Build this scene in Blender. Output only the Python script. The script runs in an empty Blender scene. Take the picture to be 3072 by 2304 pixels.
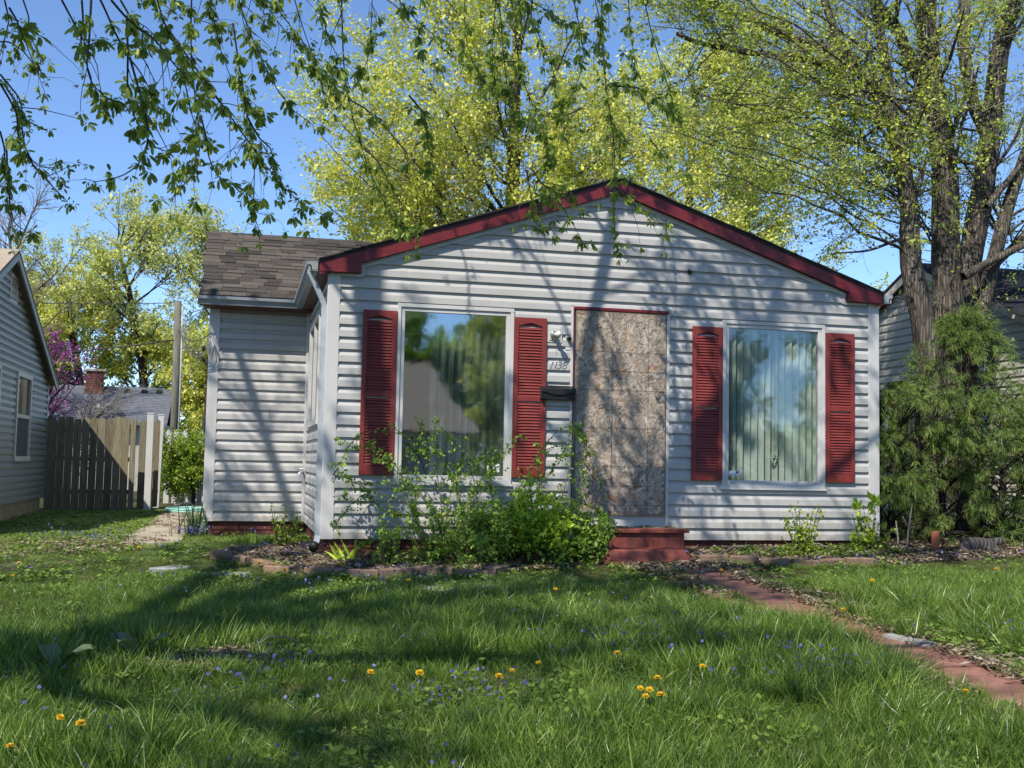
import bpy, bmesh, math, random
import numpy as np
from mathutils import Vector, Matrix

# ------------------------------------------------------------------ camera, world, sun, exposure
SC = bpy.context.scene
COL = SC.collection
cam_d = bpy.data.cameras.new('camera')
cam = bpy.data.objects.new('camera', cam_d)
COL.objects.link(cam)
SC.camera = cam
CAM_YAW, CAM_PITCH, CAM_ROLL = 13.437, 4.050, 1.105
cam_d.sensor_width = 36.0
cam_d.lens = 36.0 * 3372.08 / 3072.0
cam_d.clip_end = 500.0
_y, _p, _r = (math.radians(v) for v in (CAM_YAW, CAM_PITCH, CAM_ROLL))
_f = Vector((math.sin(_y) * math.cos(_p), math.cos(_y) * math.cos(_p), math.sin(_p)))
_rt = Vector((math.cos(_y), -math.sin(_y), 0.0))
_up = _rt.cross(_f)
_R = math.cos(_r) * _rt + math.sin(_r) * _up
_U = -math.sin(_r) * _rt + math.cos(_r) * _up
cam.matrix_world = Matrix(((_R.x, _U.x, -_f.x, -0.8176), (_R.y, _U.y, -_f.y, -11.4131),
                           (_R.z, _U.z, -_f.z, 0.7820), (0, 0, 0, 1)))

SUN_EL, SUN_AZ = 49.0, 218.7        # azimuth clockwise from +Y: the sun stands to the front left of the house
world = bpy.data.worlds.new('World')
SC.world = world
world.use_nodes = True
_nt = world.node_tree
for n in list(_nt.nodes):
    _nt.nodes.remove(n)
_sky = _nt.nodes.new('ShaderNodeTexSky')
_sky.sky_type = 'NISHITA'
_sky.sun_disc = False
_sky.sun_elevation = math.radians(SUN_EL)
_sky.sun_rotation = math.radians(SUN_AZ)
_sky.altitude = 200.0
_sky.air_density = 0.75
_sky.dust_density = 0.08
_sky.ozone_density = 6.0
_bg = _nt.nodes.new('ShaderNodeBackground')
_bg.inputs['Strength'].default_value = 0.132
_wo = _nt.nodes.new('ShaderNodeOutputWorld')
_nt.links.new(_sky.outputs[0], _bg.inputs[0])
_nt.links.new(_bg.outputs[0], _wo.inputs[0])

sun_d = bpy.data.lights.new('sun', 'SUN')
sun_d.energy = 3.7
sun_d.angle = math.radians(0.53)
sun_d.color = (1.0, 0.95, 0.86)
sun = bpy.data.objects.new('sun', sun_d)
COL.objects.link(sun)
_e, _a = math.radians(SUN_EL), math.radians(SUN_AZ)
SUN_DIR = Vector((math.sin(_a) * math.cos(_e), math.cos(_a) * math.cos(_e), math.sin(_e)))
sun.rotation_euler = SUN_DIR.to_track_quat('Z', 'Y').to_euler()
sun.location = (-20, -25, 40)

SC.view_settings.view_transform = 'Standard'
SC.view_settings.look = 'None'
SC.view_settings.exposure = 0.78
SC.view_settings.gamma = 1.0
SC.view_settings.use_curve_mapping = False
SC.render.engine = 'CYCLES'
SC.cycles.max_bounces = 8
SC.cycles.diffuse_bounces = 4
SC.cycles.glossy_bounces = 3
SC.cycles.transmission_bounces = 4
SC.cycles.transparent_max_bounces = 12
SC.cycles.caustics_reflective = False
SC.cycles.caustics_refractive = False
SC.cycles.sample_clamp_indirect = 6.0
try:
    SC.cycles.use_denoising = True
    SC.cycles.denoiser = 'OPENIMAGEDENOISE'
except Exception:
    pass

# ------------------------------------------------------------------ tagging and mesh helpers
def tag(o, label=None, cat=None, group=None, kind=None):
    if label: o['label'] = label
    if cat: o['category'] = cat
    if group: o['group'] = group
    if kind: o['kind'] = kind
    return o

def empty(name, loc=(0, 0, 0), rz=0.0, label=None, cat=None, group=None, parent=None):
    o = bpy.data.objects.new(name, None)
    COL.objects.link(o)
    o.location = loc
    o.rotation_euler = (0, 0, rz)
    o.empty_display_size = 0.1
    if parent: o.parent = parent
    return tag(o, label, cat, group)

def link_mesh(name, me, parent=None, loc=None, rot=None):
    o = bpy.data.objects.new(name, me)
    COL.objects.link(o)
    if parent is not None: o.parent = parent
    if loc is not None: o.location = loc
    if rot is not None: o.rotation_euler = rot
    return o

def np_mesh(name, V, loops, sizes, m, smooth=False, attr=None):
    """V (n,3); loops flat vertex indices; sizes loop counts per face; attr = {name: per-face floats}"""
    me = bpy.data.meshes.new(name)
    V = np.asarray(V, np.float32).reshape(-1, 3)
    loops = np.asarray(loops, np.int32).ravel()
    sizes = np.asarray(sizes, np.int32).ravel()
    me.vertices.add(len(V)); me.vertices.foreach_set('co', V.ravel())
    me.loops.add(len(loops)); me.loops.foreach_set('vertex_index', loops)
    me.polygons.add(len(sizes))
    st = np.zeros(len(sizes), np.int32); st[1:] = np.cumsum(sizes)[:-1]
    me.polygons.foreach_set('loop_start', st)
    me.polygons.foreach_set('loop_total', sizes)
    if smooth: me.polygons.foreach_set('use_smooth', np.ones(len(sizes), bool))
    if attr:
        for k, v in attr.items():
            a = me.attributes.new(k, 'FLOAT', 'FACE')
            a.data.foreach_set('value', np.asarray(v, np.float32).ravel())
    me.update(calc_edges=True)
    me.validate()
    if m is not None: me.materials.append(m)
    return me

class MB:
    """collects boxes, prisms and tubes into ONE mesh"""
    def __init__(s): s.v = []; s.f = []; s.sm = []
    def add(s, V, F, smooth=False):
        b = len(s.v)
        s.v += [tuple(p) for p in V]
        s.f += [tuple(i + b for i in f) for f in F]
        s.sm += [smooth] * len(F)
        return s
    def box(s, x0, x1, y0, y1, z0, z1):
        return s.add([(x0, y0, z0), (x1, y0, z0), (x1, y1, z0), (x0, y1, z0), (x0, y0, z1), (x1, y0, z1), (x1, y1, z1), (x0, y1, z1)],
                     [(0, 3, 2, 1), (4, 5, 6, 7), (0, 1, 5, 4), (1, 2, 6, 5), (2, 3, 7, 6), (3, 0, 4, 7)])
    def prism(s, pts, d):
        """polygon pts (3D, planar) extruded by vector d"""
        n = len(pts); d = Vector(d)
        V = [Vector(p) for p in pts] + [Vector(p) + d for p in pts]
        F = [tuple(range(n))[::-1], tuple(range(n, 2 * n))] + [(i, (i + 1) % n, n + (i + 1) % n, n + i) for i in range(n)]
        return s.add(V, F)
    def tube(s, path, r, k=8, cap=True):
        P = np.asarray(path, float); n = len(P)
        R = np.full(n, r) if np.isscalar(r) else np.asarray(r, float)
        V, L, S = tubes(P[None], R[None], k)
        F = L.reshape(-1, 4).tolist()
        if cap:
            F = F + [tuple(range(k))[::-1], tuple(range((n - 1) * k, n * k))]
        return s.add(V.tolist(), F, True)
    def lathe(s, prof, c=(0, 0, 0), k=20, axis='z', ang=0.0):
        """prof [(r, h)] spun about an axis through c"""
        V = []; F = []
        for r, h in prof:
            for i in range(k):
                a = 2 * math.pi * i / k + ang
                p = (r * math.cos(a), r * math.sin(a), h)
                if axis == 'y': p = (p[0], p[2], p[1])
                if axis == 'x': p = (p[2], p[0], p[1])
                V.append((p[0] + c[0], p[1] + c[1], p[2] + c[2]))
        for j in range(len(prof) - 1):
            for i in range(k):
                a = j * k + i; b = j * k + (i + 1) % k
                F.append((a, b, b + k, a + k))
        F.append(tuple(range(k))[::-1]); F.append(tuple(range((len(prof) - 1) * k, len(prof) * k)))
        return s.add(V, F, True)
    def mesh(s, name, m, bevel=0.0):
        me = bpy.data.meshes.new(name)
        me.from_pydata(s.v, [], s.f)
        me.polygons.foreach_set('use_smooth', s.sm)
        if m is not None: me.materials.append(m)
        me.update()
        return me
    def build(s, name, m, parent=None, loc=None, rot=None, bevel=0.0):
        o = link_mesh(name, s.mesh(name, m), parent, loc, rot)
        if bevel:
            b = o.modifiers.new('bevel', 'BEVEL'); b.width = bevel; b.segments = 2; b.limit_method = 'ANGLE'; b.angle_limit = 0.6
        return o

def norm(a): return a / np.maximum(np.linalg.norm(a, axis=-1, keepdims=True), 1e-9)

def tubes(P, R, k, lump=0.0, rng=None):
    """P (N,S,3) polylines, R (N,S) radii -> verts, quad loops, sizes"""
    N, S, _ = P.shape
    T = np.empty_like(P); T[:, 1:-1] = P[:, 2:] - P[:, :-2]; T[:, 0] = P[:, 1] - P[:, 0]; T[:, -1] = P[:, -1] - P[:, -2]
    T = norm(T)
    mean = norm(P[:, -1] - P[:, 0])
    ref = np.where(np.abs(mean[:, 2:3]) > 0.8, np.array([[1.0, 0, 0]]), np.array([[0, 0, 1.0]]))
    A = norm(np.cross(T, ref[:, None, :])); B = np.cross(T, A)
    th = np.arange(k) * 2 * math.pi / k
    ring = np.cos(th)[None, None, :, None] * A[:, :, None, :] + np.sin(th)[None, None, :, None] * B[:, :, None, :]
    RR = R[:, :, None, None]
    if lump and rng is not None:
        RR = RR * (1 + lump * rng.standard_normal((N, S, k, 1)))
    V = P[:, :, None, :] + ring * RR
    idx = np.arange(N * S * k).reshape(N, S, k)
    a = idx[:, :-1]; b = np.roll(idx, -1, axis=2)[:, :-1]; c = np.roll(idx, -1, axis=2)[:, 1:]; d = idx[:, 1:]
    Q = np.stack([a, b, c, d], -1).reshape(-1, 4)
    return V.reshape(-1, 3), Q.ravel(), np.full(len(Q), 4)

def merge(parts):
    """list of (V, loops, sizes) -> one"""
    V = []; L = []; S = []; o = 0
    for v, l, s in parts:
        V.append(np.asarray(v).reshape(-1, 3)); L.append(np.asarray(l).ravel() + o); S.append(s); o += len(V[-1])
    return np.concatenate(V), np.concatenate(L), np.concatenate(S)

def resample(path, n):
    P = np.asarray(path, float)
    d = np.concatenate([[0], np.cumsum(np.linalg.norm(np.diff(P, axis=0), axis=1))])
    t = np.linspace(0, d[-1], n)
    Q = np.stack([np.interp(t, d, P[:, i]) for i in range(3)], -1)
    for _ in range(2):
        Q[1:-1] = 0.25 * Q[:-2] + 0.5 * Q[1:-1] + 0.25 * Q[2:]
    return Q

# ------------------------------------------------------------------ ground height
def gz(X, Y):
    X = np.asarray(X, float); Y = np.asarray(Y, float)
    z = -0.175 + 0.018 * np.clip(X, -6, 9) - 0.07 * np.clip(-Y / 0.75, 0, 1) - 0.05 * np.clip(-0.75 - Y, 0, 11.0)
    z = z + 0.012 * np.sin(X * 1.7 + 0.6 * Y) * np.sin(Y * 1.3 + 1.0) * np.clip((-Y - 0.9) / 1.5, 0, 1)
    return z

# ------------------------------------------------------------------ materials
def new_mat(name):
    m = bpy.data.materials.new(name); m.use_nodes = True
    nt = m.node_tree
    b = nt.nodes.get('Principled BSDF')
    return m, nt, b

def N(nt, t, **kw):
    n = nt.nodes.new(t)
    for k, v in kw.items():
        if k in n.inputs.keys(): n.inputs[k].default_value = v
        else: setattr(n, k, v)
    return n

def ramp(nt, fac, stops, interp='LINEAR'):
    r = nt.nodes.new('ShaderNodeValToRGB'); r.color_ramp.interpolation = interp
    els = r.color_ramp.elements
    while len(els) < len(stops): els.new(0.5)
    for e, (p, c) in zip(els, stops):
        e.position = p; e.color = (c[0], c[1], c[2], 1)
    nt.links.new(fac, r.inputs[0])
    return r.outputs[0]

def coords(nt, scale=(1, 1, 1), obj=True, rot=(0, 0, 0)):
    t = nt.nodes.new('ShaderNodeTexCoord')
    mp = nt.nodes.new('ShaderNodeMapping'); mp.inputs['Scale'].default_value = scale; mp.inputs['Rotation'].default_value = rot
    nt.links.new(t.outputs['Object'] if obj else t.outputs['Generated'], mp.inputs[0])
    return mp.outputs[0]

def world_coords(nt, scale=(1, 1, 1)):
    g = nt.nodes.new('ShaderNodeNewGeometry')
    mp = nt.nodes.new('ShaderNodeMapping'); mp.inputs['Scale'].default_value = scale
    nt.links.new(g.outputs['Position'], mp.inputs[0])
    return mp.outputs[0]

def noise(nt, vec, scale, detail=4.0, rough=0.55):
    n = nt.nodes.new('ShaderNodeTexNoise'); n.inputs['Scale'].default_value = scale
    n.inputs['Detail'].default_value = detail; n.inputs['Roughness'].default_value = rough
    nt.links.new(vec, n.inputs['Vector'])
    return n.outputs['Fac']

def mixc(nt, fac, a, b, blend='MIX'):
    m = nt.nodes.new('ShaderNodeMix'); m.data_type = 'RGBA'; m.blend_type = blend
    for s, v in ((6, a), (7, b)):
        if isinstance(v, tuple): m.inputs[s].default_value = (v[0], v[1], v[2], 1)
        else: nt.links.new(v, m.inputs[s])
    if isinstance(fac, float): m.inputs[0].default_value = fac
    else: nt.links.new(fac, m.inputs[0])
    return m.outputs[2]

def bump(nt, b, height, strength=0.3, dist=0.01):
    n = nt.nodes.new('ShaderNodeBump'); n.inputs['Strength'].default_value = strength; n.inputs['Distance'].default_value = dist
    nt.links.new(height, n.inputs['Height']); nt.links.new(n.outputs[0], b.inputs['Normal'])

def mat_var(name, c0, c1, scale=3.0, rough=0.6, bscale=0, bstr=0.2, stretch=(1, 1, 1), lo=0.35, hi=0.65, spec=0.4, bdist=0.005, wc=True, metal=0.0):
    """two-tone noise material with optional bump"""
    m, nt, b = new_mat(name)
    v = world_coords(nt, stretch) if wc else coords(nt, stretch)
    col = ramp(nt, noise(nt, v, scale, 6), [(lo, c0), (hi, c1)])
    nt.links.new(col, b.inputs['Base Color'])
    b.inputs['Roughness'].default_value = rough
    b.inputs['Specular IOR Level'].default_value = spec
    b.inputs['Metallic'].default_value = metal
    if bscale: bump(nt, b, noise(nt, v, bscale, 5), bstr, bdist)
    return m

def mat_tint(name, stops, rough=0.6, scale=20.0, amt=0.25, stretch=(1, 1, 1), bstr=0.2, bscale=60.0, bdist=0.003, spec=0.3):
    """base colour picked per object (Object Info random), modulated by noise"""
    m, nt, b = new_mat(name)
    oi = nt.nodes.new('ShaderNodeObjectInfo')
    base = ramp(nt, oi.outputs['Random'], stops)
    v = world_coords(nt, stretch)
    nz = noise(nt, v, scale, 6)
    dark = ramp(nt, nz, [(0.25, (1 - amt,) * 3), (0.75, (1.0, 1.0, 1.0))])
    col = mixc(nt, 1.0, base, dark, 'MULTIPLY')
    nt.links.new(col, b.inputs['Base Color'])
    b.inputs['Roughness'].default_value = rough
    b.inputs['Specular IOR Level'].default_value = spec
    bump(nt, b, noise(nt, v, bscale, 4), bstr, bdist)
    return m

def mat_leaf(name, stops, trans=0.45, rough=0.5, attr='rnd', spec=0.35, inst=False, tcol=(1.25, 1.3, 0.7)):
    """thin leaf: diffuse/gloss + translucent, colour from a per-face random attribute"""
    m, nt, b = new_mat(name)
    a = nt.nodes.new('ShaderNodeAttribute'); a.attribute_name = attr
    fac = a.outputs['Fac']
    if inst:
        a2 = nt.nodes.new('ShaderNodeAttribute'); a2.attribute_type = 'INSTANCER'; a2.attribute_name = 'tone'
        ad = nt.nodes.new('ShaderNodeMath'); ad.operation = 'ADD'
        nt.links.new(fac, ad.inputs[0]); nt.links.new(a2.outputs['Fac'], ad.inputs[1]); fac = ad.outputs[0]
    col = ramp(nt, fac, stops)
    nt.links.new(col, b.inputs['Base Color'])
    b.inputs['Roughness'].default_value = rough
    b.inputs['Specular IOR Level'].default_value = spec
    tr = nt.nodes.new('ShaderNodeBsdfTranslucent')
    nt.links.new(mixc(nt, 1.0, col, tcol, 'MULTIPLY'), tr.inputs[0])
    mx = nt.nodes.new('ShaderNodeMixShader'); mx.inputs[0].default_value = trans
    out = nt.nodes.get('Material Output')
    nt.links.new(b.outputs[0], mx.inputs[1]); nt.links.new(tr.outputs[0], mx.inputs[2]); nt.links.new(mx.outputs[0], out.inputs[0])
    return m

def mat_glass(name, refl=0.4, tint=(0.75, 0.8, 0.8), wob=0.25):
    m, nt, b = new_mat(name)
    nt.nodes.remove(b)
    g = N(nt, 'ShaderNodeBsdfGlossy'); g.inputs['Roughness'].default_value = 0.03; g.inputs['Color'].default_value = (0.92, 0.97, 1.0, 1)
    t = N(nt, 'ShaderNodeBsdfTransparent'); t.inputs[0].default_value = (*tint, 1)
    mx = N(nt, 'ShaderNodeMixShader'); mx.inputs[0].default_value = refl
    bp = N(nt, 'ShaderNodeBump'); bp.inputs['Strength'].default_value = wob; bp.inputs['Distance'].default_value = 0.004
    nt.links.new(noise(nt, world_coords(nt), 2.2, 2), bp.inputs['Height']); nt.links.new(bp.outputs[0], g.inputs['Normal'])
    nt.links.new(t.outputs[0], mx.inputs[1]); nt.links.new(g.outputs[0], mx.inputs[2])
    nt.links.new(mx.outputs[0], nt.nodes.get('Material Output').inputs[0])
    return m

M = {}
def siding_mat(name, c, dirt, k=0.10):
    m, nt, b = new_mat(name)
    v = world_coords(nt)
    st = noise(nt, world_coords(nt, (1.2, 1.2, 9.0)), 3.0, 6, 0.6)
    base = ramp(nt, st, [(0.3, tuple(x * (1 - k) for x in c)), (0.7, c)])
    gr = ramp(nt, noise(nt, v, 1.3, 5), [(0.50, (0, 0, 0)), (0.78, (1, 1, 1))])
    col = mixc(nt, gr, base, dirt)
    # soil splash near the ground and grey run-off streaks
    sep = nt.nodes.new('ShaderNodeSeparateXYZ'); nt.links.new(v, sep.inputs[0])
    spl = ramp(nt, sep.outputs['Z'], [(0.0, (1, 1, 1)), (0.42, (0, 0, 0))])
    nz = ramp(nt, noise(nt, world_coords(nt, (1, 1, .5)), 9, 6, .7), [(0.42, (0, 0, 0)), (0.72, (1, 1, 1))])
    col = mixc(nt, mixc(nt, 1.0, spl, nz, 'MULTIPLY'), col, (0.24, 0.205, 0.15))
    run = ramp(nt, noise(nt, world_coords(nt, (7, 7, .35)), 1.6, 4, .6), [(0.56, (0, 0, 0)), (0.80, (0.45, 0.45, 0.45))])
    col = mixc(nt, run, col, (0.27, 0.265, 0.24))
    nt.links.new(col, b.inputs['Base Color'])
    b.inputs['Roughness'].default_value = 0.42
    b.inputs['Specular IOR Level'].default_value = 0.4
    bump(nt, b, noise(nt, world_coords(nt, (2.0, 2.0, 60.0)), 6.0, 4), 0.12, 0.002)
    return m
M['siding'] = siding_mat('white_vinyl_siding', (0.445, 0.43, 0.405), (0.36, 0.345, 0.315))
M['siding_grey'] = siding_mat('grey_vinyl_siding', (0.27, 0.275, 0.245), (0.22, 0.22, 0.19))
M['siding_cream'] = siding_mat('cream_vinyl_siding', (0.46, 0.43, 0.37), (0.36, 0.335, 0.29))
M['trim'] = mat_var('white_vinyl_trim', (0.50, 0.485, 0.46), (0.55, 0.535, 0.51), 3, 0.38, 30, 0.05)
M['trim_cream'] = mat_var('cream_trim', (0.55, 0.50, 0.40), (0.62, 0.57, 0.47), 4, 0.5)
M['red'] = mat_var('red_painted_fascia', (0.115, 0.012, 0.014), (0.17, 0.018, 0.02), 5, 0.42, 40, 0.12, (1, 1, 3))
M['shutter'] = mat_var('red_vinyl_shutter', (0.175, 0.026, 0.022), (0.225, 0.036, 0.029), 6, 0.45, 80, 0.06)
M['red_dark'] = mat_var('dark_red_foundation_paint', (0.075, 0.022, 0.016), (0.125, 0.034, 0.024), 4, 0.75, 50, 0.35, bdist=0.006)
M['gutter'] = mat_var('grey_gutter', (0.22, 0.24, 0.25), (0.28, 0.30, 0.31), 4, 0.4, 0)
M['downspout'] = mat_var('grey_downspout', (0.33, 0.36, 0.38), (0.42, 0.45, 0.47), 5, 0.4)
M['soffit'] = mat_var('maroon_soffit', (0.09, 0.03, 0.03), (0.12, 0.045, 0.04), 5, 0.6)
M['black'] = mat_var('black_metal', (0.012, 0.013, 0.015), (0.022, 0.023, 0.026), 8, 0.38, 60, 0.08)
M['black_plastic'] = mat_var('black_plastic', (0.01, 0.01, 0.01), (0.02, 0.02, 0.02), 8, 0.5)
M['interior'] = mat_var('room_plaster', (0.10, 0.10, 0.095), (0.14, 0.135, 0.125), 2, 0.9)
M['brass'] = mat_var('aged_nickel', (0.35, 0.34, 0.31), (0.5, 0.48, 0.44), 12, 0.3, metal=0.8)
M['frosted'] = mat_var('frosted_bulb_glass', (0.62, 0.60, 0.54), (0.72, 0.70, 0.64), 10, 0.25)
M['digit'] = mat_var('silver_number', (0.22, 0.23, 0.24), (0.55, 0.56, 0.57), 30, 0.35, metal=0.5)
M['blue'] = mat_var('blue_print', (0.02, 0.08, 0.30), (0.03, 0.11, 0.36), 20, 0.4)
M['white'] = mat_var('white_plastic', (0.72, 0.73, 0.73), (0.78, 0.79, 0.79), 5, 0.4)
M['slat'] = mat_var('vertical_blind_vinyl', (0.58, 0.56, 0.51), (0.66, 0.64, 0.585), 4, 0.55, 0, stretch=(1, 1, .2))
M['shingle'] = mat_tint('brown_asphalt_shingle', [(0.0, (0.06, 0.052, 0.045)), (0.35, (0.105, 0.09, 0.076)), (0.7, (0.155, 0.132, 0.11)), (1.0, (0.085, 0.073, 0.063))], 0.95, 60, 0.6, bstr=0.5, bscale=220, bdist=0.004, spec=0.1)
M['shingle_dark'] = mat_tint('dark_asphalt_shingle', [(0.0, (0.03, 0.032, 0.038)), (1.0, (0.06, 0.062, 0.07))], 0.95, 60, 0.4, bstr=0.4, bscale=150, spec=0.1)
M['shingle_grey'] = mat_var('grey_asphalt_roof', (0.10, 0.105, 0.125), (0.16, 0.165, 0.19), 7, 0.95, 40, 0.4, (1, 1, 4))
M['shingle_tan'] = mat_var('tan_asphalt_roof', (0.30, 0.235, 0.17), (0.40, 0.32, 0.235), 5, 0.95, 40, 0.3, (1, 1, 6))
M['felt'] = mat_var('dark_roof_edge', (0.03, 0.028, 0.026), (0.055, 0.05, 0.046), 9, 0.95, 60, 0.4)
M['board'] = mat_tint('weathered_fence_board', [(0.0, (0.19, 0.16, 0.10)), (0.4, (0.27, 0.23, 0.145)), (0.75, (0.31, 0.265, 0.17)), (1.0, (0.23, 0.205, 0.135))], 0.85, 5.0, 0.55, (6, 6, 0.7), 0.4, 14.0, 0.006)
M['brick'] = mat_tint('buff_edging_brick', [(0.0, (0.24, 0.155, 0.105)), (0.4, (0.30, 0.19, 0.125)), (0.7, (0.25, 0.165, 0.12)), (1.0, (0.21, 0.135, 0.10))], 0.9, 14, 0.45, bstr=0.4, bscale=70, bdist=0.006)
M['brick_red'] = mat_tint('chimney_brick', [(0.0, (0.14, 0.05, 0.035)), (1.0, (0.22, 0.085, 0.055))], 0.9, 14, 0.4)
M['step_red'] = mat_var('worn_red_step_paint', (0.095, 0.026, 0.02), (0.25, 0.062, 0.042), 6, 0.65, 40, 0.5, bdist=0.008)
M['step_wood'] = mat_var('bare_weathered_tread', (0.22, 0.15, 0.09), (0.36, 0.27, 0.17), 8, 0.85, 30, 0.4, (0.6, 8, 8))
M['path_red'] = mat_var('faded_red_path_paint', (0.15, 0.07, 0.05), (0.31, 0.145, 0.105), 5, 0.85, 50, 0.4, bdist=0.006)
M['concrete'] = mat_var('old_concrete', (0.30, 0.25, 0.18), (0.44, 0.38, 0.28), 2.6, 0.9, 40, 0.4, bdist=0.006)
M['stone'] = mat_var('grey_stepping_stone', (0.24, 0.23, 0.21), (0.36, 0.35, 0.32), 6, 0.9, 40, 0.4)
M['asphalt'] = mat_var('asphalt', (0.04, 0.04, 0.042), (0.06, 0.06, 0.062), 5, 0.9, 60, 0.4)
M['pole'] = mat_var('grey_utility_pole_wood', (0.10, 0.095, 0.075), (0.17, 0.16, 0.125), 5, 0.9, 20, 0.5, (5, 5, 0.5))
M['wire'] = mat_var('black_cable', (0.02, 0.02, 0.02), (0.03, 0.03, 0.03), 5, 0.6)
M['wire_grey'] = mat_var('grey_cable', (0.3, 0.31, 0.32), (0.4, 0.41, 0.42), 5, 0.5)
M['teal'] = mat_var('pale_teal_hose', (0.25, 0.50, 0.45), (0.32, 0.58, 0.52), 5, 0.4)
M['curtain_c'] = (0.42, 0.44, 0.44)
M['stake'] = mat_var('orange_brown_clay_post', (0.24, 0.075, 0.035), (0.36, 0.12, 0.06), 6, 0.8, 30, 0.4)

def bark_mat(name, c0, c1, c2, sc=7.0):
    m, nt, b = new_mat(name)
    v = world_coords(nt, (1, 1, 0.13))
    n1 = noise(nt, v, sc, 8, 0.65)
    vo = nt.nodes.new('ShaderNodeTexVoronoi'); vo.feature = 'DISTANCE_TO_EDGE'; vo.inputs['Scale'].default_value = sc * 3.6
    nt.links.new(v, vo.inputs['Vector'])
    ridge = ramp(nt, vo.outputs['Distance'], [(0.0, (0.12, 0.12, 0.12)), (0.30, (1, 1, 1))])
    base = ramp(nt, n1, [(0.3, c0), (0.5, c1), (0.72, c2)])
    col = mixc(nt, 0.75, base, ridge, 'MULTIPLY')
    nt.links.new(col, b.inputs['Base Color'])
    b.inputs['Roughness'].default_value = 0.9; b.inputs['Specular IOR Level'].default_value = 0.15
    add = nt.nodes.new('ShaderNodeMath'); add.operation = 'ADD'
    nt.links.new(ridge, add.inputs[0]); nt.links.new(n1, add.inputs[1])
    bump(nt, b, add.outputs[0], 0.8, 0.02)
    return m
M['bark'] = bark_mat('grey_brown_bark', (0.085, 0.07, 0.055), (0.17, 0.142, 0.115), (0.29, 0.25, 0.205))
M['bark_dark'] = bark_mat('dark_bark', (0.045, 0.038, 0.032), (0.085, 0.07, 0.058), (0.14, 0.12, 0.10))
M['twig'] = mat_var('grey_twig', (0.15, 0.13, 0.11), (0.26, 0.23, 0.20), 5, 0.85)
M['twig_dark'] = mat_var('dark_twig', (0.035, 0.03, 0.026), (0.07, 0.06, 0.05), 5, 0.85)
M['cane'] = mat_var('green_brown_cane', (0.05, 0.04, 0.022), (0.09, 0.075, 0.035), 6, 0.7)
M['leaf_back'] = mat_leaf('yellow_green_maple_flowers', [(0.0, (0.36, 0.41, 0.07)), (0.45, (0.57, 0.60, 0.12)), (0.85, (0.72, 0.69, 0.17)), (1.0, (0.72, 0.58, 0.17))], 0.36)
M['leaf_pale'] = mat_leaf('pale_spring_leaves', [(0.0, (0.36, 0.41, 0.12)), (0.6, (0.56, 0.59, 0.18)), (1.0, (0.70, 0.64, 0.20))], 0.36)
M['leaf_front'] = mat_leaf('maple_samaras_and_leaves', [(0.0, (0.12, 0.18, 0.034)), (0.5, (0.25, 0.33, 0.06)), (1.0, (0.48, 0.54, 0.11))], 0.48)
M['leaf_right'] = mat_leaf('small_green_leaves', [(0.0, (0.24, 0.33, 0.05)), (0.6, (0.43, 0.50, 0.08)), (1.0, (0.62, 0.62, 0.12))], 0.38)
M['leaf_rose'] = mat_leaf('rose_leaves', [(0.0, (0.10, 0.185, 0.028)), (0.55, (0.20, 0.33, 0.048)), (1.0, (0.38, 0.52, 0.08))], 0.4)
M['leaf_lime'] = mat_leaf('lime_green_leaves', [(0.0, (0.25, 0.38, 0.03)), (0.5, (0.42, 0.57, 0.05)), (1.0, (0.56, 0.68, 0.09))], 0.45)
M['leaf_ever'] = mat_leaf('threadleaf_cypress_needles', [(0.0, (0.03, 0.065, 0.018)), (0.4, (0.10, 0.165, 0.036)), (0.75, (0.22, 0.29, 0.058)), (1.0, (0.42, 0.46, 0.10))], 0.25)
M['leaf_bush'] = mat_leaf('bright_hedge_leaves', [(0.0, (0.12, 0.20, 0.022)), (0.5, (0.26, 0.37, 0.032)), (1.0, (0.42, 0.50, 0.055))], 0.4)
M['leaf_red'] = mat_leaf('redbud_blossom', [(0.0, (0.32, 0.05, 0.26)), (1.0, (0.52, 0.12, 0.42))], 0.4, tcol=(1.1, 0.9, 1.1))
M['leaf_blue'] = mat_leaf('blue_green_strap_leaves', [(0.0, (0.06, 0.11, 0.055)), (1.0, (0.13, 0.20, 0.10))], 0.3)
M['leaf_dock'] = mat_leaf('grey_green_dock_leaf', [(0.0, (0.13, 0.18, 0.09)), (1.0, (0.20, 0.25, 0.14))], 0.25)
M['grass'] = mat_leaf('grass_blades', [(0.0, (0.05, 0.088, 0.013)), (0.25, (0.10, 0.175, 0.028)), (0.6, (0.235, 0.345, 0.055)), (0.9, (0.40, 0.50, 0.12)), (1.0, (0.55, 0.50, 0.22))], 0.35, 0.34, inst=True, spec=0.55)
M['clover'] = mat_leaf('ground_cover_leaves', [(0.0, (0.07, 0.13, 0.022)), (0.6, (0.16, 0.25, 0.04)), (1.0, (0.30, 0.38, 0.08))], 0.3, inst=True)
M['violet'] = mat_leaf('violet_petals', [(0.0, (0.06, 0.04, 0.19)), (0.65, (0.11, 0.09, 0.32)), (1.0, (0.28, 0.29, 0.56))], 0.3, inst=True, tcol=(1, 1, 1.1))
M['dandelion'] = mat_leaf('dandelion_petals', [(0.0, (0.62, 0.36, 0.01)), (1.0, (0.80, 0.54, 0.02))], 0.25, tcol=(1, 1, 0.6))
M['litter'] = mat_leaf('dry_leaf_litter', [(0.0, (0.09, 0.065, 0.04)), (0.4, (0.20, 0.15, 0.095)), (0.75, (0.33, 0.26, 0.17)), (1.0, (0.45, 0.38, 0.28))], 0.1, 0.8, inst=True, tcol=(1, 1, 1))

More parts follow.
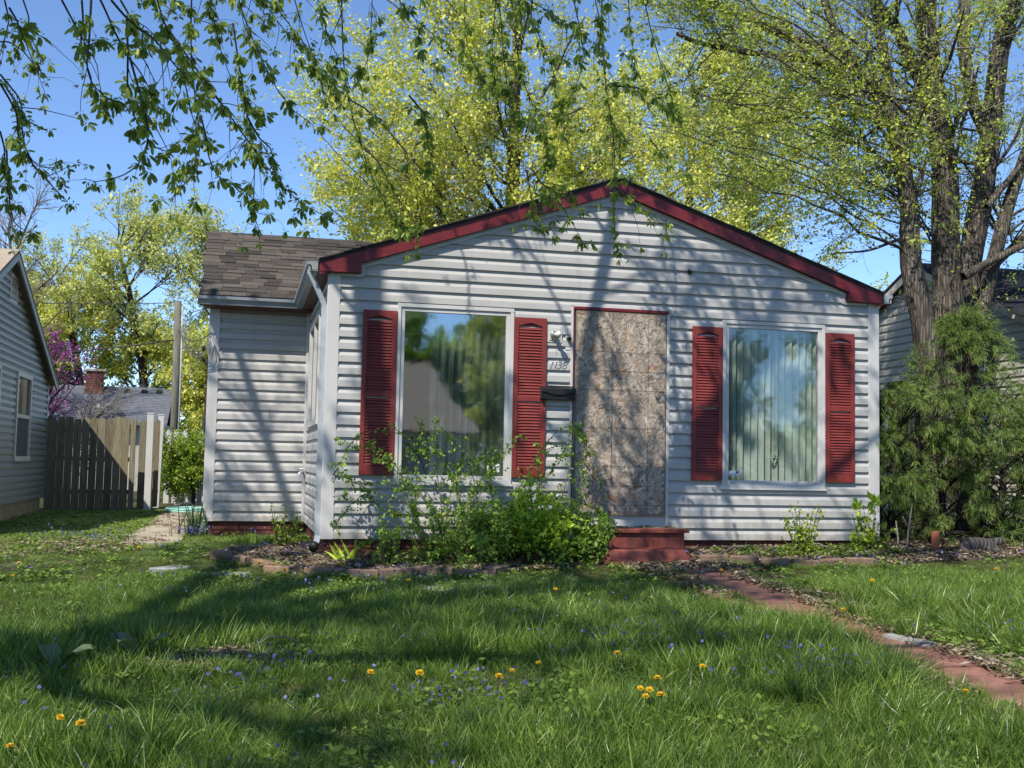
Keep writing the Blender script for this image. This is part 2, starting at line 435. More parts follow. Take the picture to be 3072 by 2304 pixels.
# ------------------------------------------------------------------ surveyed world-space outlines (metres)
STRANDS=[[[-1.635,-5.21,3.208],[-1.609,-5.15,3.167],[-1.573,-5.09,3.091],[-1.501,-5.03,2.974],[-1.448,-4.97,2.93],[-1.4,-4.91,2.858],[-1.361,-4.85,2.801],[-1.332,-4.79,2.714]],[[-1.54,-5.542,3.084],[-1.461,-5.482,3.012],[-1.334,-5.422,2.951],[-1.233,-5.362,2.842],[-1.18,-5.302,2.81],[-1.124,-5.242,2.742],[-1.076,-5.182,2.681]],[[-1.446,-4.81,3.393],[-1.309,-4.75,3.258],[-1.239,-4.69,3.15],[-1.133,-4.63,3.061],[-1.051,-4.57,2.966],[-0.986,-4.51,2.896],[-0.891,-4.45,2.779],[-0.814,-4.39,2.677],[-0.716,-4.33,2.584],[-0.606,-4.27,2.469],[-0.503,-4.21,2.361],[-0.45,-4.15,2.328],[-0.339,-4.09,2.368]],[[-1.477,-5.413,3.062],[-1.467,-5.353,2.863],[-1.473,-5.293,2.775],[-1.47,-5.233,2.678],[-1.441,-5.173,2.598],[-1.388,-5.113,2.527],[-1.342,-5.053,2.471],[-1.28,-4.993,2.475]],[[-1.429,-5.634,2.767],[-1.385,-5.574,2.626],[-1.356,-5.514,2.536],[-1.342,-5.454,2.45],[-1.348,-5.394,2.377],[-1.392,-5.334,2.3],[-1.472,-5.274,2.251],[-1.555,-5.214,2.238],[-1.639,-5.154,2.234]],[[-0.942,-4.796,3.458],[-0.874,-4.736,3.302],[-0.779,-4.676,3.147],[-0.731,-4.616,3.097],[-0.689,-4.556,3.006],[-0.629,-4.496,2.915],[-0.55,-4.436,2.863],[-0.452,-4.376,2.879]],[[-0.798,-3.505,3.999],[-0.674,-3.445,3.847],[-0.494,-3.385,3.708],[-0.356,-3.325,3.63],[-0.27,-3.265,3.509],[-0.192,-3.205,3.397]],[[-0.975,-3.799,3.699],[-0.937,-3.739,3.491],[-0.889,-3.679,3.269],[-0.863,-3.619,3.129],[-0.816,-3.559,2.988],[-0.798,-3.499,2.788],[-0.796,-3.439,2.605],[-0.796,-3.379,2.465],[-0.751,-3.319,2.414]],[[-1.244,-3.887,3.792],[-1.246,-3.827,3.5],[-1.203,-3.767,3.105],[-1.119,-3.707,2.92],[-1.137,-3.647,2.829],[-1.206,-3.587,2.732],[-1.307,-3.527,2.643],[-1.347,-3.467,2.547]],[[-1.095,-5.245,2.617],[-1.061,-5.185,2.51],[-1.052,-5.125,2.433],[-1.009,-5.065,2.348],[-0.95,-5.005,2.315]],[[-0.754,-4.458,3.617],[-0.596,-4.398,3.461],[-0.434,-4.338,3.321],[-0.288,-4.278,3.135]],[[-1.743,-5.108,3.236],[-1.738,-5.048,3.132],[-1.759,-4.988,3.057],[-1.729,-4.928,2.942],[-1.701,-4.868,2.877],[-1.739,-4.808,2.822],[-1.68,-4.748,2.812]],[[-1.802,-5.368,3.124],[-1.754,-5.308,3.046],[-1.722,-5.248,2.998],[-1.697,-5.188,2.956],[-1.637,-5.128,3.018]],[[-1.636,-5.535,3.076],[-1.644,-5.475,2.898],[-1.661,-5.415,2.78],[-1.643,-5.355,2.705],[-1.563,-5.295,2.641],[-1.492,-5.235,2.65]],[[-1.356,-5.264,3.219],[-1.315,-5.204,3.077],[-1.251,-5.144,2.994],[-1.145,-5.084,2.913],[-1.078,-5.024,2.852],[-1.011,-4.964,2.799],[-0.941,-4.904,2.725]],[[-1.411,-3.481,3.937],[-1.307,-3.421,3.83],[-1.205,-3.361,3.831],[-1.079,-3.301,3.823],[-0.996,-3.241,3.9]],[[-1.143,-3.728,3.868],[-1.088,-3.668,3.705],[-1.03,-3.608,3.473],[-0.973,-3.548,3.304],[-0.91,-3.488,3.285],[-0.781,-3.428,3.25]],[[-0.862,-3.783,3.079],[-0.775,-3.723,2.945],[-0.691,-3.663,2.905],[-0.676,-3.603,2.814],[-0.638,-3.543,2.68],[-0.602,-3.483,2.61]],[[-0.584,-3.799,3.905],[-0.524,-3.739,3.773],[-0.465,-3.679,3.638],[-0.394,-3.619,3.535],[-0.365,-3.559,3.403],[-0.325,-3.499,3.315]],[[-0.506,-5.316,3.297],[-0.473,-5.256,3.176],[-0.423,-5.196,3.063],[-0.346,-5.136,3.013]],[[-1.555,-5.025,3.292],[-1.475,-4.965,3.176],[-1.459,-4.905,3.067],[-1.41,-4.845,2.986],[-1.37,-4.785,2.92]],[[-1.266,-4.233,3.271],[-1.245,-4.173,3.135],[-1.214,-4.113,2.998],[-1.164,-4.053,2.859],[-1.195,-3.993,2.853]],[[-2.365,-3.97,3.626],[-2.344,-3.91,3.522],[-2.378,-3.85,3.421],[-2.412,-3.79,3.328]],[[-2.316,-3.663,3.757],[-2.284,-3.603,3.659],[-2.31,-3.543,3.595],[-2.259,-3.483,3.517],[-2.217,-3.423,3.436]],[[-2.456,-3.6,3.484],[-2.412,-3.54,3.511],[-2.335,-3.48,3.478],[-2.264,-3.42,3.4],[-2.193,-3.36,3.342]],[[-2.03,-5.583,2.59],[-1.997,-5.523,2.536],[-1.969,-5.463,2.478],[-1.973,-5.403,2.401],[-1.97,-5.343,2.338],[-1.985,-5.283,2.264]],[[-2.303,-4.285,3.049],[-2.196,-4.225,2.928],[-2.184,-4.165,2.813],[-2.142,-4.105,2.816],[-2.061,-4.045,2.792]],[[-2.317,-4.121,3.046],[-2.225,-4.061,2.919],[-2.21,-4.001,2.742],[-2.189,-3.941,2.662],[-2.142,-3.881,2.602],[-2.06,-3.821,2.614],[-2.015,-3.761,2.664]],[[-2.2,-4.535,2.593],[-2.193,-4.475,2.382],[-2.19,-4.415,2.26],[-2.17,-4.355,2.136],[-2.111,-4.295,2.106]],[[-1.93,-5.356,2.306],[-1.908,-5.296,2.259],[-1.856,-5.236,2.214],[-1.818,-5.176,2.173],[-1.763,-5.116,2.125]],[[-2.218,-4.616,2.613],[-2.202,-4.556,2.533],[-2.209,-4.496,2.44],[-2.199,-4.436,2.346],[-2.198,-4.376,2.268]],[[-2.008,-5.577,2.976],[-1.974,-5.517,2.925],[-1.991,-5.457,2.922],[-1.972,-5.397,2.899],[-2.022,-5.337,2.802]],[[0.837,-2.557,4.577],[0.825,-2.507,4.373],[0.891,-2.457,4.177],[0.956,-2.407,4.07],[1.022,-2.357,3.961],[1.113,-2.307,3.933]],[[1.086,-2.723,4.539],[1.127,-2.673,4.357],[1.157,-2.623,4.068],[1.213,-2.573,3.831],[1.268,-2.523,3.656],[1.334,-2.473,3.612]],[[1.048,-3.486,4.224],[1.07,-3.436,3.75],[1.12,-3.386,3.642],[1.219,-3.336,3.526],[1.282,-3.286,3.415],[1.37,-3.236,3.318],[1.434,-3.186,3.265],[1.414,-3.136,3.082]],[[0.963,-4.079,3.973],[1.045,-4.029,3.837],[1.15,-3.979,3.68],[1.244,-3.929,3.563],[1.283,-3.879,3.438]],[[2.252,-1.842,4.773],[2.288,-1.792,4.404],[2.338,-1.742,4.135],[2.433,-1.692,3.898],[2.461,-1.642,3.666],[2.474,-1.592,3.388],[2.487,-1.542,3.108],[2.506,-1.492,2.944],[2.563,-1.442,2.781]],[[2.21,-2.682,4.687],[2.245,-2.632,4.337],[2.306,-2.582,4.201],[2.395,-2.532,4.08],[2.344,-2.482,4.078],[2.277,-2.432,4.115]],[[1.269,-2.765,4.543],[1.439,-2.715,4.544],[1.599,-2.665,4.478],[1.72,-2.615,4.445],[1.83,-2.565,4.424],[1.889,-2.515,4.275]],[[-0.125,-1.969,4.703],[-0.069,-1.919,3.863],[0.077,-1.869,3.541],[0.141,-1.819,3.316],[0.232,-1.769,3.145],[0.337,-1.719,2.96],[0.415,-1.669,2.825],[0.545,-1.619,2.83],[0.624,-1.569,2.748],[0.662,-1.519,2.648]],[[0.11,-1.955,3.426],[0.223,-1.905,3.368],[0.326,-1.855,3.213],[0.404,-1.805,3.082],[0.521,-1.755,2.979],[0.599,-1.705,2.885],[0.625,-1.655,2.704]],[[0.028,-4.413,3.727],[0.137,-4.363,3.668],[0.247,-4.313,3.597],[0.339,-4.263,3.543],[0.451,-4.213,3.542]],[[1.759,-1.65,3.348],[1.982,-1.6,3.132],[2.088,-1.55,3.006],[2.195,-1.5,2.864]],[[2.249,-2.263,3.197],[2.453,-2.213,3.06],[2.601,-2.163,2.985],[2.766,-2.113,2.923],[2.845,-2.063,2.813]],[[1.506,-2.076,3.334],[1.564,-2.026,3.132],[1.595,-1.976,2.926],[1.694,-1.926,2.86]],[[1.6,-1.923,3.38],[1.701,-1.873,3.261],[1.974,-1.823,3.21],[2.122,-1.773,3.076]],[[1.347,-3.977,4.059],[1.411,-3.927,3.884],[1.498,-3.877,3.72],[1.504,-3.827,3.591],[1.45,-3.777,3.511],[1.363,-3.727,3.359]],[[1.998,-2.407,4.774],[2.1,-2.357,4.601],[2.064,-2.307,4.369],[2.209,-2.257,4.195],[2.27,-2.207,4.107]],[[1.749,-4.331,3.963],[1.792,-4.281,3.803],[1.903,-4.231,3.637],[1.97,-4.181,3.474],[2.084,-4.131,3.235]],[[1.733,-3.809,3.528],[1.892,-3.759,3.56],[2.031,-3.709,3.544],[2.197,-3.659,3.482]],[[1.326,-4.314,3.174],[1.255,-4.264,3.141],[1.161,-4.214,3.126],[1.022,-4.164,3.149]],[[0.923,-3.282,3.956],[0.914,-3.232,3.769],[0.975,-3.182,3.659]],[[-0.204,-4.137,3.137],[-0.107,-4.087,3.11],[-0.018,-4.037,3.07],[0.061,-3.987,3.05]],[[0.86,-3.946,3.573],[0.983,-3.896,3.603],[1.029,-3.846,3.592]],[[0.033,-3.007,4.299],[0.036,-2.957,3.955],[0.058,-2.907,3.805],[-0.042,-2.857,3.739]],[[1.916,-4.03,3.094],[2.029,-3.98,3.006],[2.096,-3.93,2.934]],[[2.571,-1.577,3.341],[2.619,-1.527,3.283],[2.715,-1.477,3.227]],[[0.124,-4.558,3.065],[0.232,-4.508,2.972],[0.263,-4.458,2.83],[0.313,-4.408,2.758]],[[1.569,-2.117,3.125],[1.68,-2.067,3.09]]]
STEMS=[[[[8.47,2.3,1.771],[8.396,2.3,2.323],[8.22,2.3,3.15],[8.069,2.3,3.756],[8.114,2.3,4.321],[7.998,2.3,4.967],[7.856,2.3,5.611],[7.739,2.3,6.036],[7.215,2.3,6.357]],0.27,0.1],[[[7.215,2.3,6.357],[6.813,2.3,6.579],[6.281,2.3,6.671],[5.37,2.3,6.913],[4.949,2.3,7.081]],0.1,0.05],[[[7.097,2.1,6.276],[6.866,2.1,6.261],[6.178,2.1,6.31],[5.503,2.1,6.303],[4.757,2.1,6.367],[4.541,2.1,6.456]],0.075,0.035],[[[7.211,2.4,6.458],[7.155,2.4,6.562],[6.991,2.4,6.872],[6.848,2.4,7.299],[6.726,2.4,7.665]],0.09,0.06],[[[8.809,2.45,1.789],[8.815,2.45,2.493],[8.795,2.45,3.201],[8.764,2.45,3.826],[8.771,2.45,4.62],[8.761,2.45,5.288],[8.617,2.45,5.947],[8.525,2.45,6.612],[8.455,2.45,7.283],[8.508,2.45,7.808]],0.33,0.16],[[[7.983,2.5,5.682],[7.881,2.5,6.336],[7.767,2.5,6.962],[7.638,2.5,7.578]],0.12,0.08],[[[8.651,2.5,5.965],[8.296,2.5,6.533],[8.033,2.5,7.088],[7.664,2.5,7.435],[7.455,2.5,7.701]],0.14,0.08],[[[9.076,2.6,2.042],[9.14,2.6,3.0],[9.23,2.6,3.727],[9.431,2.6,4.615],[9.609,2.6,5.611],[9.703,2.6,6.463],[9.853,2.6,7.229],[10.147,2.6,7.97]],0.26,0.15],[[[9.646,2.65,5.628],[9.374,2.65,6.099],[9.217,2.65,6.929],[9.252,2.65,7.683],[9.311,2.65,7.991]],0.14,0.1],[[[9.018,2.4,2.262],[9.211,2.4,2.837],[9.407,2.4,3.465],[9.55,2.4,4.001],[9.778,2.4,4.693],[9.95,2.4,5.145],[10.239,2.4,5.807]],0.17,0.1],[[[8.862,2.2,3.497],[9.236,2.2,3.708],[9.614,2.2,3.897],[10.053,2.2,4.116]],0.085,0.06],[[[9.27,2.7,3.358],[9.716,2.7,3.773],[10.169,2.7,4.195],[10.514,2.7,4.566]],0.09,0.07],[[[9.32,2.3,4.541],[9.595,2.3,4.849],[9.941,2.3,5.264],[10.21,2.3,5.482]],0.07,0.04],[[[8.641,2.2,5.178],[8.958,2.2,5.109],[9.119,2.2,5.146],[9.253,2.2,5.085]],0.05,0.03],[[[8.109,2.4,4.026],[7.952,2.4,3.992],[7.564,2.4,3.827],[7.384,2.4,3.792],[6.978,2.4,3.743]],0.035,0.012]]
EDGE_LEFT=[[-1.043,-0.001],[-0.788,-0.273],[-0.555,-0.58],[-0.457,-0.862],[-0.214,-0.982],[0.022,-1.154],[0.179,-1.232],[0.342,-1.256],[0.597,-1.213],[0.791,-1.186],[1.01,-1.274],[1.207,-1.358],[1.426,-1.336],[1.623,-1.14]]
EDGE_RIGHT=[[3.673,-0.822],[3.893,-0.886],[4.053,-0.973],[4.289,-1.103],[4.445,-1.189],[4.756,-1.17],[4.977,-1.138],[5.167,-1.165],[5.405,-1.199]]
CANES=[[[1.105,-0.359,0.256],[0.877,-0.396,0.513],[0.554,-0.491,0.765],[0.359,-0.467,0.866],[0.248,-0.506,0.982],[0.167,-0.435,0.906]],[[1.103,-0.539,0.295],[1.093,-0.376,0.622],[1.051,-0.326,0.789],[0.941,-0.311,0.94],[0.776,-0.366,1.027],[0.629,-0.31,1.086],[0.419,-0.545,1.089],[0.249,-0.478,1.042],[0.193,-0.308,0.953],[0.163,-0.356,0.787],[0.069,-0.447,0.711],[0.039,-0.314,0.574]],[[1.16,-0.395,0.289],[1.255,-0.346,0.578],[1.118,-0.477,0.791],[0.986,-0.502,0.984],[1.038,-0.439,1.184],[1.054,-0.516,1.228]],[[1.471,-0.455,0.446],[1.449,-0.31,0.657],[1.351,-0.467,0.825],[1.208,-0.548,0.989],[1.099,-0.539,1.092],[0.994,-0.508,1.226]],[[1.269,-0.354,0.578],[1.291,-0.459,0.779],[1.362,-0.477,0.932],[1.273,-0.526,1.036]],[[1.963,-0.305,0.572],[2.021,-0.444,0.761],[2.053,-0.498,0.855],[2.215,-0.535,1.09],[2.309,-0.536,1.201],[2.447,-0.508,1.205],[2.602,-0.381,1.134],[2.611,-0.513,1.038],[2.557,-0.54,0.865],[2.562,-0.427,0.646],[2.546,-0.488,0.46]],[[2.105,-0.301,0.856],[2.158,-0.519,0.934],[2.347,-0.418,1.002],[2.431,-0.357,0.926]],[[2.465,-0.448,1.208],[2.611,-0.303,0.993],[2.674,-0.431,0.757],[2.773,-0.49,0.619],[2.789,-0.447,0.462]],[[1.073,-0.541,0.265],[0.776,-0.445,0.573],[0.559,-0.488,0.586],[0.428,-0.328,0.565],[0.248,-0.342,0.488],[0.094,-0.425,0.429]],[[1.012,-0.542,0.249],[0.653,-0.486,0.438],[0.382,-0.489,0.494],[0.222,-0.498,0.374],[0.137,-0.492,0.255],[0.095,-0.333,0.157]],[[1.916,-0.515,0.27],[2.099,-0.537,0.395],[2.417,-0.318,0.453],[2.572,-0.409,0.395],[2.805,-0.302,0.33],[2.907,-0.449,0.197],[3.035,-0.325,0.08]],[[1.885,-0.387,0.264],[2.05,-0.352,0.481],[2.237,-0.364,0.671],[2.282,-0.426,0.844],[2.317,-0.527,0.876]],[[0.836,-0.497,0.335],[0.884,-0.332,0.618],[0.865,-0.325,0.801],[0.77,-0.319,0.951]],[[1.085,-0.466,0.291],[0.641,-0.386,0.254],[0.493,-0.35,0.311],[0.44,-0.389,0.432],[0.382,-0.346,0.52],[0.163,-0.418,0.623]],[[0.796,-0.386,0.135],[0.587,-0.379,0.073],[0.455,-0.483,0.05],[0.326,-0.319,-0.066]],[[1.642,-0.311,0.521],[1.558,-0.531,0.708],[1.732,-0.307,0.864],[1.856,-0.31,1.023],[1.982,-0.383,1.087]],[[1.376,-0.539,0.448],[1.572,-0.325,0.659],[1.67,-0.518,0.74],[1.54,-0.308,0.845],[1.446,-0.383,0.835]],[[0.669,-0.535,0.737],[0.55,-0.508,0.839],[0.427,-0.391,0.867],[0.317,-0.408,1.0]]]
DAND=[[1.195,-5.925],[1.222,-5.984],[1.144,-6.142],[1.24,-6.093],[0.875,-5.111],[0.571,-5.425],[0.68,-5.277],[0.175,-5.206],[-0.097,-5.231],[-1.737,-3.774],[-1.553,-6.05],[-1.465,-6.074],[1.681,-5.576],[1.359,-5.08],[1.354,-5.748],[2.827,-6.275],[5.964,-2.319],[3.412,-1.943],[3.424,-4.034],[-0.501,-0.859],[-0.405,-1.048],[4.342,-2.907],[-0.624,-0.782],[-2.625,-1.311],[-1.684,1.274],[-1.781,0.458],[0.545,-2.204],[-2.73,-0.479],[-1.699,-6.36],[1.619,-2.822],[0.048,-2.981],[0.098,-0.945],[0.143,-0.921]]

# ------------------------------------------------------------------ ground, paths, street
def axis(lo, hi, a, b, fine, coarse):
    return np.unique(np.round(np.concatenate([np.arange(lo, a, coarse), np.arange(a, b, fine), np.arange(b, hi + coarse, coarse)]), 4))
gx = axis(-150, 150, -8, 12, 0.25, 6.0); gy = axis(-120, 220, -12, 6, 0.25, 6.0)
GX, GY = np.meshgrid(gx, gy, indexing='ij')
GZ = gz(GX, GY)
GZ = np.where(GY < -13.5, GZ - 0.12, GZ)
idx = np.arange(GX.size).reshape(GX.shape)
Q = np.stack([idx[:-1, :-1], idx[1:, :-1], idx[1:, 1:], idx[:-1, 1:]], -1).reshape(-1, 4)
def ground_mat():
    m, nt, b = new_mat('lawn_soil')
    v = world_coords(nt)
    a = ramp(nt, noise(nt, v, 1.6, 6), [(0.38, (0.045, 0.060, 0.018)), (0.55, (0.07, 0.075, 0.028)), (0.70, (0.17, 0.135, 0.085))])
    f = ramp(nt, noise(nt, v, 45, 6), [(0.3, (0.55, 0.55, 0.55)), (0.7, (1.25, 1.2, 1.1))])
    nt.links.new(mixc(nt, 1.0, a, f, 'MULTIPLY'), b.inputs['Base Color'])
    b.inputs['Roughness'].default_value = 0.95; b.inputs['Specular IOR Level'].default_value = 0.1
    bump(nt, b, noise(nt, v, 60, 6), 0.7, 0.02)
    return m
M['ground'] = ground_mat()
M['soil'] = mat_var('dark_bed_soil', (0.05, 0.036, 0.024), (0.14, 0.10, 0.066), 9, 0.95, 70, 0.8, bdist=0.02)
o = link_mesh('ground', np_mesh('ground', np.stack([GX, GY, GZ], -1), Q, np.full(len(Q), 4), M['ground'], True)); tag(o, kind='structure')

def draped(name, poly_rows, m, dz, kind='structure', thick=0.06):
    """strip given as rows of (xl, xr, y): a slab following the ground"""
    V = []; F = []
    n = 5
    for xl, xr, y in poly_rows:
        for i in range(n):
            x = xl + (xr - xl) * i / (n - 1)
            V.append((x, y, float(gz(x, y)) + dz))
    r = len(poly_rows)
    for j in range(r - 1):
        for i in range(n - 1):
            a = j * n + i; F.append((a, a + 1, a + n + 1, a + n))
    b = len(V)
    V += [(x, y, z - thick) for x, y, z in V]
    def side(ring):
        for p, q in zip(ring, ring[1:]): F.append((q, p, p + b, q + b))
    side([j * n for j in range(r)]); side([j * n + n - 1 for j in range(r)][::-1])
    side([(r - 1) * n + i for i in range(n)]); side(list(range(n))[::-1])
    mb = MB(); mb.add(V, F)
    o = mb.build(name, m); tag(o, kind=kind)
    return o

# front path: red painted concrete pads with open joints
path = empty('front_path'); path['kind'] = 'structure'
rp = random.Random(3)
y = -1.05
while y > -9.0:
    ln = rp.uniform(0.70, 0.95)
    o = draped('path_slab', [(2.96 + rp.uniform(-.02, .02), 3.66 + rp.uniform(-.015, .015), y - ln * t) for t in (0, .25, .5, .75, 1)], M['path_red'], 0.028 + rp.uniform(-.006, .006))
    del o['kind']; o.parent = path
    y -= ln + 0.022
# side walk along the wing towards the fence
sw = empty('side_walk'); sw['kind'] = 'structure'
y = 1.95
while y < 17.0:
    ln = 1.22
    o = draped('concrete_slab', [(-2.12 + rp.uniform(-.02, .02), -1.46, y + ln * t) for t in (0, .33, .66, 1)], M['concrete'], 0.022 + rp.uniform(-.004, .004))
    del o['kind']; o.parent = sw
    y += ln + 0.012
# public walk and street in front of the lawn, behind the photographer
draped('sidewalk', [(-60 , 60, -12.6), (-60, 60, -13.4)], M['concrete'], 0.03)
draped('street', [(-60, 60, -22.0), (-60, 60, -15.0)], M['asphalt'], 0.01)

# planting beds (soil skins inside the brick edging)
def bed(name, outline):
    pts = [Vector((x, y, float(gz(x, y)) + 0.012)) for x, y in outline]
    mb = MB(); mb.prism([p - Vector((0, 0, .05)) for p in pts], (0, 0, 0.05 + 0.004))
    o = mb.build(name, M['soil']); tag(o, kind='structure')
bedL = [tuple(p) for p in EDGE_LEFT]
bedR = [tuple(p) for p in EDGE_RIGHT]
BED_L = bedL + [(2.35, -0.85), (2.68, -0.7), (2.68, 0.0), (0.0, 0.0), (0.0, 1.2), (-0.35, 1.6), (-0.9, 0.9)]
BED_R = bedR + [(6.4, -1.0), (8.6, -0.75), (8.6, 1.8), (6.2, 0.6), (6.2, 0.0), (3.74, 0.0)]
bed('flower_bed', BED_L); bed('flower_bed', BED_R)

def inside(poly, X, Y):
    X = np.asarray(X); Y = np.asarray(Y); r = np.zeros(X.shape, bool); n = len(poly)
    for i in range(n):
        x0, y0 = poly[i]; x1, y1 = poly[(i + 1) % n]
        if y0 == y1: continue
        c = ((y0 > Y) != (y1 > Y)) & (X < (x1 - x0) * (Y - y0) / (y1 - y0) + x0)
        r ^= c
    return r

# brick edging: every brick an object
def edging(pts, label, seed, top=0.10):
    rr = random.Random(seed)
    root = empty('brick_edging', (pts[0][0], pts[0][1], float(gz(*pts[0]))), 0, label, 'garden edging')
    P = np.array([[x, y, 0] for x, y in pts]); d = np.concatenate([[0], np.cumsum(np.linalg.norm(np.diff(P, axis=0), axis=1))])
    t = 0.0; long = True; shared = {}
    while t < d[-1] - 0.1:
        ln = 0.29 if rr.random() < 0.72 else 0.095
        tm = min(t + ln / 2, d[-1]); p = [np.interp(tm, d, P[:, i]) for i in range(2)]
        q = [np.interp(min(tm + .05, d[-1]), d, P[:, i]) - np.interp(max(tm - .05, 0), d, P[:, i]) for i in range(2)]
        if ln not in shared:
            L = ln / 2 - .006
            mb = MB(); mb.add([(-L, -.045, -.1), (L, -.045, -.1), (L, .045, -.1), (-L, .045, -.1), (-L, -.05, top - .012), (L, -.05, top - .012), (L, .045, top - .012), (-L, .045, top - .012),
                              (-L + .01, -.038, top), (L - .01, -.038, top), (L - .01, .035, top), (-L + .01, .035, top)],
                             [(0, 1, 5, 4), (1, 2, 6, 5), (2, 3, 7, 6), (3, 0, 4, 7), (4, 5, 9, 8), (5, 6, 10, 9), (6, 7, 11, 10), (7, 4, 8, 11), (8, 9, 10, 11)])
            shared[ln] = mb.mesh('brick', M['brick'])
        b = link_mesh('brick', shared[ln], root)
        b.matrix_world = Matrix.Translation((p[0], p[1], float(gz(p[0], p[1])) + rr.uniform(-.012, .012))) @ Matrix.Rotation(math.atan2(q[1], q[0]) + rr.uniform(-.09, .09), 4, 'Z') @ Matrix.Rotation(rr.uniform(-.05, .05), 4, 'X') @ Matrix.Rotation(rr.uniform(-.04, .04), 4, 'Y')
        b.matrix_parent_inverse = Matrix.Translation(-Vector(root.location))
        t += ln + 0.012
    return root
edging(EDGE_LEFT, 'curved row of buff bricks edging the bed under the left window', 5, 0.085)
edging(EDGE_RIGHT, 'low row of tan bricks edging the bed under the right window', 8, 0.085)

# loose flat stones in the lawn
for x, y, sx, sy, rz, lab in ((-1.42, -0.55, .17, .09, .3, 'pale flat stone at the left end of the lawn near the side walk'),
                              (1.05, -1.95, .42, .2, .1, 'grey flat stepping stone half buried in front of the brick edging'),
                              (-0.9, -0.95, .22, .1, -.2, 'small grey stone in the grass left of the brick edging')):
    n = 9; rs = [1 + .15 * rp.uniform(-1, 1) for _ in range(n)]
    pts = [(sx * r * math.cos(2 * math.pi * i / n), sy * r * math.sin(2 * math.pi * i / n), 0) for i, r in enumerate(rs)]
    mb = MB(); mb.prism(pts, (0, 0, 0.05)); o = mb.build('flat_stone', M['stone'], None, (x, y, float(gz(x, y)) - .024), (0.03, -.02, rz), bevel=.008); tag(o, lab, 'stone')
mb = MB(); mb.prism([(-.17, -.05, 0), (.19, -.06, 0), (.17, .05, 0), (-.18, .045, 0)], (0, 0, .02))
o = mb.build('flat_board', M['stone'], None, (3.55, -4.66, float(gz(3.55, -4.66)) + .03), (0.02, 0.05, -1.15)); tag(o, 'pale grey slab chip lying on the right edge of the red path', 'slab')

# ------------------------------------------------------------------ siding
def siding(parent, O, ux, un, zmin, zmax, h, xl, xr, openings, m, name='siding_plank', lip=0.027):
    """one object per course (two or more where an opening cuts it right through); profile is a Dutch lap.
    O origin, ux along, un outward normal; xl(z), xr(z) ends; openings [(x0,x1,z0,z1)]"""
    O = np.array(O, float); ux = np.array(ux, float); un = np.array(un, float)
    prof = [(0.002, 0.0), (lip, 0.0), (lip - .002, .50), (0.006, .76), (0.003, 0.84), (0.002, 1.0)]
    def off(t):
        for (o0, t0), (o1, t1) in zip(prof[1:], prof[2:]):
            if t0 <= t <= t1: return o0 + (o1 - o0) * (t - t0) / max(t1 - t0, 1e-6)
        return prof[-1][0]
    n = int(math.ceil((zmax - zmin) / h - 1e-6))
    for c in range(n):
        z0 = zmin + c * h; z1 = min(z0 + h, zmax)
        cuts = sorted({z0, z1} | {z for q in openings for z in (q[2], q[3]) if z0 < z < z1})
        bands = []
        for za, zb in zip(cuts, cuts[1:]):
            zm = (za + zb) / 2
            if xr(zm) - xl(zm) < 0.01: continue
            bands.append((za, zb, sorted((q[0], q[1]) for q in openings if q[2] < zm < q[3])))
        if not bands: continue
        brk = sorted({x for b in bands for q in b[2] for x in q})
        common = set(bands[0][2])
        for b in bands: common &= set(b[2])
        pieces = {}
        for za, zb, holes in bands:
            ta, tb = (za - z0) / h, (zb - z0) / h
            pts = [prof[0]] if ta < 1e-6 else []
            pts.append((off(ta), ta)); pts += [p for p in prof[2:] if ta + 1e-6 < p[1] < tb - 1e-6]; pts.append((off(tb), tb))
            ends = [None] + brk + [None]
            for e0, e1 in zip(ends, ends[1:]):
                if any((e0 is not None and e1 is not None and q[0] - 1e-6 <= e0 and e1 <= q[1] + 1e-6) for q in holes): continue
                key = sum(1 for q in common if e0 is not None and e0 >= q[1] - 1e-6)
                mb = pieces.setdefault(key, MB()); V = []
                for o_, t in pts:
                    z = z0 + t * h
                    x0 = xl(z) if e0 is None else e0; x1 = xr(z) if e1 is None else e1
                    if x1 < x0: x0 = x1 = (x0 + x1) / 2
                    for x in (x0, x1): V.append(tuple(O + ux * x + un * o_ + np.array([0, 0, z])))
                mb.add(V, [(2 * i, 2 * i + 1, 2 * i + 3, 2 * i + 2) for i in range(len(pts) - 1)])
        for mb in pieces.values():
            o = mb.build(name, m, parent)
            if len(brk) or len(cuts) > 2:
                bm = bmesh.new(); bm.from_mesh(o.data); bmesh.ops.remove_doubles(bm, verts=bm.verts, dist=1e-5); bm.to_mesh(o.data); bm.free()

def flat_x(v): return lambda z: v

# ------------------------------------------------------------------ the house
house = empty('house', (0, 0, -0.2), 0, 'small one storey white vinyl sided house with red shutters and red gable trim', 'house')
def hp(o):
    o.matrix_parent_inverse = Matrix.Translation((0, 0, 0.2)); return o
class HMB(MB):
    def build(s, name, m, parent=None, bevel=0.0):
        o = MB.build(s, name, m, parent if parent is not None else house, bevel=bevel)
        if parent is None: hp(o)
        return o
W1 = (0.685, 1.912, 0.568, 2.400); W2 = (4.267, 5.502, 0.568, 2.400); DR = (2.56, 3.64, 0.135, 2.455)
APX, APZ, SL = 3.03, 3.860, 0.340       # gable ridge line, roof top height there, slope
def rake(x): return APZ - SL * abs(x - APX)
SW = (0.95, 2.72, 1.17, 2.42)           # side window along Y on the left wall
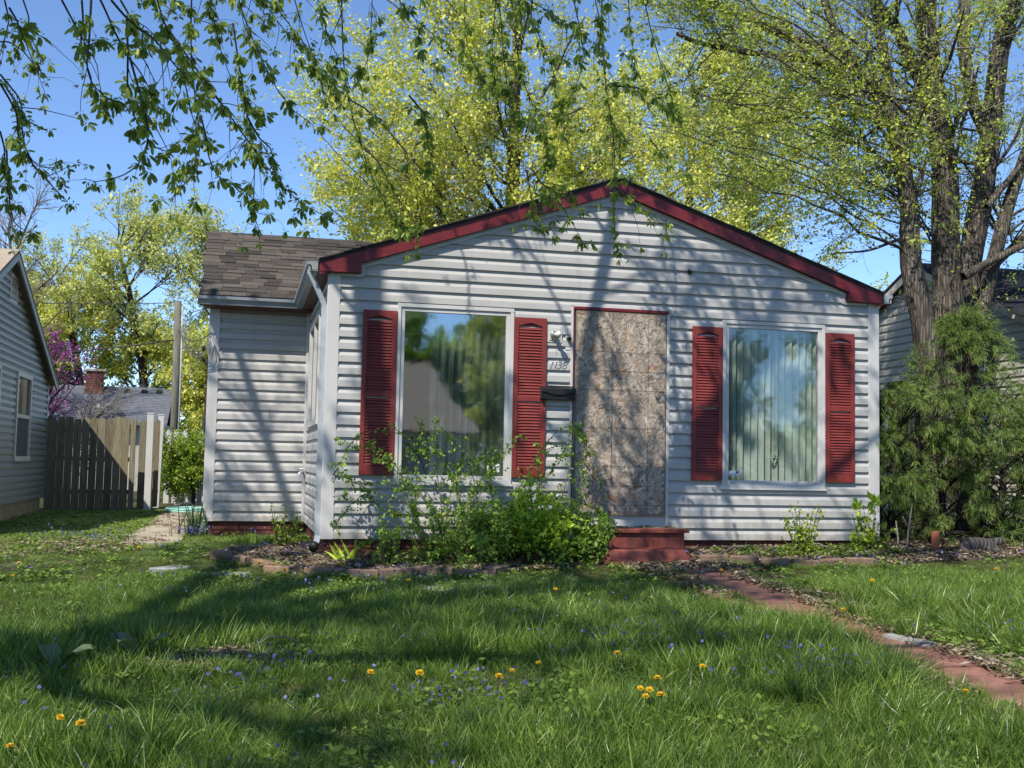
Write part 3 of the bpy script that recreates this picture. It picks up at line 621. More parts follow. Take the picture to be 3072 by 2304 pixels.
# structural walls with real openings
w = HMB()
T = 0.12
def wall_grid(mb, spans, put):
    xs, zs, holes = spans
    for x0, x1 in zip(xs, xs[1:]):
        for z0, z1 in zip(zs, zs[1:]):
            xm, zm = (x0 + x1) / 2, (z0 + z1) / 2
            if not any(h[0] < xm < h[1] and h[2] < zm < h[3] for h in holes): put(x0, x1, z0, z1)
wall_grid(w, ([0.0, W1[0] + .03, W1[1] - .03, W2[0] + .03, W2[1] - .03, 6.154], [0.0, W1[2] + .03, W1[3] - .03, 2.68],
              [(W1[0], W1[1], W1[2], W1[3]), (W2[0], W2[1], W2[2], W2[3])]), lambda a, b, c, d: w.box(a, b, 0.0, T, c, d))
w.prism([(0.0, 0.0, 2.68), (6.154, 0.0, 2.68), (6.154, 0.0, rake(6.154) - .07), (APX, 0.0, APZ - .07), (0.0, 0.0, rake(0) - .07)], (0, T, 0))
wall_front = w.build('wall', M['trim'])
w = HMB()
wall_grid(w, ([T, SW[0] + .03, SW[1] - .03, 3.14], [0.0, SW[2] + .03, SW[3] - .03, 2.70], [SW]), lambda a, b, c, d: w.box(0.0, T, a, b, c, d))
wall_side = w.build('wall', M['trim'])
w = HMB(); w.box(6.154 - T, 6.154, T, 7.6, 0.0, 2.66); w.build('wall', M['siding'])
w = HMB()
w.box(-1.237, T, 3.15, 3.15 + T, 0.0, 2.70); w.box(-1.237, -1.237 + T, 3.15 + T, 7.6, 0.0, 2.70); w.box(-1.237, 6.154, 7.6, 7.6 + T, 0.0, 2.7)
w.prism([(-1.237, 3.15, 2.70), (-1.237, 7.6, 2.70), (-1.237, 5.2, 3.9)], (T, 0, 0)); w.prism([(6.154, 3.15, 2.70), (6.154, 7.6, 2.70), (6.154, 5.2, 3.9)], (-T, 0, 0))
wall_wing = w.build('wall', M['siding'])
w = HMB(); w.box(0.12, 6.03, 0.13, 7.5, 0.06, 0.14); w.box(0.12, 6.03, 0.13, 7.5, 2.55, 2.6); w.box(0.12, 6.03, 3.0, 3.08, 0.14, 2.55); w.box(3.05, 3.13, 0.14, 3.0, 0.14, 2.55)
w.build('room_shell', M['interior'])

H = 0.127
FR = 0.075     # white frieze under the rake
siding(wall_front, (0, 0, 0), (1, 0, 0), (0, -1, 0), 0.0, 3.66, H,
       lambda z: 0.098 if z < rake(0.1) - .16 else APX - (APZ - .165 - z) / SL,
       lambda z: 6.05 if z < rake(6.05) - .16 else APX + (APZ - .165 - z) / SL,
       [(W1[0] + .02, W1[1] - .02, W1[2] + .02, W1[3] - .02), (W2[0] + .02, W2[1] - .02, W2[2] + .02, W2[3] - .02), DR], M['siding'])
siding(wall_side, (0, 0, 0), (0, 1, 0), (-1, 0, 0), 0.0, 2.66, H, flat_x(0.06), flat_x(3.13), [(SW[0] + .02, SW[1] - .02, SW[2] + .02, SW[3] - .02)], M['siding'])
siding(wall_wing, (-1.237, 3.15, 0), (1, 0, 0), (0, -1, 0), 0.0, 2.66, H, flat_x(0.10), flat_x(1.20), [], M['siding'])
# corner posts
for nm, b in (('corner_post', (-.028, .100, -.028, .075, -.006, 2.685)), ('corner_post', (6.046, 6.182, -.028, .09, -.006, 2.69)), ('corner_post', (-1.265, -1.136, 3.122, 3.25, -.006, 2.66)), ('corner_post', (-.058, -.003, 3.105, 3.149, -.006, 2.66))):
    w = HMB(); w.box(*b); w.build(nm, M['trim'], bevel=.006)
w = HMB()   # faint seams between siding lengths
for x, z in ((1.05, 2.56), (2.56, 2.56), (4.75, 2.70), (1.6, 2.83), (3.68, 2.46)):
    w.box(x, x + .003, -.0195, -.012, z, z + .075)
w.build('siding_seam', M['gutter'])

# foundation blocks
root = MB()
w = HMB(); w.box(0.03, 6.12, 0.03, .2, -0.6, -.001); w.box(0.03, .2, .2, 3.3, -.6, -.001); w.box(-1.21, .03, 3.18, 3.4, -.6, -.001); w.box(-1.21, -1.0, 3.4, 7.6, -.6, -.001); w.box(5.95, 6.12, .2, 7.6, -.6, -.001)
found = w.build('foundation', M['red_dark'])
def blocks(x0, x1, fixed, along, zs, lw):
    n = 0
    for z0, z1, sh in zs:
        x = x0 - sh
        while x < x1 - .02:
            a, b = max(x, x0) + .004, min(x + lw, x1) - .004
            if b - a > .03:
                mb = HMB()
                if along == 'x': mb.box(a, b, fixed - .014, fixed + .05, z0 + .005, z1 - .005)
                else: mb.box(fixed - .014, fixed + .05, a, b, z0 + .005, z1 - .005)
                mb.build('foundation_block', M['red_dark'], found, bevel=.004)
            x += lw
blocks(-1.21, 0.016, 3.18, 'x', ((-.115, -.006, 0.0), (-.245, -.117, .2)), 0.40)
blocks(0.03, 3.17, 0.03, 'y', ((-.115, -.006, 0.0), (-.245, -.117, .2)), 0.40)
blocks(0.03, 6.12, 0.03, 'x', ((-.10, -.006, 0.0), (-.235, -.102, .2)), 0.40)

# ------------------------------------------------------------------ roofs
def roof_slab(pts, th, m, name, parent=None):
    w = HMB(); w.prism(pts, (0, 0, -th)); return w.build(name, m, parent)
EX = 3.165
roofs = []
roofs.append(roof_slab([(APX - EX, -.11, rake(APX - EX)), (APX, -.11, APZ), (APX, 5.2, APZ), (APX - EX, 5.2, rake(APX - EX))], .022, M['felt'], 'roof'))
roofs.append(roof_slab([(APX, -.11, APZ), (APX + EX, -.11, rake(APX + EX)), (APX + EX, 5.2, rake(APX + EX)), (APX, 5.2, APZ)], .022, M['felt'], 'roof'))
WY0, WY1, WZ0, WZ1 = 2.83, 5.2, 2.775, 4.03
rear = roof_slab([(-1.36, WY0, WZ0), (6.3, WY0, WZ0), (6.3, WY1, WZ1), (-1.36, WY1, WZ1)], .02, M['felt'], 'roof')
roof_slab([(-1.36, WY1, WZ1), (6.3, WY1, WZ1), (6.3, 7.9, WZ0), (-1.36, 7.9, WZ0)], .02, M['felt'], 'roof')
# shingles of the front slope of the wing, one by one (the part that shows), sharing a few meshes
sh_rng = random.Random(11)
sl_len = math.hypot(WY1 - WY0, WZ1 - WZ0); sa = math.atan2(WZ1 - WZ0, WY1 - WY0)
shm = []
for wdt in (.30, .24, .19):
    for th in (.013, .020):
        mb = MB(); mb.add([(0, 0, 0), (wdt - .004, 0, 0), (wdt - .004, .20, 0), (0, .20, 0), (0, 0, th), (wdt - .004, 0, th), (wdt - .004, .20, .002), (0, .20, .002)],
                         [(0, 3, 2, 1), (4, 5, 6, 7), (0, 1, 5, 4), (1, 2, 6, 5), (2, 3, 7, 6), (3, 0, 4, 7)])
        shm.append((wdt, mb.mesh('shingle', M['shingle'])))
nrow = int(sl_len / .142)
cs, sn = math.cos(sa), math.sin(sa)
inv = Matrix.Identity(4)
for r in range(nrow):
    s = r * .142
    xmax = 0.05 + s * .9 if s < .9 else 1.25
    xmax = min(xmax, 1.25)
    x = -1.37 - sh_rng.uniform(0, .05)
    while x < xmax:
        wdt, me = sh_rng.choice(shm)
        o = link_mesh('shingle', me, rear)
        o.location = (x, WY0 + cs * s - .004, WZ0 + sn * s + .0035 + sh_rng.uniform(0, .004))
        o.rotation_euler = (sa + sh_rng.uniform(.01, .045), 0, sh_rng.uniform(-.006, .006))
        x += wdt
# ridge caps
for x in np.arange(-1.36, .9, .145):
    mb = MB(); mb.add([(0, -.12, -.055), (.16, -.12, -.052), (.16, 0, .012), (0, 0, .006), (0, .12, -.055), (.16, .12, -.052)], [(0, 1, 2, 3), (3, 2, 5, 4)])
    link_mesh('ridge_cap', mb.mesh('ridge_cap', M['shingle']), rear, (float(x), WY1, WZ1 + .006))
# shingle edge of the front gable: butt ends seen from below
w = HMB()
for sgn in (-1, 1):
    x = 0.02
    while x < EX - .02:
        l = min(sh_rng.uniform(.22, .32), EX - x)
        za, zb = APZ - SL * x, APZ - SL * (x + l)
        th = .010 + sh_rng.uniform(0, .006); e = sh_rng.uniform(0, .012)
        w.prism([(APX + sgn * x, -.125 - e, za + .003), (APX + sgn * (x + l - .004), -.125 - e, zb + .003), (APX + sgn * (x + l - .004), -.125 - e, zb + .003 + th), (APX + sgn * x, -.125 - e, za + .003 + th)], (0, .5, 0))
        x += l
o = w.build('rake_shingle', M['felt'], roofs[0]); o['kind'] = 'stuff'
# red rake fascia, returns, white frieze
for sgn in (-1, 1):
    xe = EX - .012
    w = HMB(); zt = lambda x: APZ - SL * x - .024
    w.prism([(APX, -.10, zt(0)), (APX + sgn * xe, -.10, zt(xe)), (APX + sgn * xe, -.10, zt(xe) - .125), (APX, -.10, zt(0) - .132)], (0, .025, 0)); w.build('fascia', M['red'], bevel=.002)
    w = HMB(); xa, xb = 2.735, xe      # boxed return
    w.prism([(APX + sgn * xa, -.107, zt(xa) - .128), (APX + sgn * xa, -.107, 2.678), (APX + sgn * xb, -.107, 2.672), (APX + sgn * xb, -.107, zt(xb) - .05)], (0, .10, 0)); w.build('cornice_return', M['red'], bevel=.002)
    w = HMB()
    w.prism([(APX, -.030, zt(0) - .127), (APX + sgn * 2.79, -.030, zt(2.79) - .127), (APX + sgn * 2.79, -.030, zt(2.79) - .175), (APX, -.030, zt(0) - .175)], (0, .028, 0))
    xr_ = APX + sgn * 2.72
    w.box(min(xr_, xr_ - sgn * .03), max(xr_, xr_ - sgn * .03), -.032, 0, 2.655, zt(2.72) - .13)
    w.box(min(xr_, APX + sgn * 3.0), max(xr_, APX + sgn * 3.0), -.034, 0, 2.645, 2.668)
    w.build('frieze', M['trim'])
    w = HMB(); w.prism([(APX, -.075, zt(0) - .11), (APX + sgn * xe, -.075, zt(xe) - .11), (APX + sgn * xe, -.075, zt(xe) - .116), (APX, -.075, zt(0) - .116)], (0, .075, 0)); w.build('soffit', M['soffit'])
# left eave: soffit and gutter along the front gable's left side, then along the wing
def gutter(path, nrm, name):
    """K-style section swept along a straight run; nrm outward"""
    sec = [(0, 0), (0, -.10), (.075, -.10), (.085, -.06), (.115, -.035), (.118, 0.0), (.108, 0.0), (.105, -.028), (.072, -.05), (.066, -.09), (.008, -.09), (.008, 0)]
    a, b = Vector(path[0]), Vector(path[1]); n = Vector(nrm)
    w = HMB(); V = [a + n * s + Vector((0, 0, t)) for s, t in sec] + [b + n * s + Vector((0, 0, t)) for s, t in sec]
    k = len(sec); w.add(V, [(i, (i + 1) % k, k + (i + 1) % k, k + i) for i in range(k)] + [(0, 1, 2, 3, 4, 5, 6, 7, 8, 9, 10, 11)[::-1], tuple(range(k, 2 * k))])
    w.box(min(a.x, a.x + n.x * .1), max(a.x, a.x + n.x * .1) + (0.002 if n.x == 0 else 0), min(a.y, a.y + n.y * .1), max(a.y, a.y + n.y * .1) + (.002 if n.y == 0 else 0), a.z - .095, a.z - .004)
    return w.build(name, M['gutter'])
zl = rake(APX - EX) - .012
gutter(((APX - EX + .005, -.105, zl), (APX - EX + .005, WY0 - .02, zl)), (-1, 0, 0), 'gutter')
gutter(((APX + EX - .005, -.105, zl), (APX + EX - .005, 4.0, zl)), (1, 0, 0), 'gutter')
gutter(((-1.40, WY0 - .002, WZ0 - .014), (APX - EX + .0, WY0 - .002, WZ0 - .014)), (0, -1, 0), 'gutter')
w = HMB(); w.box(APX - EX, -.001, -.08, WY0, 2.668, 2.682); w.box(-1.34, .0, WY0 + .004, 3.149, 2.655, 2.67); w.build('soffit', M['soffit'])
w = HMB(); w.box(APX - EX + .0, APX - EX + .02, -.09, WY0, 2.66, 2.78); w.box(-1.36, -.14, WY0 + .0005, WY0 + .02, 2.65, 2.755); w.build('fascia', M['soffit'])
w = HMB(); w.prism([(-1.385, WY0 - .01, WZ0 - .03), (-1.385, WY1, WZ1 - .03), (-1.385, WY1, WZ1 - .15), (-1.385, WY0 - .01, WZ0 - .13)], (.03, 0, 0)); w.build('fascia', M['gutter'])
# downspout
w = HMB()
def rect_pipe(mb, pts, a=.036, b=.027):
    V = []; k = 0
    for (x, y, z) in pts: V += [(x - b, y - a, z), (x + b, y - a, z), (x + b, y + a, z), (x - b, y + a, z)]
    F = []
    for j in range(len(pts) - 1):
        for i in range(4): F.append((4 * j + i, 4 * j + (i + 1) % 4, 4 * j + 4 + (i + 1) % 4, 4 * j + 4 + i))
    F += [(3, 2, 1, 0), tuple(4 * (len(pts) - 1) + i for i in range(4))]
    mb.add(V, F)
rect_pipe(w, [(-.205, .02, 2.70), (-.205, .02, 2.655), (-.175, .03, 2.60), (-.075, .06, 2.40), (-.052, .065, 2.34), (-.052, .065, .03), (-.058, .03, -.02), (-.085, -.05, -.07)])
for i in range(3): w.box(-.0805, -.0795 + .002, .045 + i * .014, .049 + i * .014, .06, 2.33)
w.box(-.083, -.02, .028, .102, .42, .46); w.box(-.083, -.02, .028, .102, 1.9, 1.94)
w.build('downspout', M['downspout'])
w = HMB(); w.tube([(-.08, -.035, -.062), (-.098, -.085, -.088)], .047, 12); w.build('downspout_outlet', M['black_plastic'])

# ------------------------------------------------------------------ windows
M['glass'] = mat_glass('window_glass', 0.31)
M['glass2'] = mat_glass('window_glass_right', 0.11, (0.85, 0.9, 0.88))
M['glass_dim'] = mat_glass('neighbour_glass', 0.45, (0.3, 0.32, 0.33))
def front_window(q, glass, sill=False):
    x0, x1, z0, z1 = q
    win = hp(empty('window', ((x0 + x1) / 2, 0, z0), parent=house))
    off = Matrix.Translation((-(x0 + x1) / 2, 0, -z0))
    def put(mb, nm, m, bevel=.003):
        o = MB.build(mb, nm, m, win, bevel=bevel); o.matrix_parent_inverse = off; return o
    a = .038
    mb = MB()   # outer J channel trim
    mb.box(x0, x1, -.040, .0, z1 - a, z1); mb.box(x0, x1, -.040, .0, z0, z0 + a); mb.box(x0, x0 + a, -.040, .0, z0 + a, z1 - a); mb.box(x1 - a, x1, -.040, .0, z0 + a, z1 - a)
    mb.box(x0 - .012, x1 + .012, -.052, -.0, z0 - .022, z0 - .0005)
    put(mb, 'casing', M['trim'])
    mb = MB(); b = a + .042
    mb.box(x0 + a, x1 - a, -.024, .03, z1 - b, z1 - a - .0005); mb.box(x0 + a, x1 - a, -.024, .03, z0 + a + .0005, z0 + b); mb.box(x0 + a + .0005, x0 + b, -.024, .03, z0 + b, z1 - b); mb.box(x1 - b, x1 - a - .0005, -.024, .03, z0 + b, z1 - b)
    put(mb, 'sash', M['trim'])
    mb = MB(); mb.box(x0 + b, x1 - b, -.002, .002, z0 + b, z1 - b); put(mb, 'pane', glass, 0)
    for xx in (x0 + .10, x1 - .14):
        mb = MB(); mb.box(xx, xx + .04, -.0265, -.0235, z0 + .052, z0 + .060); put(mb, 'weep_cover', M['gutter'], 0)
    return win
win1 = front_window(W1, M['glass']); win2 = front_window(W2, M['glass2'])
# security sticker in the right window (flat print): white card with a blue square and a blue rule
st = hp(empty('sticker', (4.36, -.004, .70), parent=house))
mb = MB(); mb.box(0, .115, -.001, 0, 0, .05); mb.build('card', M['white'], st)
mb = MB(); mb.box(.082, .113, -.002, -.0012, .018, .048); mb.box(.006, .078, -.002, -.0012, .010, .017); mb.build('print', M['blue'], st)
st = hp(empty('sticker', (1.66, -.004, .69), parent=house))
mb = MB(); mb.box(0, .13, -.001, 0, 0, .085); mb.build('card', M['white'], st)
# side window
x = -0.0; q = SW
win = hp(empty('window', (0, (q[0] + q[1]) / 2, q[2]), parent=house)); off = Matrix.Translation((0, -(q[0] + q[1]) / 2, -q[2]))
mb = MB()
mb.box(-.045, .0, q[0], q[1], q[3] - .06, q[3]); mb.box(-.045, .0, q[0], q[1], q[2], q[2] + .06); mb.box(-.045, 0, q[0], q[0] + .06, q[2] + .06, q[3] - .06); mb.box(-.045, 0, q[1] - .06, q[1], q[2] + .06, q[3] - .06); mb.box(-.04, 0, 1.81, 1.87, q[2] + .06, q[3] - .06)
o = mb.build('casing', M['trim'], win); o.matrix_parent_inverse = off
mb = MB(); mb.box(-.004, .0, q[0] + .06, 1.81, q[2] + .06, q[3] - .06); mb.box(-.004, .0, 1.87, q[1] - .06, q[2] + .06, q[3] - .06); o = mb.build('pane', M['glass_dim'], win); o.matrix_parent_inverse = off

# vertical blinds behind the right window
bl = empty('vertical_blinds', (4.87, .09, .62), 0, 'pale vertical blinds hanging inside the right front window', 'blinds')
slm = MB(); slm.add([(-.046, 0, 0), (-.02, -.006, 0), (.02, -.006, 0), (.046, 0, 0), (-.046, 0, 1.75), (-.02, -.006, 1.75), (.02, -.006, 1.75), (.046, 0, 1.75)], [(0, 1, 5, 4), (1, 2, 6, 5), (2, 3, 7, 6)])
slm = slm.mesh('blind_slat', M['slat'])
rb = random.Random(5)
for i in range(15):
    xx = -.60 + i * .0835
    a = -.72 + rb.uniform(-.22, .22)
    if i in (7,): a = -1.0
    if i in (1, 2): a = -.9
    link_mesh('blind_slat', slm, bl, (xx, rb.uniform(-.006, .006), 0), (0, 0, a))
mb = MB(); mb.box(-.66, .66, -.03, .03, 1.75, 1.79); mb.build('head_rail', M['white'], bl)
# beaded ornament hanging in the gap of the blinds
orn = empty('hanging_ornament', (4.915, .035, .9), 0, 'small pale beaded ring hanging before the blinds of the right window', 'ornament')
mb = MB(); mb.lathe([(.0, -.012), (.010, -.008), (.014, 0), (.010, .008), (.0, .012)], k=8); bead = mb.mesh('bead', M['frosted'])
for i in range(10):
    a = 2 * math.pi * i / 10; link_mesh('bead', bead, orn, (.03 * math.cos(a), 0, .05 * math.sin(a)))
mb = MB(); mb.tube([(0, 0, .05), (0.002, 0, .6), (0, 0, 1.4)], .002, 5); mb.build('cord', M['wire'], orn)

# sheer curtain behind the left window
def curtain_mat():
    m, nt, b = new_mat('sheer_grey_curtain')
    v = coords(nt, (60, 1, 1.2)); lace = noise(nt, v, 1.0, 4)
    nt.links.new(ramp(nt, lace, [(0.35, (0.40, 0.41, 0.40)), (0.7, (0.72, 0.73, 0.72))]), b.inputs['Base Color'])
    b.inputs['Roughness'].default_value = 0.9
    t = N(nt, 'ShaderNodeBsdfTransparent'); mx = N(nt, 'ShaderNodeMixShader')
    nt.links.new(ramp(nt, lace, [(0.3, (0.45, 0.45, 0.45)), (0.75, (1, 1, 1))]), mx.inputs[0])
    nt.links.new(t.outputs[0], mx.inputs[1]); nt.links.new(b.outputs[0], mx.inputs[2]); nt.links.new(mx.outputs[0], nt.nodes.get('Material Output').inputs[0])
    return m
V = []; nx = 80
for j in range(9):
    for i in range(nx):
        u = i / (nx - 1); x = 1.06 + .82 * u
        V.append((x + .01 * math.sin(j), .12 + (.016 + .01 * math.sin(3 * u + 1)) * math.sin(u * 58 + .5 * math.sin(j * .7)) + .01 * math.sin(17 * u + j * .2), .60 + j * .225))
mb = MB(); mb.add(V, [(j * nx + i, j * nx + i + 1, (j + 1) * nx + i + 1, (j + 1) * nx + i) for j in range(8) for i in range(nx - 1)], True)
o = mb.build('sheer_curtain', curtain_mat()); tag(o, 'thin grey lace curtain gathered inside the left front window', 'curtain')

# ------------------------------------------------------------------ shutters: frame and every louvre
def shutter_meshes(w_, h_):
    fr = MB(); b = .047; d = .034; mid = h_ * .487
    fr.box(0, b, -d, -.001, 0, h_); fr.box(w_ - b, w_, -d, -.001, 0, h_)
    fr.box(b, w_ - b, -d, -.001, 0, .095); fr.box(b, w_ - b, -d, -.001, mid - .022, mid + .022)
    # cathedral top rail: lower edge bowed up
    n = 14; x = [b + (w_ - 2 * b) * i / n for i in range(n + 1)]
    zb = [h_ - .085 + .028 * max(0, math.sin(math.pi * min(max((i / n - .12) / .76, 0), 1))) for i in range(n + 1)]
    for i in range(n):
        fr.prism([(x[i], -d, zb[i]), (x[i + 1], -d, zb[i + 1]), (x[i + 1], -d, h_), (x[i], -d, h_)], (0, d - .001, 0))
    for sx in (.022, w_ - .022):
        for sz in (.05, mid, h_ - .04): fr.lathe([(0.0, -.004), (.006, -.003), (.008, 0)], (sx, -d, sz), 8, 'y')
    bk = MB(); bk.box(b, w_ - b, -.006, -.002, .095, h_ - .05)
    ls = MB(); L = w_ - 2 * b
    ls.add([(0, -.014, .0245), (L, -.014, .0245), (L, -.027, .0), (0, -.027, .0), (0, -.022, -.003), (L, -.022, -.003), (L, -.008, .020), (0, -.008, .020)],
           [(0, 1, 2, 3)[::-1], (3, 2, 5, 4)[::-1], (4, 5, 6, 7)[::-1], (0, 3, 4, 7), (1, 6, 5, 2)])
    return fr.mesh('frame', M['shutter']), bk.mesh('back', M['shutter']), ls.mesh('slat', M['shutter']), b, mid
shm_ = shutter_meshes(.350, 1.672)
for x0 in (0.333, 1.914, 3.911, 5.508):
    s = hp(empty('shutter', (x0, -.018, .642), parent=house))
    fr, bk, ls, b, mid = shm_
    o = link_mesh('frame', fr, s); bv = o.modifiers.new('bevel', 'BEVEL'); bv.width = .003; bv.segments = 1
    link_mesh('back', bk, s)
    for z0, z1 in ((.100, mid - .030), (mid + .026, 1.672 - .095)):
        n = int((z1 - z0) / .0305)
        for i in range(n):
            link_mesh('slat', ls, s, (b, 0, z0 + i * (z1 - z0) / n))

# ------------------------------------------------------------------ door opening: trim, lower panel, OSB sheet
w = HMB(); w.box(2.563, 3.635, -.004, .03, .135, 2.45); w.build('door_panel', M['trim'])
w = HMB(); w.box(2.56, 3.632, -.045, -.005, 2.43, 2.462); w.box(2.56, 2.572, -.035, -.0045, .3, 2.43); w.build('door_trim', M['red'], bevel=.003)
w = HMB(); w.box(2.535, 2.5595, -.030, -.002, .14, 2.47); w.box(3.618, 3.652, -.026, -.0045, .14, 2.43); w.box(2.535, 3.66, -.030, -.003, 2.463, 2.492); w.box(2.985, 2.989, -.006, -.004, .137, .262); w.build('door_trim', M['trim'])
osb = empty('particle_board_sheet', (3.10, -.03, .264), 0, 'weathered wood strand board sheet boarding up the front doorway', 'board')
def osb_mats():
    m, nt, b = new_mat('wood_strand')
    a = nt.nodes.new('ShaderNodeAttribute'); a.attribute_name = 'rnd'
    col = ramp(nt, a.outputs['Fac'], [(0.0, (0.17, 0.14, 0.115)), (0.22, (0.31, 0.255, 0.205)), (0.55, (0.44, 0.37, 0.29)), (0.84, (0.60, 0.53, 0.43)), (0.92, (0.42, 0.21, 0.10)), (1.0, (0.30, 0.13, 0.07))])
    v = world_coords(nt)
    gr = ramp(nt, noise(nt, v, 160, 3), [(0.3, (0.72, 0.72, 0.72)), (0.7, (1.08, 1.08, 1.08))])
    wx = ramp(nt, noise(nt, world_coords(nt, (1, 1, .6)), 2.4, 5), [(0.35, (0.80, 0.79, 0.81)), (0.65, (1.06, 1.03, 1.0))])
    col = mixc(nt, 1.0, mixc(nt, 1.0, col, gr, 'MULTIPLY'), wx, 'MULTIPLY')
    nt.links.new(col, b.inputs['Base Color']); b.inputs['Roughness'].default_value = 0.8; b.inputs['Specular IOR Level'].default_value = 0.2
    return m
OSBM = osb_mats()
rng = np.random.default_rng(21)
mb = MB(); mb.add([(-.505, -.006, .012), (-.2, -.006, .006), (.15, -.010, -.008), (.505, -.006, -.012), (.508, -.006, 2.150), (-.51, -.006, 2.163), (-.505, .010, .012), (-.2, .010, .006), (.15, .006, -.008), (.505, .010, -.012), (.508, .010, 2.150), (-.51, .010, 2.163)],
                  [(0, 1, 2, 3, 4, 5), (11, 10, 9, 8, 7, 6), (0, 5, 11, 6), (3, 9, 10, 4), (5, 4, 10, 11), (0, 6, 7, 1), (1, 7, 8, 2), (2, 8, 9, 3)])
me = mb.mesh('panel', mat_var('strand_board_core', (0.16, 0.12, 0.085), (0.30, 0.235, 0.165), 30, 0.85)); link_mesh('panel', me, osb)
def strands(n, lo, hi, wlo, whi, y0):
    L = rng.uniform(lo, hi, n); Wd = rng.uniform(wlo, whi, n); a = rng.normal(1.1, .85, n)
    cx = rng.uniform(-.49, .49, n); cz = rng.uniform(.02, 2.13, n); y = y0 - rng.uniform(0, .0022, n)
    P = []
    for s0, s1 in ((-1, -.7), (.85, -1), (1, .8), (-.8, 1)):
        j = 1 + rng.uniform(-.25, .1, n)
        u, v_ = s0 * L / 2 * j, s1 * Wd / 2
        P.append(np.stack([np.clip(cx + u * np.cos(a) - v_ * np.sin(a), -.502, .502), y, np.clip(cz + u * np.sin(a) + v_ * np.cos(a), .008, 2.145)], -1))
    V = np.stack(P, 1).reshape(-1, 3)
    return V, np.arange(4 * n), np.full(n, 4)
pa = [strands(2600, .05, .15, .012, .034, -.0065), strands(800, .03, .10, .004, .014, -.0088)]
V, L, S = merge(pa)
o = link_mesh('strand', np_mesh('strand', V, L, S, OSBM, attr={'rnd': np.concatenate([rng.beta(2.2, 2.0, 2600), rng.random(800)])}), osb); o['kind'] = 'stuff'
mb = MB()
for z in (.100, .305, .508, .914, 1.32, 1.524, 1.727): mb.box(-.50, .50, -.0122, -.0116, z - .0014, z + .0014)
for x in (-.103, .303): mb.box(x - .0013, x + .0013, -.0130, -.0124, .015, 2.14)
mb.build('nail_guide_line', mat_var('dark_guide_ink', (0.03, 0.028, 0.03), (0.06, 0.055, 0.055), 9, 0.8), osb)

# ------------------------------------------------------------------ things on the wall
lp = empty('wall_lamp', (2.355, -.018, 2.157), 0, 'bare bulb wall lamp on a square white plate above the house number', 'lamp')
mb = MB(); mb.box(-.083, .083, -.016, .0, -.092, .092); mb.build('back_plate', M['trim'], lp, bevel=.006)
mb = MB(); mb.box(-.060, .060, -.024, -.0165, -.068, .068); mb.build('mount_block', M['trim'], lp, bevel=.004)
mb = MB(); mb.lathe([(.046, 0), (.046, -.012), (.030, -.02), (.024, -.05), (.027, -.055), (.027, -.075)], (-.005, -.024, -.02), 18, 'y'); mb.build('socket', M['brass'], lp)
mb = MB(); mb.tube([(.042 * math.cos(a) - .005, -.034, .042 * math.sin(a) - .02) for a in np.linspace(.8, 4.2, 12)], .006, 6); mb.build('bracket', M['brass'], lp)
mb = MB(); mb.lathe([(.016, -.075), (.020, -.09), (.030, -.115), (.033, -.135), (.028, -.155), (.014, -.168), (.001, -.171)], (0, -.024, -.02), 18, 'y'); mb.build('bulb', M['frosted'], lp)
mb = MB(); mb.tube([(.01, -.03, -.06), (.012, -.03, -.16), (.011, -.028, -.20)], .0018, 5); mb.build('pull_chain', M['brass'], lp)
pb = empty('door_viewer', (2.508, -.018, 2.112), 0, 'small round black camera knob on the siding beside the lamp', 'doorbell camera')
mb = MB(); mb.lathe([(.020, 0), (.022, -.02), (.022, -.055), (.017, -.062), (.001, -.064)], (0, 0, 0), 16, 'y'); mb.build('body', M['black_plastic'], pb)
mb = MB(); mb.box(-.030, .030, -.004, 0, -.12, .035); mb.build('wall_plate', M['trim'], pb, bevel=.002)
hn = empty('house_number', (2.285, -.021, 1.790), 0, 'house number 1138 in slanted silver metal digits beside the boarded door', 'number')
for i, (ch, dx) in enumerate((('1', 0.0), ('1', .045), ('3', .088), ('8', .142))):
    cu = bpy.data.curves.new('digit', 'FONT'); cu.body = ch; cu.size = .125; cu.extrude = .004; cu.shear = .28; cu.bevel_depth = .0012; cu.offset = -.0025
    cu.materials.append(M['digit'])
    tmp = bpy.data.objects.new('digit', cu); COL.objects.link(tmp); bpy.context.view_layer.update()
    me = bpy.data.meshes.new_from_object(tmp.evaluated_get(bpy.context.evaluated_depsgraph_get())); me.name = 'digit'
    bpy.data.objects.remove(tmp)
    if not me.materials: me.materials.append(M['digit'])
    link_mesh('digit', me, hn, (dx, -.006, 0), (math.pi / 2, 0, 0))
mbx = empty('mailbox', (2.385, -.02, 1.46), 0, 'black metal wall mailbox with pointed flap lid left of the boarded door', 'mailbox')
mb = MB(); mb.prism([(-.185, -.001, 0), (-.185, -.085, 0), (-.185, -.098, .105), (-.185, -.001, .140)], (.37, 0, 0)); mb.build('body', M['black'], mbx, bevel=.004)
mb = MB(); mb.prism([(-.19, -.002, .146), (-.19, -.102, .112), (-.19, -.106, .104), (-.19, -.002, .152)], (.38, 0, 0))
mb.prism([(-.19, -.104, .112), (-.19, -.103, .082), (-.045, -.101, .050), (.045, -.101, .050), (.19, -.103, .082), (.19, -.104, .112)], (0, -.004, 0)); mb.build('lid', M['black'], mbx, bevel=.002)
clp = MB(); clp.box(-.022, .022, -.03, 0, -.016, .016); clp.box(-.03, -.018, -.022, 0, .005, .022)
o = clp.build('cable_clip', M['black_plastic'], None, (3.88, -.017, 2.907), (0, .35, 0), bevel=.003); tag(o, 'small black clip stuck on the gable siding above the right shutters', 'clip')
tp = empty('hose_bib', (-.075, 3.02, .63), 0, 'small white outdoor tap in the inner corner of the siding', 'tap')
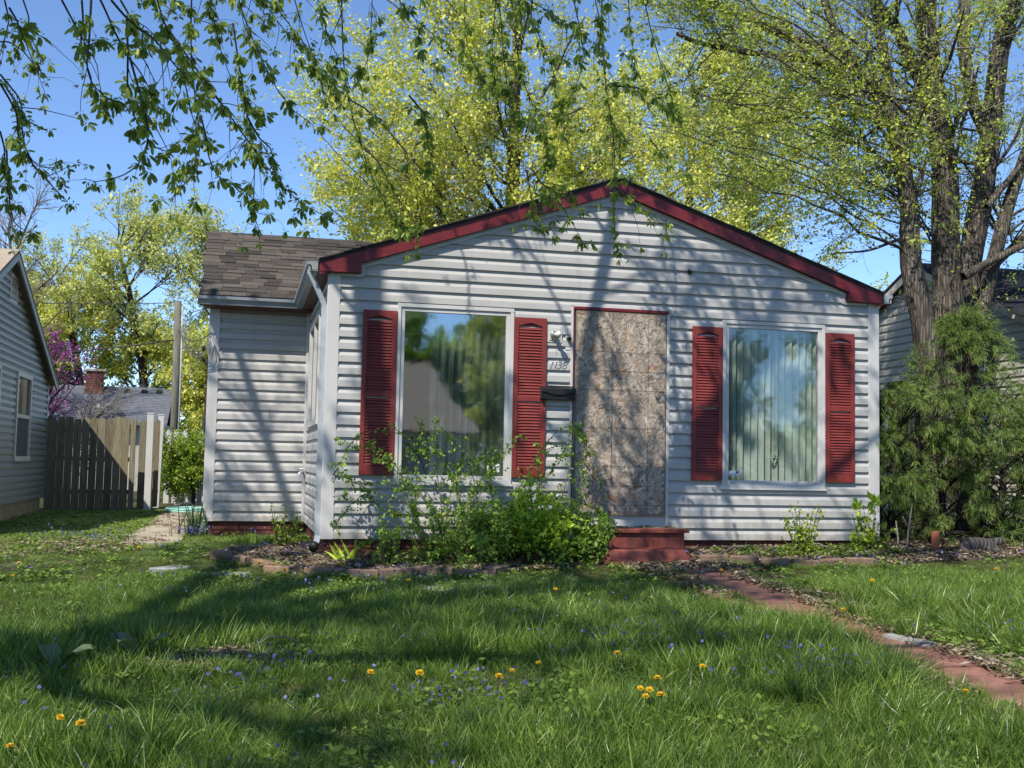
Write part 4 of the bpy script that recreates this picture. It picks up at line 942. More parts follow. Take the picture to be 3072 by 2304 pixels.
mb = MB(); mb.tube([(.02, .08, 0), (.0, .0, 0), (-.03, -.05, -.02), (-.03, -.06, -.05)], .014, 8); mb.build('spout', M['white'], tp)
mb = MB(); mb.lathe([(.03, -.008), (.034, 0), (.03, .008)], (.0, -.01, .035), 10); mb.build('wheel', M['white'], tp)
cl = empty('cable_loop', (-1.30, 3.0, 2.35), 0, 'loop of grey cable hanging from the left eave of the wing', 'cable')
def arc(c, rx, rz, a0, a1, n=26): return [(c[0] + rx * math.cos(a), c[1] + .02 * math.sin(3 * a), c[2] + rz * math.sin(a)) for a in np.linspace(a0, a1, n)]
for dr, da in ((0, 0), (.03, .35), (-.04, .15)):
    mb = MB(); mb.tube([(.0, -.08, .28)] + arc((-.10, -.02, -.02), .16 + dr, .27 + dr, 1.9 + da, 5.9, 26) + [(.05, .05, -.05), (.055, .1, -.3)], .006, 6); mb.build('strand', M['wire_grey'], cl)
mb = MB(); mb.lathe([(.012, -.03), (.022, -.02), (.022, .02), (.012, .03)], (-.02, -.03, -.22), 8); mb.build('splice', M['wire'], cl)

# ------------------------------------------------------------------ front steps
stp = empty('wooden_step', (3.2, -.3, -.2), 0, 'upper red painted wooden step under the boarded door', 'step')
off = Matrix.Translation((-3.2, .3, .2))
def sput(mb, nm, m, par, bevel=.006):
    o = mb.build(nm, m, par, bevel=bevel); o.matrix_parent_inverse = off; return o
mb = MB(); mb.box(2.76, 3.72, -.46, -.265, .098, .138); sput(mb, 'tread_plank', M['step_red'], stp)
mb = MB(); mb.box(2.74, 3.70, -.258, -.035, .100, .137); sput(mb, 'tread_plank', M['step_wood'], stp)
mb = MB(); mb.box(2.80, 3.675, -.425, -.385, -.26, .0975); sput(mb, 'riser_board', M['step_red'], stp)
mb = MB(); mb.box(2.80, 2.84, -.384, -.04, -.3, .0975); mb.box(3.635, 3.675, -.384, -.04, -.3, .0975); sput(mb, 'side_board', M['red_dark'], stp)
mb = MB()
pts = []
for z, g in ((-.38, .05), (-.12, .012), (-.062, 0.0), (-.048, -.018), (-.045, -.04)):
    x0, x1, y0, y1 = 2.71 - g, 3.62 + g * 1.6, -.80 - g, -.43; r = .12
    ring = []
    for cx, cy, a0 in ((x0 + r, y0 + r, math.pi), (x1 - r, y0 + r, 1.5 * math.pi)):
        for i in range(6): a = a0 + i * math.pi / 10; ring.append((cx + r * math.cos(a), cy + r * math.sin(a), z))
    ring += [(x1, y1, z), (x0, y1, z)]; pts.append(ring)
n = len(pts[0]); V = [p for r_ in pts for p in r_]; F = [(j * n + i, j * n + (i + 1) % n, (j + 1) * n + (i + 1) % n, (j + 1) * n + i) for j in range(4) for i in range(n)] + [tuple(4 * n + i for i in range(n))]
mb.add(V, F); o = mb.build('concrete_step', M['step_red']); tag(o, 'lower rounded red concrete step at the head of the path', 'step')

# ------------------------------------------------------------------ left neighbour (grey siding, gable end towards us)
lh = empty('neighbour_house', (-4.3, 6.3, -.2), 0, 'grey sided neighbouring house with narrow window at the left edge', 'house')
LOFF = Matrix.Translation((4.3, -6.3, .2))
def part(mb, nm, m, root, off, bevel=0.0):
    o = mb.build(nm, m, root, bevel=bevel); o.matrix_parent_inverse = off; return o
LX = -4.3; LYA = 6.45; LZA = 3.83; LS = .415; LY0 = 2.75; LY1 = 10.44
lz = lambda y: LZA - LS * abs(y - LYA)
mb = MB(); mb.box(-12, LX, LY0 + .1, LY1, .02, 2.1); mb.prism([(LX, LY0 + .1, 2.1), (LX, LY1, 2.1), (LX, LY1, lz(LY1) - .1), (LX, LYA, LZA - .1), (LX, LY0 + .1, lz(LY0 + .1) - .1)], (-7.7, 0, 0))
lw = part(mb, 'wall', M['siding_grey'], lh, LOFF)
LWIN = (7.47, 8.72, .72, 2.08); LWIN2 = (4.45, 6.22, .72, 2.08)
siding(lw, (LX, 0, 0), (0, 1, 0), (1, 0, 0), 0.02, 3.72, .108, lambda z: max(LY0 + .1, LYA - (LZA - .12 - z) / LS), lambda z: min(LY1 - .03, LYA + (LZA - .12 - z) / LS), [LWIN, LWIN2], M['siding_grey'])
mb = MB(); mb.box(LX - .05, LX + .03, LY1 - .07, LY1 + .025, 0, lz(LY1) - .12); part(mb, 'corner_post', M['siding_grey'], lh, LOFF)
mb = MB(); mb.box(-12, LX - .03, LY0 + .12, LY1 - .03, -.6, .018); part(mb, 'foundation', mat_var('tan_foundation', (.30, .22, .13), (.38, .29, .18), 5, .9), lh, LOFF)
for a, b in ((LYA, LY1 + .18), (LYA, LY0 - .15)):
    mb = MB(); mb.prism([(LX + .16, a, LZA), (LX + .16, b, lz(b)), (-12, b, lz(b)), (-12, a, LZA)], (0, 0, -.03)); part(mb, 'roof', M['shingle_tan'], lh, LOFF)
    mb = MB(); mb.prism([(LX + .155, a, LZA - .031), (LX + .155, b, lz(b) - .031), (LX + .155, b, lz(b) - .155), (LX + .155, a, LZA - .165)], (-.03, 0, 0)); part(mb, 'rake_board', M['siding_grey'], lh, LOFF)
    mb = MB(); mb.prism([(LX, a, LZA - .04), (LX, b, lz(b) - .04), (LX, b, lz(b) - .055), (LX, a, LZA - .055)], (.155, 0, 0)); part(mb, 'soffit', M['siding_grey'], lh, LOFF)
# attic louvre
vt = empty('attic_vent', (LX, 6.9, 3.08), 0, parent=lh); vt.matrix_parent_inverse = LOFF
mb = MB(); mb.box(0, .03, -.26, -.22, 0, .42); mb.box(0, .03, .22, .26, 0, .42); mb.box(0, .03, -.22, .22, 0, .04); mb.box(0, .03, -.22, .22, .38, .42); mb.build('frame', M['trim_cream'], vt)
for i in range(8):
    mb = MB(); mb.prism([(.004, -.22, .045 + i * .042), (.028, -.22, .05 + i * .042), (.024, -.22, .045 + i * .042), (.004, -.22, .075 + i * .042)], (0, .44, 0)); mb.build('slat', M['trim_cream'], vt)
for q in (LWIN, LWIN2):
    wn = empty('window', (LX, (q[0] + q[1]) / 2, q[2]), 0, parent=lh); wn.matrix_parent_inverse = LOFF
    of = Matrix.Translation((-LX, -(q[0] + q[1]) / 2, -q[2]))
    y0, y1, z0, z1 = q; mb = MB()
    mb.box(LX + .0, LX + .045, y0, y0 + .09, z0, z1); mb.box(LX, LX + .045, y1 - .09, y1, z0, z1); mb.box(LX, LX + .045, y0 + .09, y1 - .09, z1 - .07, z1); mb.box(LX, LX + .06, y0 - .03, y1 + .03, z0 - .05, z0 + .03); mb.box(LX, LX + .035, y0 + .09, y1 - .09, z0 + .64, z0 + .70)
    o = mb.build('frame', M['trim_cream'], wn); o.matrix_parent_inverse = of
    mb = MB(); mb.box(LX + .004, LX + .012, y0 + .09, y1 - .09, z0 + .70, z1 - .07); o = mb.build('pane', M['glass_dim'], wn); o.matrix_parent_inverse = of
    mb = MB(); mb.box(LX + .004, LX + .016, y0 + .09, y1 - .09, z0 + .03, z0 + .64); o = mb.build('insect_screen', mat_var('grey_insect_screen', (.06, .065, .07), (.08, .085, .09), 40, .8), wn); o.matrix_parent_inverse = of
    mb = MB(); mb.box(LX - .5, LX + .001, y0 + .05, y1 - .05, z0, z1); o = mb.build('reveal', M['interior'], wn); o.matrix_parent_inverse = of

# ------------------------------------------------------------------ right neighbour (cream siding, dark roof)
rh = empty('neighbour_house', (10.0, 5.0, -.2), 0, 'cream sided neighbouring house with dark roof behind the right trees', 'house')
ROFF = Matrix.Translation((-10, -5, .2)); RX = 10.0; RYA = 4.9; RZA = 4.22; RS = .43; RY0 = .9; RY1 = 8.9
rz_ = lambda y: RZA - RS * abs(y - RYA)
mb = MB(); mb.box(RX, 18, RY0, RY1, .02, 2.3); mb.prism([(RX, RY0, 2.3), (RX, RY1, 2.3), (RX, RY1, rz_(RY1) - .1), (RX, RYA, RZA - .1), (RX, RY0, rz_(RY0) - .1)], (8, 0, 0))
rw = part(mb, 'wall', M['siding_cream'], rh, ROFF)
RWIN = (5.2, 5.95, .8, 2.36)
siding(rw, (RX, 0, 0), (0, 1, 0), (-1, 0, 0), 0.02, 4.1, .127, lambda z: max(RY0, RYA - (RZA - .14 - z) / RS), lambda z: min(RY1, RYA + (RZA - .14 - z) / RS), [RWIN], M['siding_cream'])
mb = MB(); mb.box(RX + .03, 18, RY0 + .03, RY1, -.6, .018); part(mb, 'foundation', M['concrete'], rh, ROFF)
for a, b in ((RYA, RY1 + .3), (RYA, RY0 - .35)):
    mb = MB(); mb.prism([(RX - .18, a, RZA), (RX - .18, b, rz_(b)), (18, b, rz_(b)), (18, a, RZA)], (0, 0, -.045)); ro = part(mb, 'roof', M['shingle_dark'], rh, ROFF)
    mb = MB(); mb.prism([(RX - .165, a, RZA - .047), (RX - .165, b, rz_(b) - .047), (RX - .165, b, rz_(b) - .17), (RX - .165, a, RZA - .18)], (.03, 0, 0)); part(mb, 'rake_board', M['trim_cream'], rh, ROFF)
    mb = MB(); mb.prism([(RX - .13, a, RZA - .06), (RX - .13, b, rz_(b) - .06), (RX - .13, b, rz_(b) - .07), (RX - .13, a, RZA - .07)], (.13, 0, 0)); part(mb, 'soffit', M['trim_cream'], rh, ROFF)
# shingle courses of the front slope, joined (too small to pick apart singly)
mb = MB(); ra = math.hypot(RYA - RY0 + .35, RZA - rz_(RY0 - .35)); rr = random.Random(9)
for i in range(int(ra / .142)):
    t0 = i * .142 / ra; t1 = min((i + 1) * .142 / ra + .02, 1)
    y0 = RY0 - .35 + (RYA - RY0 + .35) * t0; y1 = RY0 - .35 + (RYA - RY0 + .35) * t1
    x = RX - .185 - rr.random() * .2
    while x < 14:
        l = rr.choice((.3, .22, .36)); d = .008 + rr.random() * .008
        mb.add([(x, y0, rz_(y0) + .002), (x + l - .006, y0, rz_(y0) + .002), (x + l - .006, y0, rz_(y0) + d), (x, y0, rz_(y0) + d), (x, y1, rz_(y1) + .002), (x + l - .006, y1, rz_(y1) + .002)],
               [(0, 1, 2, 3), (3, 2, 5, 4), (0, 3, 4), (1, 5, 2)]); x += l
o = part(mb, 'shingle', M['shingle_dark'], rh, ROFF); o['kind'] = 'stuff'
wn = empty('window', (RX, 5.55, .8), 0, parent=rh); wn.matrix_parent_inverse = ROFF
of = Matrix.Translation((-RX, -5.55, -.8)); y0, y1, z0, z1 = RWIN; mb = MB()
mb.box(RX - .04, RX, y0, y0 + .06, z0, z1); mb.box(RX - .04, RX, y1 - .06, y1, z0, z1); mb.box(RX - .045, RX, y0 - .03, y1 + .03, z1 - .06, z1 + .03); mb.box(RX - .04, RX, y0 + .06, y1 - .06, z1 - .28, z1 - .24); mb.box(RX - .05, RX, y0, y1, z0 - .03, z0 + .03)
o = mb.build('frame', M['trim_cream'], wn); o.matrix_parent_inverse = of
mb = MB(); mb.box(RX - .01, RX - .004, y0 + .06, y1 - .06, z0 + .03, z1 - .28); mb.box(RX - .01, RX - .004, y0 + .06, y1 - .06, z1 - .24, z1 - .06); o = mb.build('pane', M['glass_dim'], wn); o.matrix_parent_inverse = of
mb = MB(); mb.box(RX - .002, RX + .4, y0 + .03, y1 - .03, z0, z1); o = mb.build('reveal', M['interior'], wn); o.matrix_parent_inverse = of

# ------------------------------------------------------------------ house over the street (seen mirrored in the windows)
ah = empty('house_across_street', (0.5, -33, -.75), 0, 'tan roofed house across the street mirrored in the left window', 'house')
AOFF = Matrix.Translation((-.5, 33, .75))
mb = MB(); mb.box(-6, 7.6, -39, -31, -.8, 1.95); part(mb, 'wall', M['siding_cream'], ah, AOFF)
mb = MB(); mb.add([(-6.4, -30.6, 1.9), (8.0, -30.6, 1.9), (8.0, -39.4, 1.9), (-6.4, -39.4, 1.9), (-4.5, -35, 4.9), (6.7, -35, 4.9)], [(0, 1, 5, 4), (1, 2, 5), (2, 3, 4, 5), (3, 0, 4), (0, 3, 2, 1)]); part(mb, 'roof', M['shingle_tan'], ah, AOFF)
for x in (-4, 0.5, 4):
    mb = MB(); mb.box(x, x + 1.2, -31.0, -30.96, .2, 1.5); part(mb, 'window', M['glass_dim'], ah, AOFF)
mb = MB(); mb.box(2.3, 3.2, -31, -30.96, -.6, 1.5); part(mb, 'door', M['red_dark'], ah, AOFF)

# ------------------------------------------------------------------ far house behind the fence
fh = empty('far_house', (-6.0, 26, 0), 0, 'distant house with grey roof and brick chimney behind the wooden fence', 'house')
FOFF = Matrix.Translation((6, -26, 0)); fz = lambda y: 1.75 + (y - 23.2) * .42
mb = MB(); mb.box(-11, -3.2, 23.6, 29, -.6, 1.8); part(mb, 'wall', M['siding_cream'], fh, FOFF)
mb = MB(); mb.prism([(-11.3, 23.2, fz(23.2)), (-2.98, 23.2, fz(23.2)), (-2.98, 26.1, fz(26.1)), (-11.3, 26.1, fz(26.1))], (0, 0, -.06)); mb.prism([(-11.3, 26.1, fz(26.1)), (-2.98, 26.1, fz(26.1)), (-2.98, 29.2, 1.75), (-11.3, 29.2, 1.75)], (0, 0, -.06)); part(mb, 'roof', M['shingle_grey'], fh, FOFF)
mb = MB(); rr = random.Random(2)
for i in range(22):
    y0 = 23.2 + i * .1315; y1 = y0 + .1315
    x = -11.3 + rr.random() * .3
    while x < -3.0:
        l = min(rr.choice((.9, .6, 1.2)), -2.98 - x); d = .006 + .012 * rr.random()
        mb.add([(x, y0, fz(y0)), (x + l, y0, fz(y0)), (x + l, y0, fz(y0) + d + .012), (x, y0, fz(y0) + d + .012), (x, y1, fz(y1) + .004), (x + l, y1, fz(y1) + .004)], [(0, 1, 2, 3), (3, 2, 5, 4)]); x += l
o = part(mb, 'shingle', M['shingle_grey'], fh, FOFF); o['kind'] = 'stuff'
ch = empty('chimney', (-5.35, 25.6, fz(25.6) - .3), 0, parent=fh); ch.matrix_parent_inverse = FOFF
for j in range(12):
    for i in range(3):
        mb = MB(); x = -.26 + i * .175 + (.04 if j % 2 else 0); mb.box(x, x + .165, -.22, .22, j * .078, j * .078 + .07); mb.build('brick', M['brick_red'], ch)
mb = MB(); mb.box(-.30, .36, -.27, .27, .936, 1.0); mb.build('cap', M['concrete'], ch)
for x in (-4.45, -3.95, -3.5):
    mb = MB(); mb.prism([(x, 25.55, fz(25.55)), (x + .17, 25.55, fz(25.55)), (x + .17, 25.55, fz(25.55) + .09), (x, 25.55, fz(25.55) + .09)], (0, .25, .07)); part(mb, 'roof_vent', M['black_plastic'], fh, FOFF)
sd = empty('satellite_dish', (-4.62, 23.5, fz(23.5)), 0, 'grey satellite dish on the far grey roof above the fence', 'satellite dish')
mb = MB(); mb.lathe([(.001, 0.0), (.10, .012), (.20, .045), (.235, .07), (.235, .075), (.20, .052), (.10, .02), (.001, .008)], (0, 0, 0), 22, 'z'); mb.build('reflector', mat_var('grey_dish', (.13, .135, .14), (.17, .175, .18), 5, .5), sd, (0.05, 0, .45), (math.radians(62), .0, math.radians(-62)))
mb = MB(); mb.tube([(0.04, 0, -.05), (0.04, 0, .3), (.05, 0, .42)], .022, 8); mb.build('mast', M['wire_grey'], sd)
mb = MB(); mb.tube([(.04, -.02, .25), (-.20, -.14, .30), (-.30, -.17, .36)], .014, 6); mb.box(-.36, -.28, -.21, -.13, .31, .42); mb.build('feed_arm', M['white'], sd)

# ------------------------------------------------------------------ wooden fence: every board an object
def fence(x0, x1, y, zt, label, seed, zt2=None):
    rr = random.Random(seed)
    root = empty('wooden_fence', ((x0 + x1) / 2, y, -.2), 0, label, 'fence')
    of = Matrix.Translation((-(x0 + x1) / 2, -y, .2))
    x = x0
    while x < x1 - .03:
        wd = min(.138, x1 - x); t = zt + rr.uniform(-.018, .018); c = .034
        mb = MB(); e = rr.uniform(.0005, .0035)
        g = float(gz(x, y))
        pts = [(x + e, y, g - .0 + rr.uniform(0, .03)), (x + wd - e, y, g + rr.uniform(0, .03)), (x + wd - e + rr.uniform(-.003, .003), y, t - c), (x + wd - e - c * .8, y, t), (x + e + c * .8, y, t), (x + e + rr.uniform(-.003, .003), y, t - c)]
        mb.prism(pts, (0, .018, 0))
        o = mb.build('board', M['board'], root); o.matrix_parent_inverse = of
        o.rotation_euler = (rr.uniform(-.004, .004), 0, 0)
        x += wd + .002
    for z in (.12, .72, 1.25):
        mb = MB(); mb.box(x0, x1, y + .020, y + .058, z - .04, z + .04); o = mb.build('rail', M['board'], root); o.matrix_parent_inverse = of
    return root, of
f1, of1 = fence(-4.26, -2.84, 10.62, 1.47, 'weathered wooden privacy fence panel against the grey neighbouring house', 3)
mb = MB(); mb.box(-2.835, -2.745, 10.58, 10.67, -.3, 1.475); o = mb.build('post', M['board'], f1); o.matrix_parent_inverse = of1
mb = MB(); mb.box(-4.29, -4.14, 10.56, 10.60, -.2, 1.46); o = mb.build('post', M['board'], f1); o.matrix_parent_inverse = of1
fence(-2.74, -2.36, 11.3, 1.47, 'short weathered fence panel set back behind the white post', 6)
for x, y, zt, wd, lab in ((-2.50, 10.75, 1.60, .12, 'tall white vinyl fence post at the end of the wooden fence'), (-2.42, 11.9, 1.62, .11, 'white vinyl fence post leaning among shrub leaves behind the tall one')):
    p = empty('white_fence_post', (x, y, float(gz(x, y))), 0, lab, 'post')
    mb = MB(); mb.box(-wd / 2, wd / 2, -wd / 2, wd / 2, -.2, zt + .2); mb.build('post', M['trim'], p, bevel=.006)
    mb = MB(); mb.box(-wd / 2 - .008, wd / 2 + .008, -wd / 2 - .008, wd / 2 + .008, zt + .2002, zt + .22); mb.build('cap', M['trim'], p, bevel=.006)
    if y > 11: p.rotation_euler = (0, .02, 0)
wf = empty('white_picket_fence', (-2.0, 13.6, -.2), 0, 'white vinyl picket fence behind the bright shrub', 'fence')
for i in range(9):
    mb = MB(); mb.prism([(0, 0, 0), (.11, 0, 0), (.11, 0, 1.5), (.055, 0, 1.58), (0, 0, 1.5)], (0, .02, 0)); mb.build('picket', M['trim'], wf, (-.4 + i * .17, 0, 0))
mb = MB(); mb.box(-.42, 1.15, .021, .06, .3, .38); mb.box(-.42, 1.15, .021, .06, 1.1, 1.18); mb.build('rail', M['trim'], wf)
# coiled pale hose on the side walk
hs = empty('garden_hose', (-1.75, 9.6, float(gz(-1.75, 9.6)) + .03), 0, 'pale teal hose coiled flat on the side walk by the fence', 'hose')
for r_, z in ((.30, 0.016), (.265, .02), (.28, .046)):
    mb = MB(); mb.tube([(r_ * 1.2 * math.cos(a), r_ * 1.8 * math.sin(a), z + .004 * math.sin(5 * a)) for a in np.linspace(0, 6.1, 40)], .015, 7); mb.build('coil', M['teal'], hs)

# utility pole and lines
up = empty('utility_pole', (-2.5, 18.2, -.3), 0, 'bare grey wooden utility pole left of the wing', 'utility pole')
mb = MB(); mb.tube([(0, 0, -.5), (0, 0, 2.5), (-.02, 0, 5.05)], [.10, .095, .085], 14); mb.build('pole', M['pole'], up)
mb = MB(); mb.tube([(.12, -.08, -.3), (.12, -.08, 3), (.10, -.08, 4.9)], .025, 6); mb.build('conduit', M['wire_grey'], up)
for i, (a, b, sag, lab) in enumerate((((-16, 19.5, 3.3), (-2.5, 18.15, 3.75), .5, 'thick dark utility cable sagging from the pole to the left'), ((-2.5, 18.1, 4.0), (-1.3, 7.5, 2.9), .25, 'thin service wire running from the pole to the wing'), ((-18, 20, 5.2), (-2.5, 18.2, 4.7), .35, 'upper thin utility wire crossing the left trees'))):
    a = Vector(a); b = Vector(b); mb = MB()
    mb.tube([tuple(a.lerp(b, t) - Vector((0, 0, sag * 4 * t * (1 - t)))) for t in np.linspace(0, 1, 20)], (.018, .008, .010)[i], 5); o = mb.build('utility_wire', M['wire']); tag(o, lab, 'wire')

# ------------------------------------------------------------------ vegetation generators (all vectorised)
def at(P, t):
    """P (N,S,3), t (N,) in 0..1 -> point, tangent"""
    S = P.shape[1]; f = t * (S - 1); i = np.clip(f.astype(int), 0, S - 2); u = (f - i)[:, None]
    n = np.arange(len(P)); a = P[n, i]; b = P[n, i + 1]
    return a * (1 - u) + b * u, norm(b - a)

def march(rng, start, d, L, S, grav=0.0, wob=0.15):
    n = len(start); P = np.empty((n, S, 3)); P[:, 0] = start; st = (L / (S - 1))[:, None]
    for i in range(1, S):
        d = norm(d + rng.normal(0, wob, (n, 3)) + np.array([0, 0, grav]))
        P[:, i] = P[:, i - 1] + d * st
    return P

def grow(rng, P, R, n, t0, t1, L, ang, S, rr=0.5, rend=0.35, grav=0.0, wob=0.15, lmin=0.0, upbias=0.0, sd=0.25, rmin=0.0012):
    """n children on parents P (N,S,3); L = mean length or callable(t, parent index)"""
    seg = np.linalg.norm(np.diff(P, axis=1), axis=2).sum(1)
    w = seg / seg.sum()
    pi = rng.choice(len(P), n, p=w); t = rng.uniform(t0, t1, n)
    p, tan = at(P[pi], t)
    f = t * (P.shape[1] - 1); i = np.clip(f.astype(int), 0, P.shape[1] - 2); rad = R[pi, i]
    rnd = norm(rng.normal(0, 1, (n, 3))); perp = norm(rnd - (rnd * tan).sum(1, keepdims=True) * tan)
    a = np.radians(ang) + rng.normal(0, sd, n)
    d = norm(np.cos(a)[:, None] * tan + np.sin(a)[:, None] * perp + np.array([0, 0, upbias]))
    ln = (L(t, pi) if callable(L) else L) * rng.uniform(.6, 1.35, n) * (1 - .45 * t)
    ln = np.maximum(ln, lmin)
    C = march(rng, p, d, ln, S, grav, wob)
    r0 = np.maximum(np.minimum(rad * rr, rad * .85), rmin)
    CR = r0[:, None] * np.linspace(1, rend, S)[None]
    return C, CR

def leaves(rng, P, n, size, spread=0.03, droop=0.0, aspect=0.5, t0=0.15, sizev=0.35, up=0.3):
    """n diamond leaves along the polylines: two triangles each, folded"""
    pi = rng.integers(0, len(P), n); t = rng.uniform(t0, 1.0, n)
    p, tan = at(P[pi], t)
    p = p + rng.normal(0, spread, (n, 3))
    d = norm(rng.normal(0, 1, (n, 3)) + tan * .5 + np.array([0, 0, -droop]))
    nn = norm(rng.normal(0, 1, (n, 3)) + np.array([0, 0, up])); s = norm(np.cross(d, nn)); nn = np.cross(s, d)
    sz = (size * np.clip(1 + rng.normal(0, sizev, n), .4, 2.0))[:, None]
    w = sz * aspect * .5
    V = np.stack([p, p + d * sz * .45 + s * w + nn * w * .3, p + d * sz, p + d * sz * .45 - s * w + nn * w * .3], 1)
    return V

def leaf_mesh(name, V, m, rng, k=4, rnd=None):
    n = len(V); V = V.reshape(n, -1, 3)
    if k == 4:
        b = np.arange(n)[:, None] * 4
        L = np.concatenate([b + np.array([[0, 1, 2]]), b + np.array([[0, 2, 3]])], 1).ravel(); S = np.full(2 * n, 3)
        r = np.repeat(rng.random(n) if rnd is None else rnd, 2)
    return np_mesh(name, V, L, S, m, attr={'rnd': r})

def paths_to_arrays(paths, S):
    P = np.stack([resample(p, S) for p, a, b in paths]); R = np.stack([np.linspace(a, b, S) for p, a, b in paths])
    return P, R

def boughs(rng, trunkP, targets, r0, S=9, r1=.25, lift=.35):
    """one bough per target, leaving the trunk below the target and curving up into it"""
    n = len(targets); S_t = len(trunkP)
    z = trunkP[:, 2]; out = np.empty((n, S, 3))
    for i, g in enumerate(targets):
        hd = math.hypot(g[0] - trunkP[-1, 0], g[1] - trunkP[-1, 1])
        zs = np.clip(g[2] - .55 * hd - rng.uniform(.2, 1.0), z[int(S_t * .3)], z[-1])
        j = int(np.argmin(np.abs(z - zs))); a = trunkP[j]; b = np.array(g)
        m = a + (b - a) * .45 + np.array([0, 0, -.05 * hd + lift * .3])
        t = np.linspace(0, 1, S)[:, None]
        q = (1 - t) ** 2 * a + 2 * t * (1 - t) * m + t ** 2 * b
        q[1:-1] += rng.normal(0, .035 * np.linalg.norm(b - a) / S * 2, (S - 2, 3)); out[i] = q
    R = r0 * np.linspace(1, r1, S)[None] * rng.uniform(.6, 1.2, (n, 1))
    return out, R

def ellipsoid_pts(rng, c, r, n, shell=.55, zmin=None):
    d = norm(rng.normal(0, 1, (n, 3))); u = rng.uniform(shell ** 3, 1, n) ** (1 / 3)
    p = np.array(c) + d * u[:, None] * np.array(r)
    if zmin is not None: p[:, 2] = np.maximum(p[:, 2], zmin + rng.uniform(0, .5, n))
    return p

def make_tree(name, label, base, top, tr, c, r, nb, n2, n3, nl, lsize, leafm, barkm, twigm, seed, group=None, lean=0.0, l2=1.3, l3=.6, spread=.05, br=.06, zmin=None, cat='tree', extra=None, aspect=.6, crown_name='crown', nt=7):
    rng = np.random.default_rng(seed)
    base = np.array(base, float); top = np.array(top, float)
    tp = np.stack([base + (top - base) * t + np.array([lean * math.sin(t * 4 + seed), .3 * lean * math.sin(t * 5), 0]) for t in np.linspace(0, 1, 14)])
    trR = np.linspace(tr, tr * .35, 14)
    tg = ellipsoid_pts(rng, c, r, nb, .55, zmin)
    B, BR = boughs(rng, tp, tg, br, 9)
    C2, R2 = grow(rng, B, BR, n2, .2, 1.0, l2, 42, 6, .55, .3, .02, .14)
    C3, R3 = grow(rng, np.concatenate([C2, ]), R2, n3, .15, 1.0, l3, 42, 5, .6, .3, .02, .16, rmin=.003)
    root = empty(name, tuple(base), 0, label, cat, group)
    off = Matrix.Translation(-Vector(base))
    V, L, S = merge([tubes(tp[None], trR[None], 14, .03, rng), tubes(B, BR, 7)])
    o = link_mesh('trunk', np_mesh('trunk', V, L, S, barkm, True), root); o.matrix_parent_inverse = off
    V, L, S = merge([tubes(C2, R2, 4), tubes(C3, R3, 3)])
    o = link_mesh('twigs', np_mesh('twigs', V, L, S, twigm, True), root); o.matrix_parent_inverse = off; o['kind'] = 'stuff'
    if nl:
        a = leaves(rng, C3, int(nl * .8), lsize, spread, .1, aspect, up=1.1); b = leaves(rng, C2, nl - int(nl * .8), lsize, spread, .1, aspect, t0=.4, up=1.1)
        V = np.concatenate([a, b])
        o = link_mesh(crown_name, leaf_mesh(crown_name, V, leafm, rng), root); o.matrix_parent_inverse = off; o['kind'] = 'stuff'
    return root

# big bright tree behind the house
make_tree('maple_tree', 'large yellow green flowering maple rising behind the house roof', (4.9, 14.2, -.2), (5.4, 14.0, 12.0), .26, (5.9, 14.0, 7.4), (6.5, 3.2, 6.2), 80, 1000, 6800, 170000, .078, M['leaf_back'], M['bark'], M['twig'], 7, lean=.15, l2=1.5, l3=.75, spread=.10, br=.045, zmin=3.0)
make_tree('maple_tree', 'second yellow green maple behind the right half of the roof', (10.2, 17.0, -.2), (10.8, 17.0, 11.0), .22, (11.6, 17.0, 6.6), (5.8, 3.0, 6.6), 64, 700, 4800, 110000, .085, M['leaf_back'], M['bark'], M['twig'], 17, lean=.2, l2=1.5, l3=.7, spread=.09, br=.05, zmin=2.0)

# left background trees
GRP = 'trees beyond the wooden fence'
for i, (lab, base, top, tr, c, r, nb, n2, n3, nl, ls, m) in enumerate((
    ('pale green tree with forked trunk above the grey roof left of the utility pole', (-3.5, 30, -.3), (-5.4, 30, 8.0), .19, (-4.7, 30, 7.4), (2.9, 2.2, 2.9), 24, 260, 1700, 19000, .10, M['leaf_pale']),
    ('yellow green tree with dark trunk behind the brick chimney', (-6.1, 30.5, -.3), (-7.2, 30.5, 7.0), .20, (-7.4, 30.5, 6.2), (2.8, 2.2, 3.0), 24, 240, 1600, 19000, .10, M['leaf_pale']),
    ('slender pale tree right of the utility pole', (-2.35, 23, -.3), (-1.5, 23, 6.5), .14, (-1.6, 23, 6.0), (1.8, 1.7, 2.9), 18, 180, 1200, 12000, .085, M['leaf_pale']),
    ('low bushy yellow green tree behind the far grey roof', (-3.9, 31, -.3), (-4.1, 31, 3.6), .16, (-4.3, 31, 3.6), (3.6, 1.8, 2.6), 26, 260, 1700, 28000, .115, M['leaf_back']),
    ('broad yellow green tree low behind the redbud', (-8.6, 31, -.3), (-8.8, 31, 4.6), .18, (-8.8, 31, 4.4), (3.0, 1.8, 3.0), 24, 240, 1600, 25000, .115, M['leaf_back']),
    ('light green thicket tree just left of the wing wall', (-1.2, 27, -.3), (-1.2, 27, 3.2), .13, (-1.3, 27, 2.9), (2.0, 1.8, 2.6), 22, 220, 1500, 24000, .105, M['leaf_back']),
    )):
    make_tree('background_tree', lab, base, top, tr, c, r, nb, n2, n3, nl, ls, m, M['bark_dark'], M['twig'], 30 + i, GRP, lean=.22, l2=1.2, l3=.6, spread=.07, br=.042)
make_tree('bare_tree', 'leafless grey tree reaching up at the far left edge', (-7.7, 22, -.3), (-7.2, 22, 6.0), .13, (-6.9, 22, 6.4), (1.9, 1.2, 2.7), 14, 160, 900, 0, .05, M['leaf_pale'], M['bark'], M['twig'], 51, lean=.1, l2=1.1, l3=.6, br=.04)
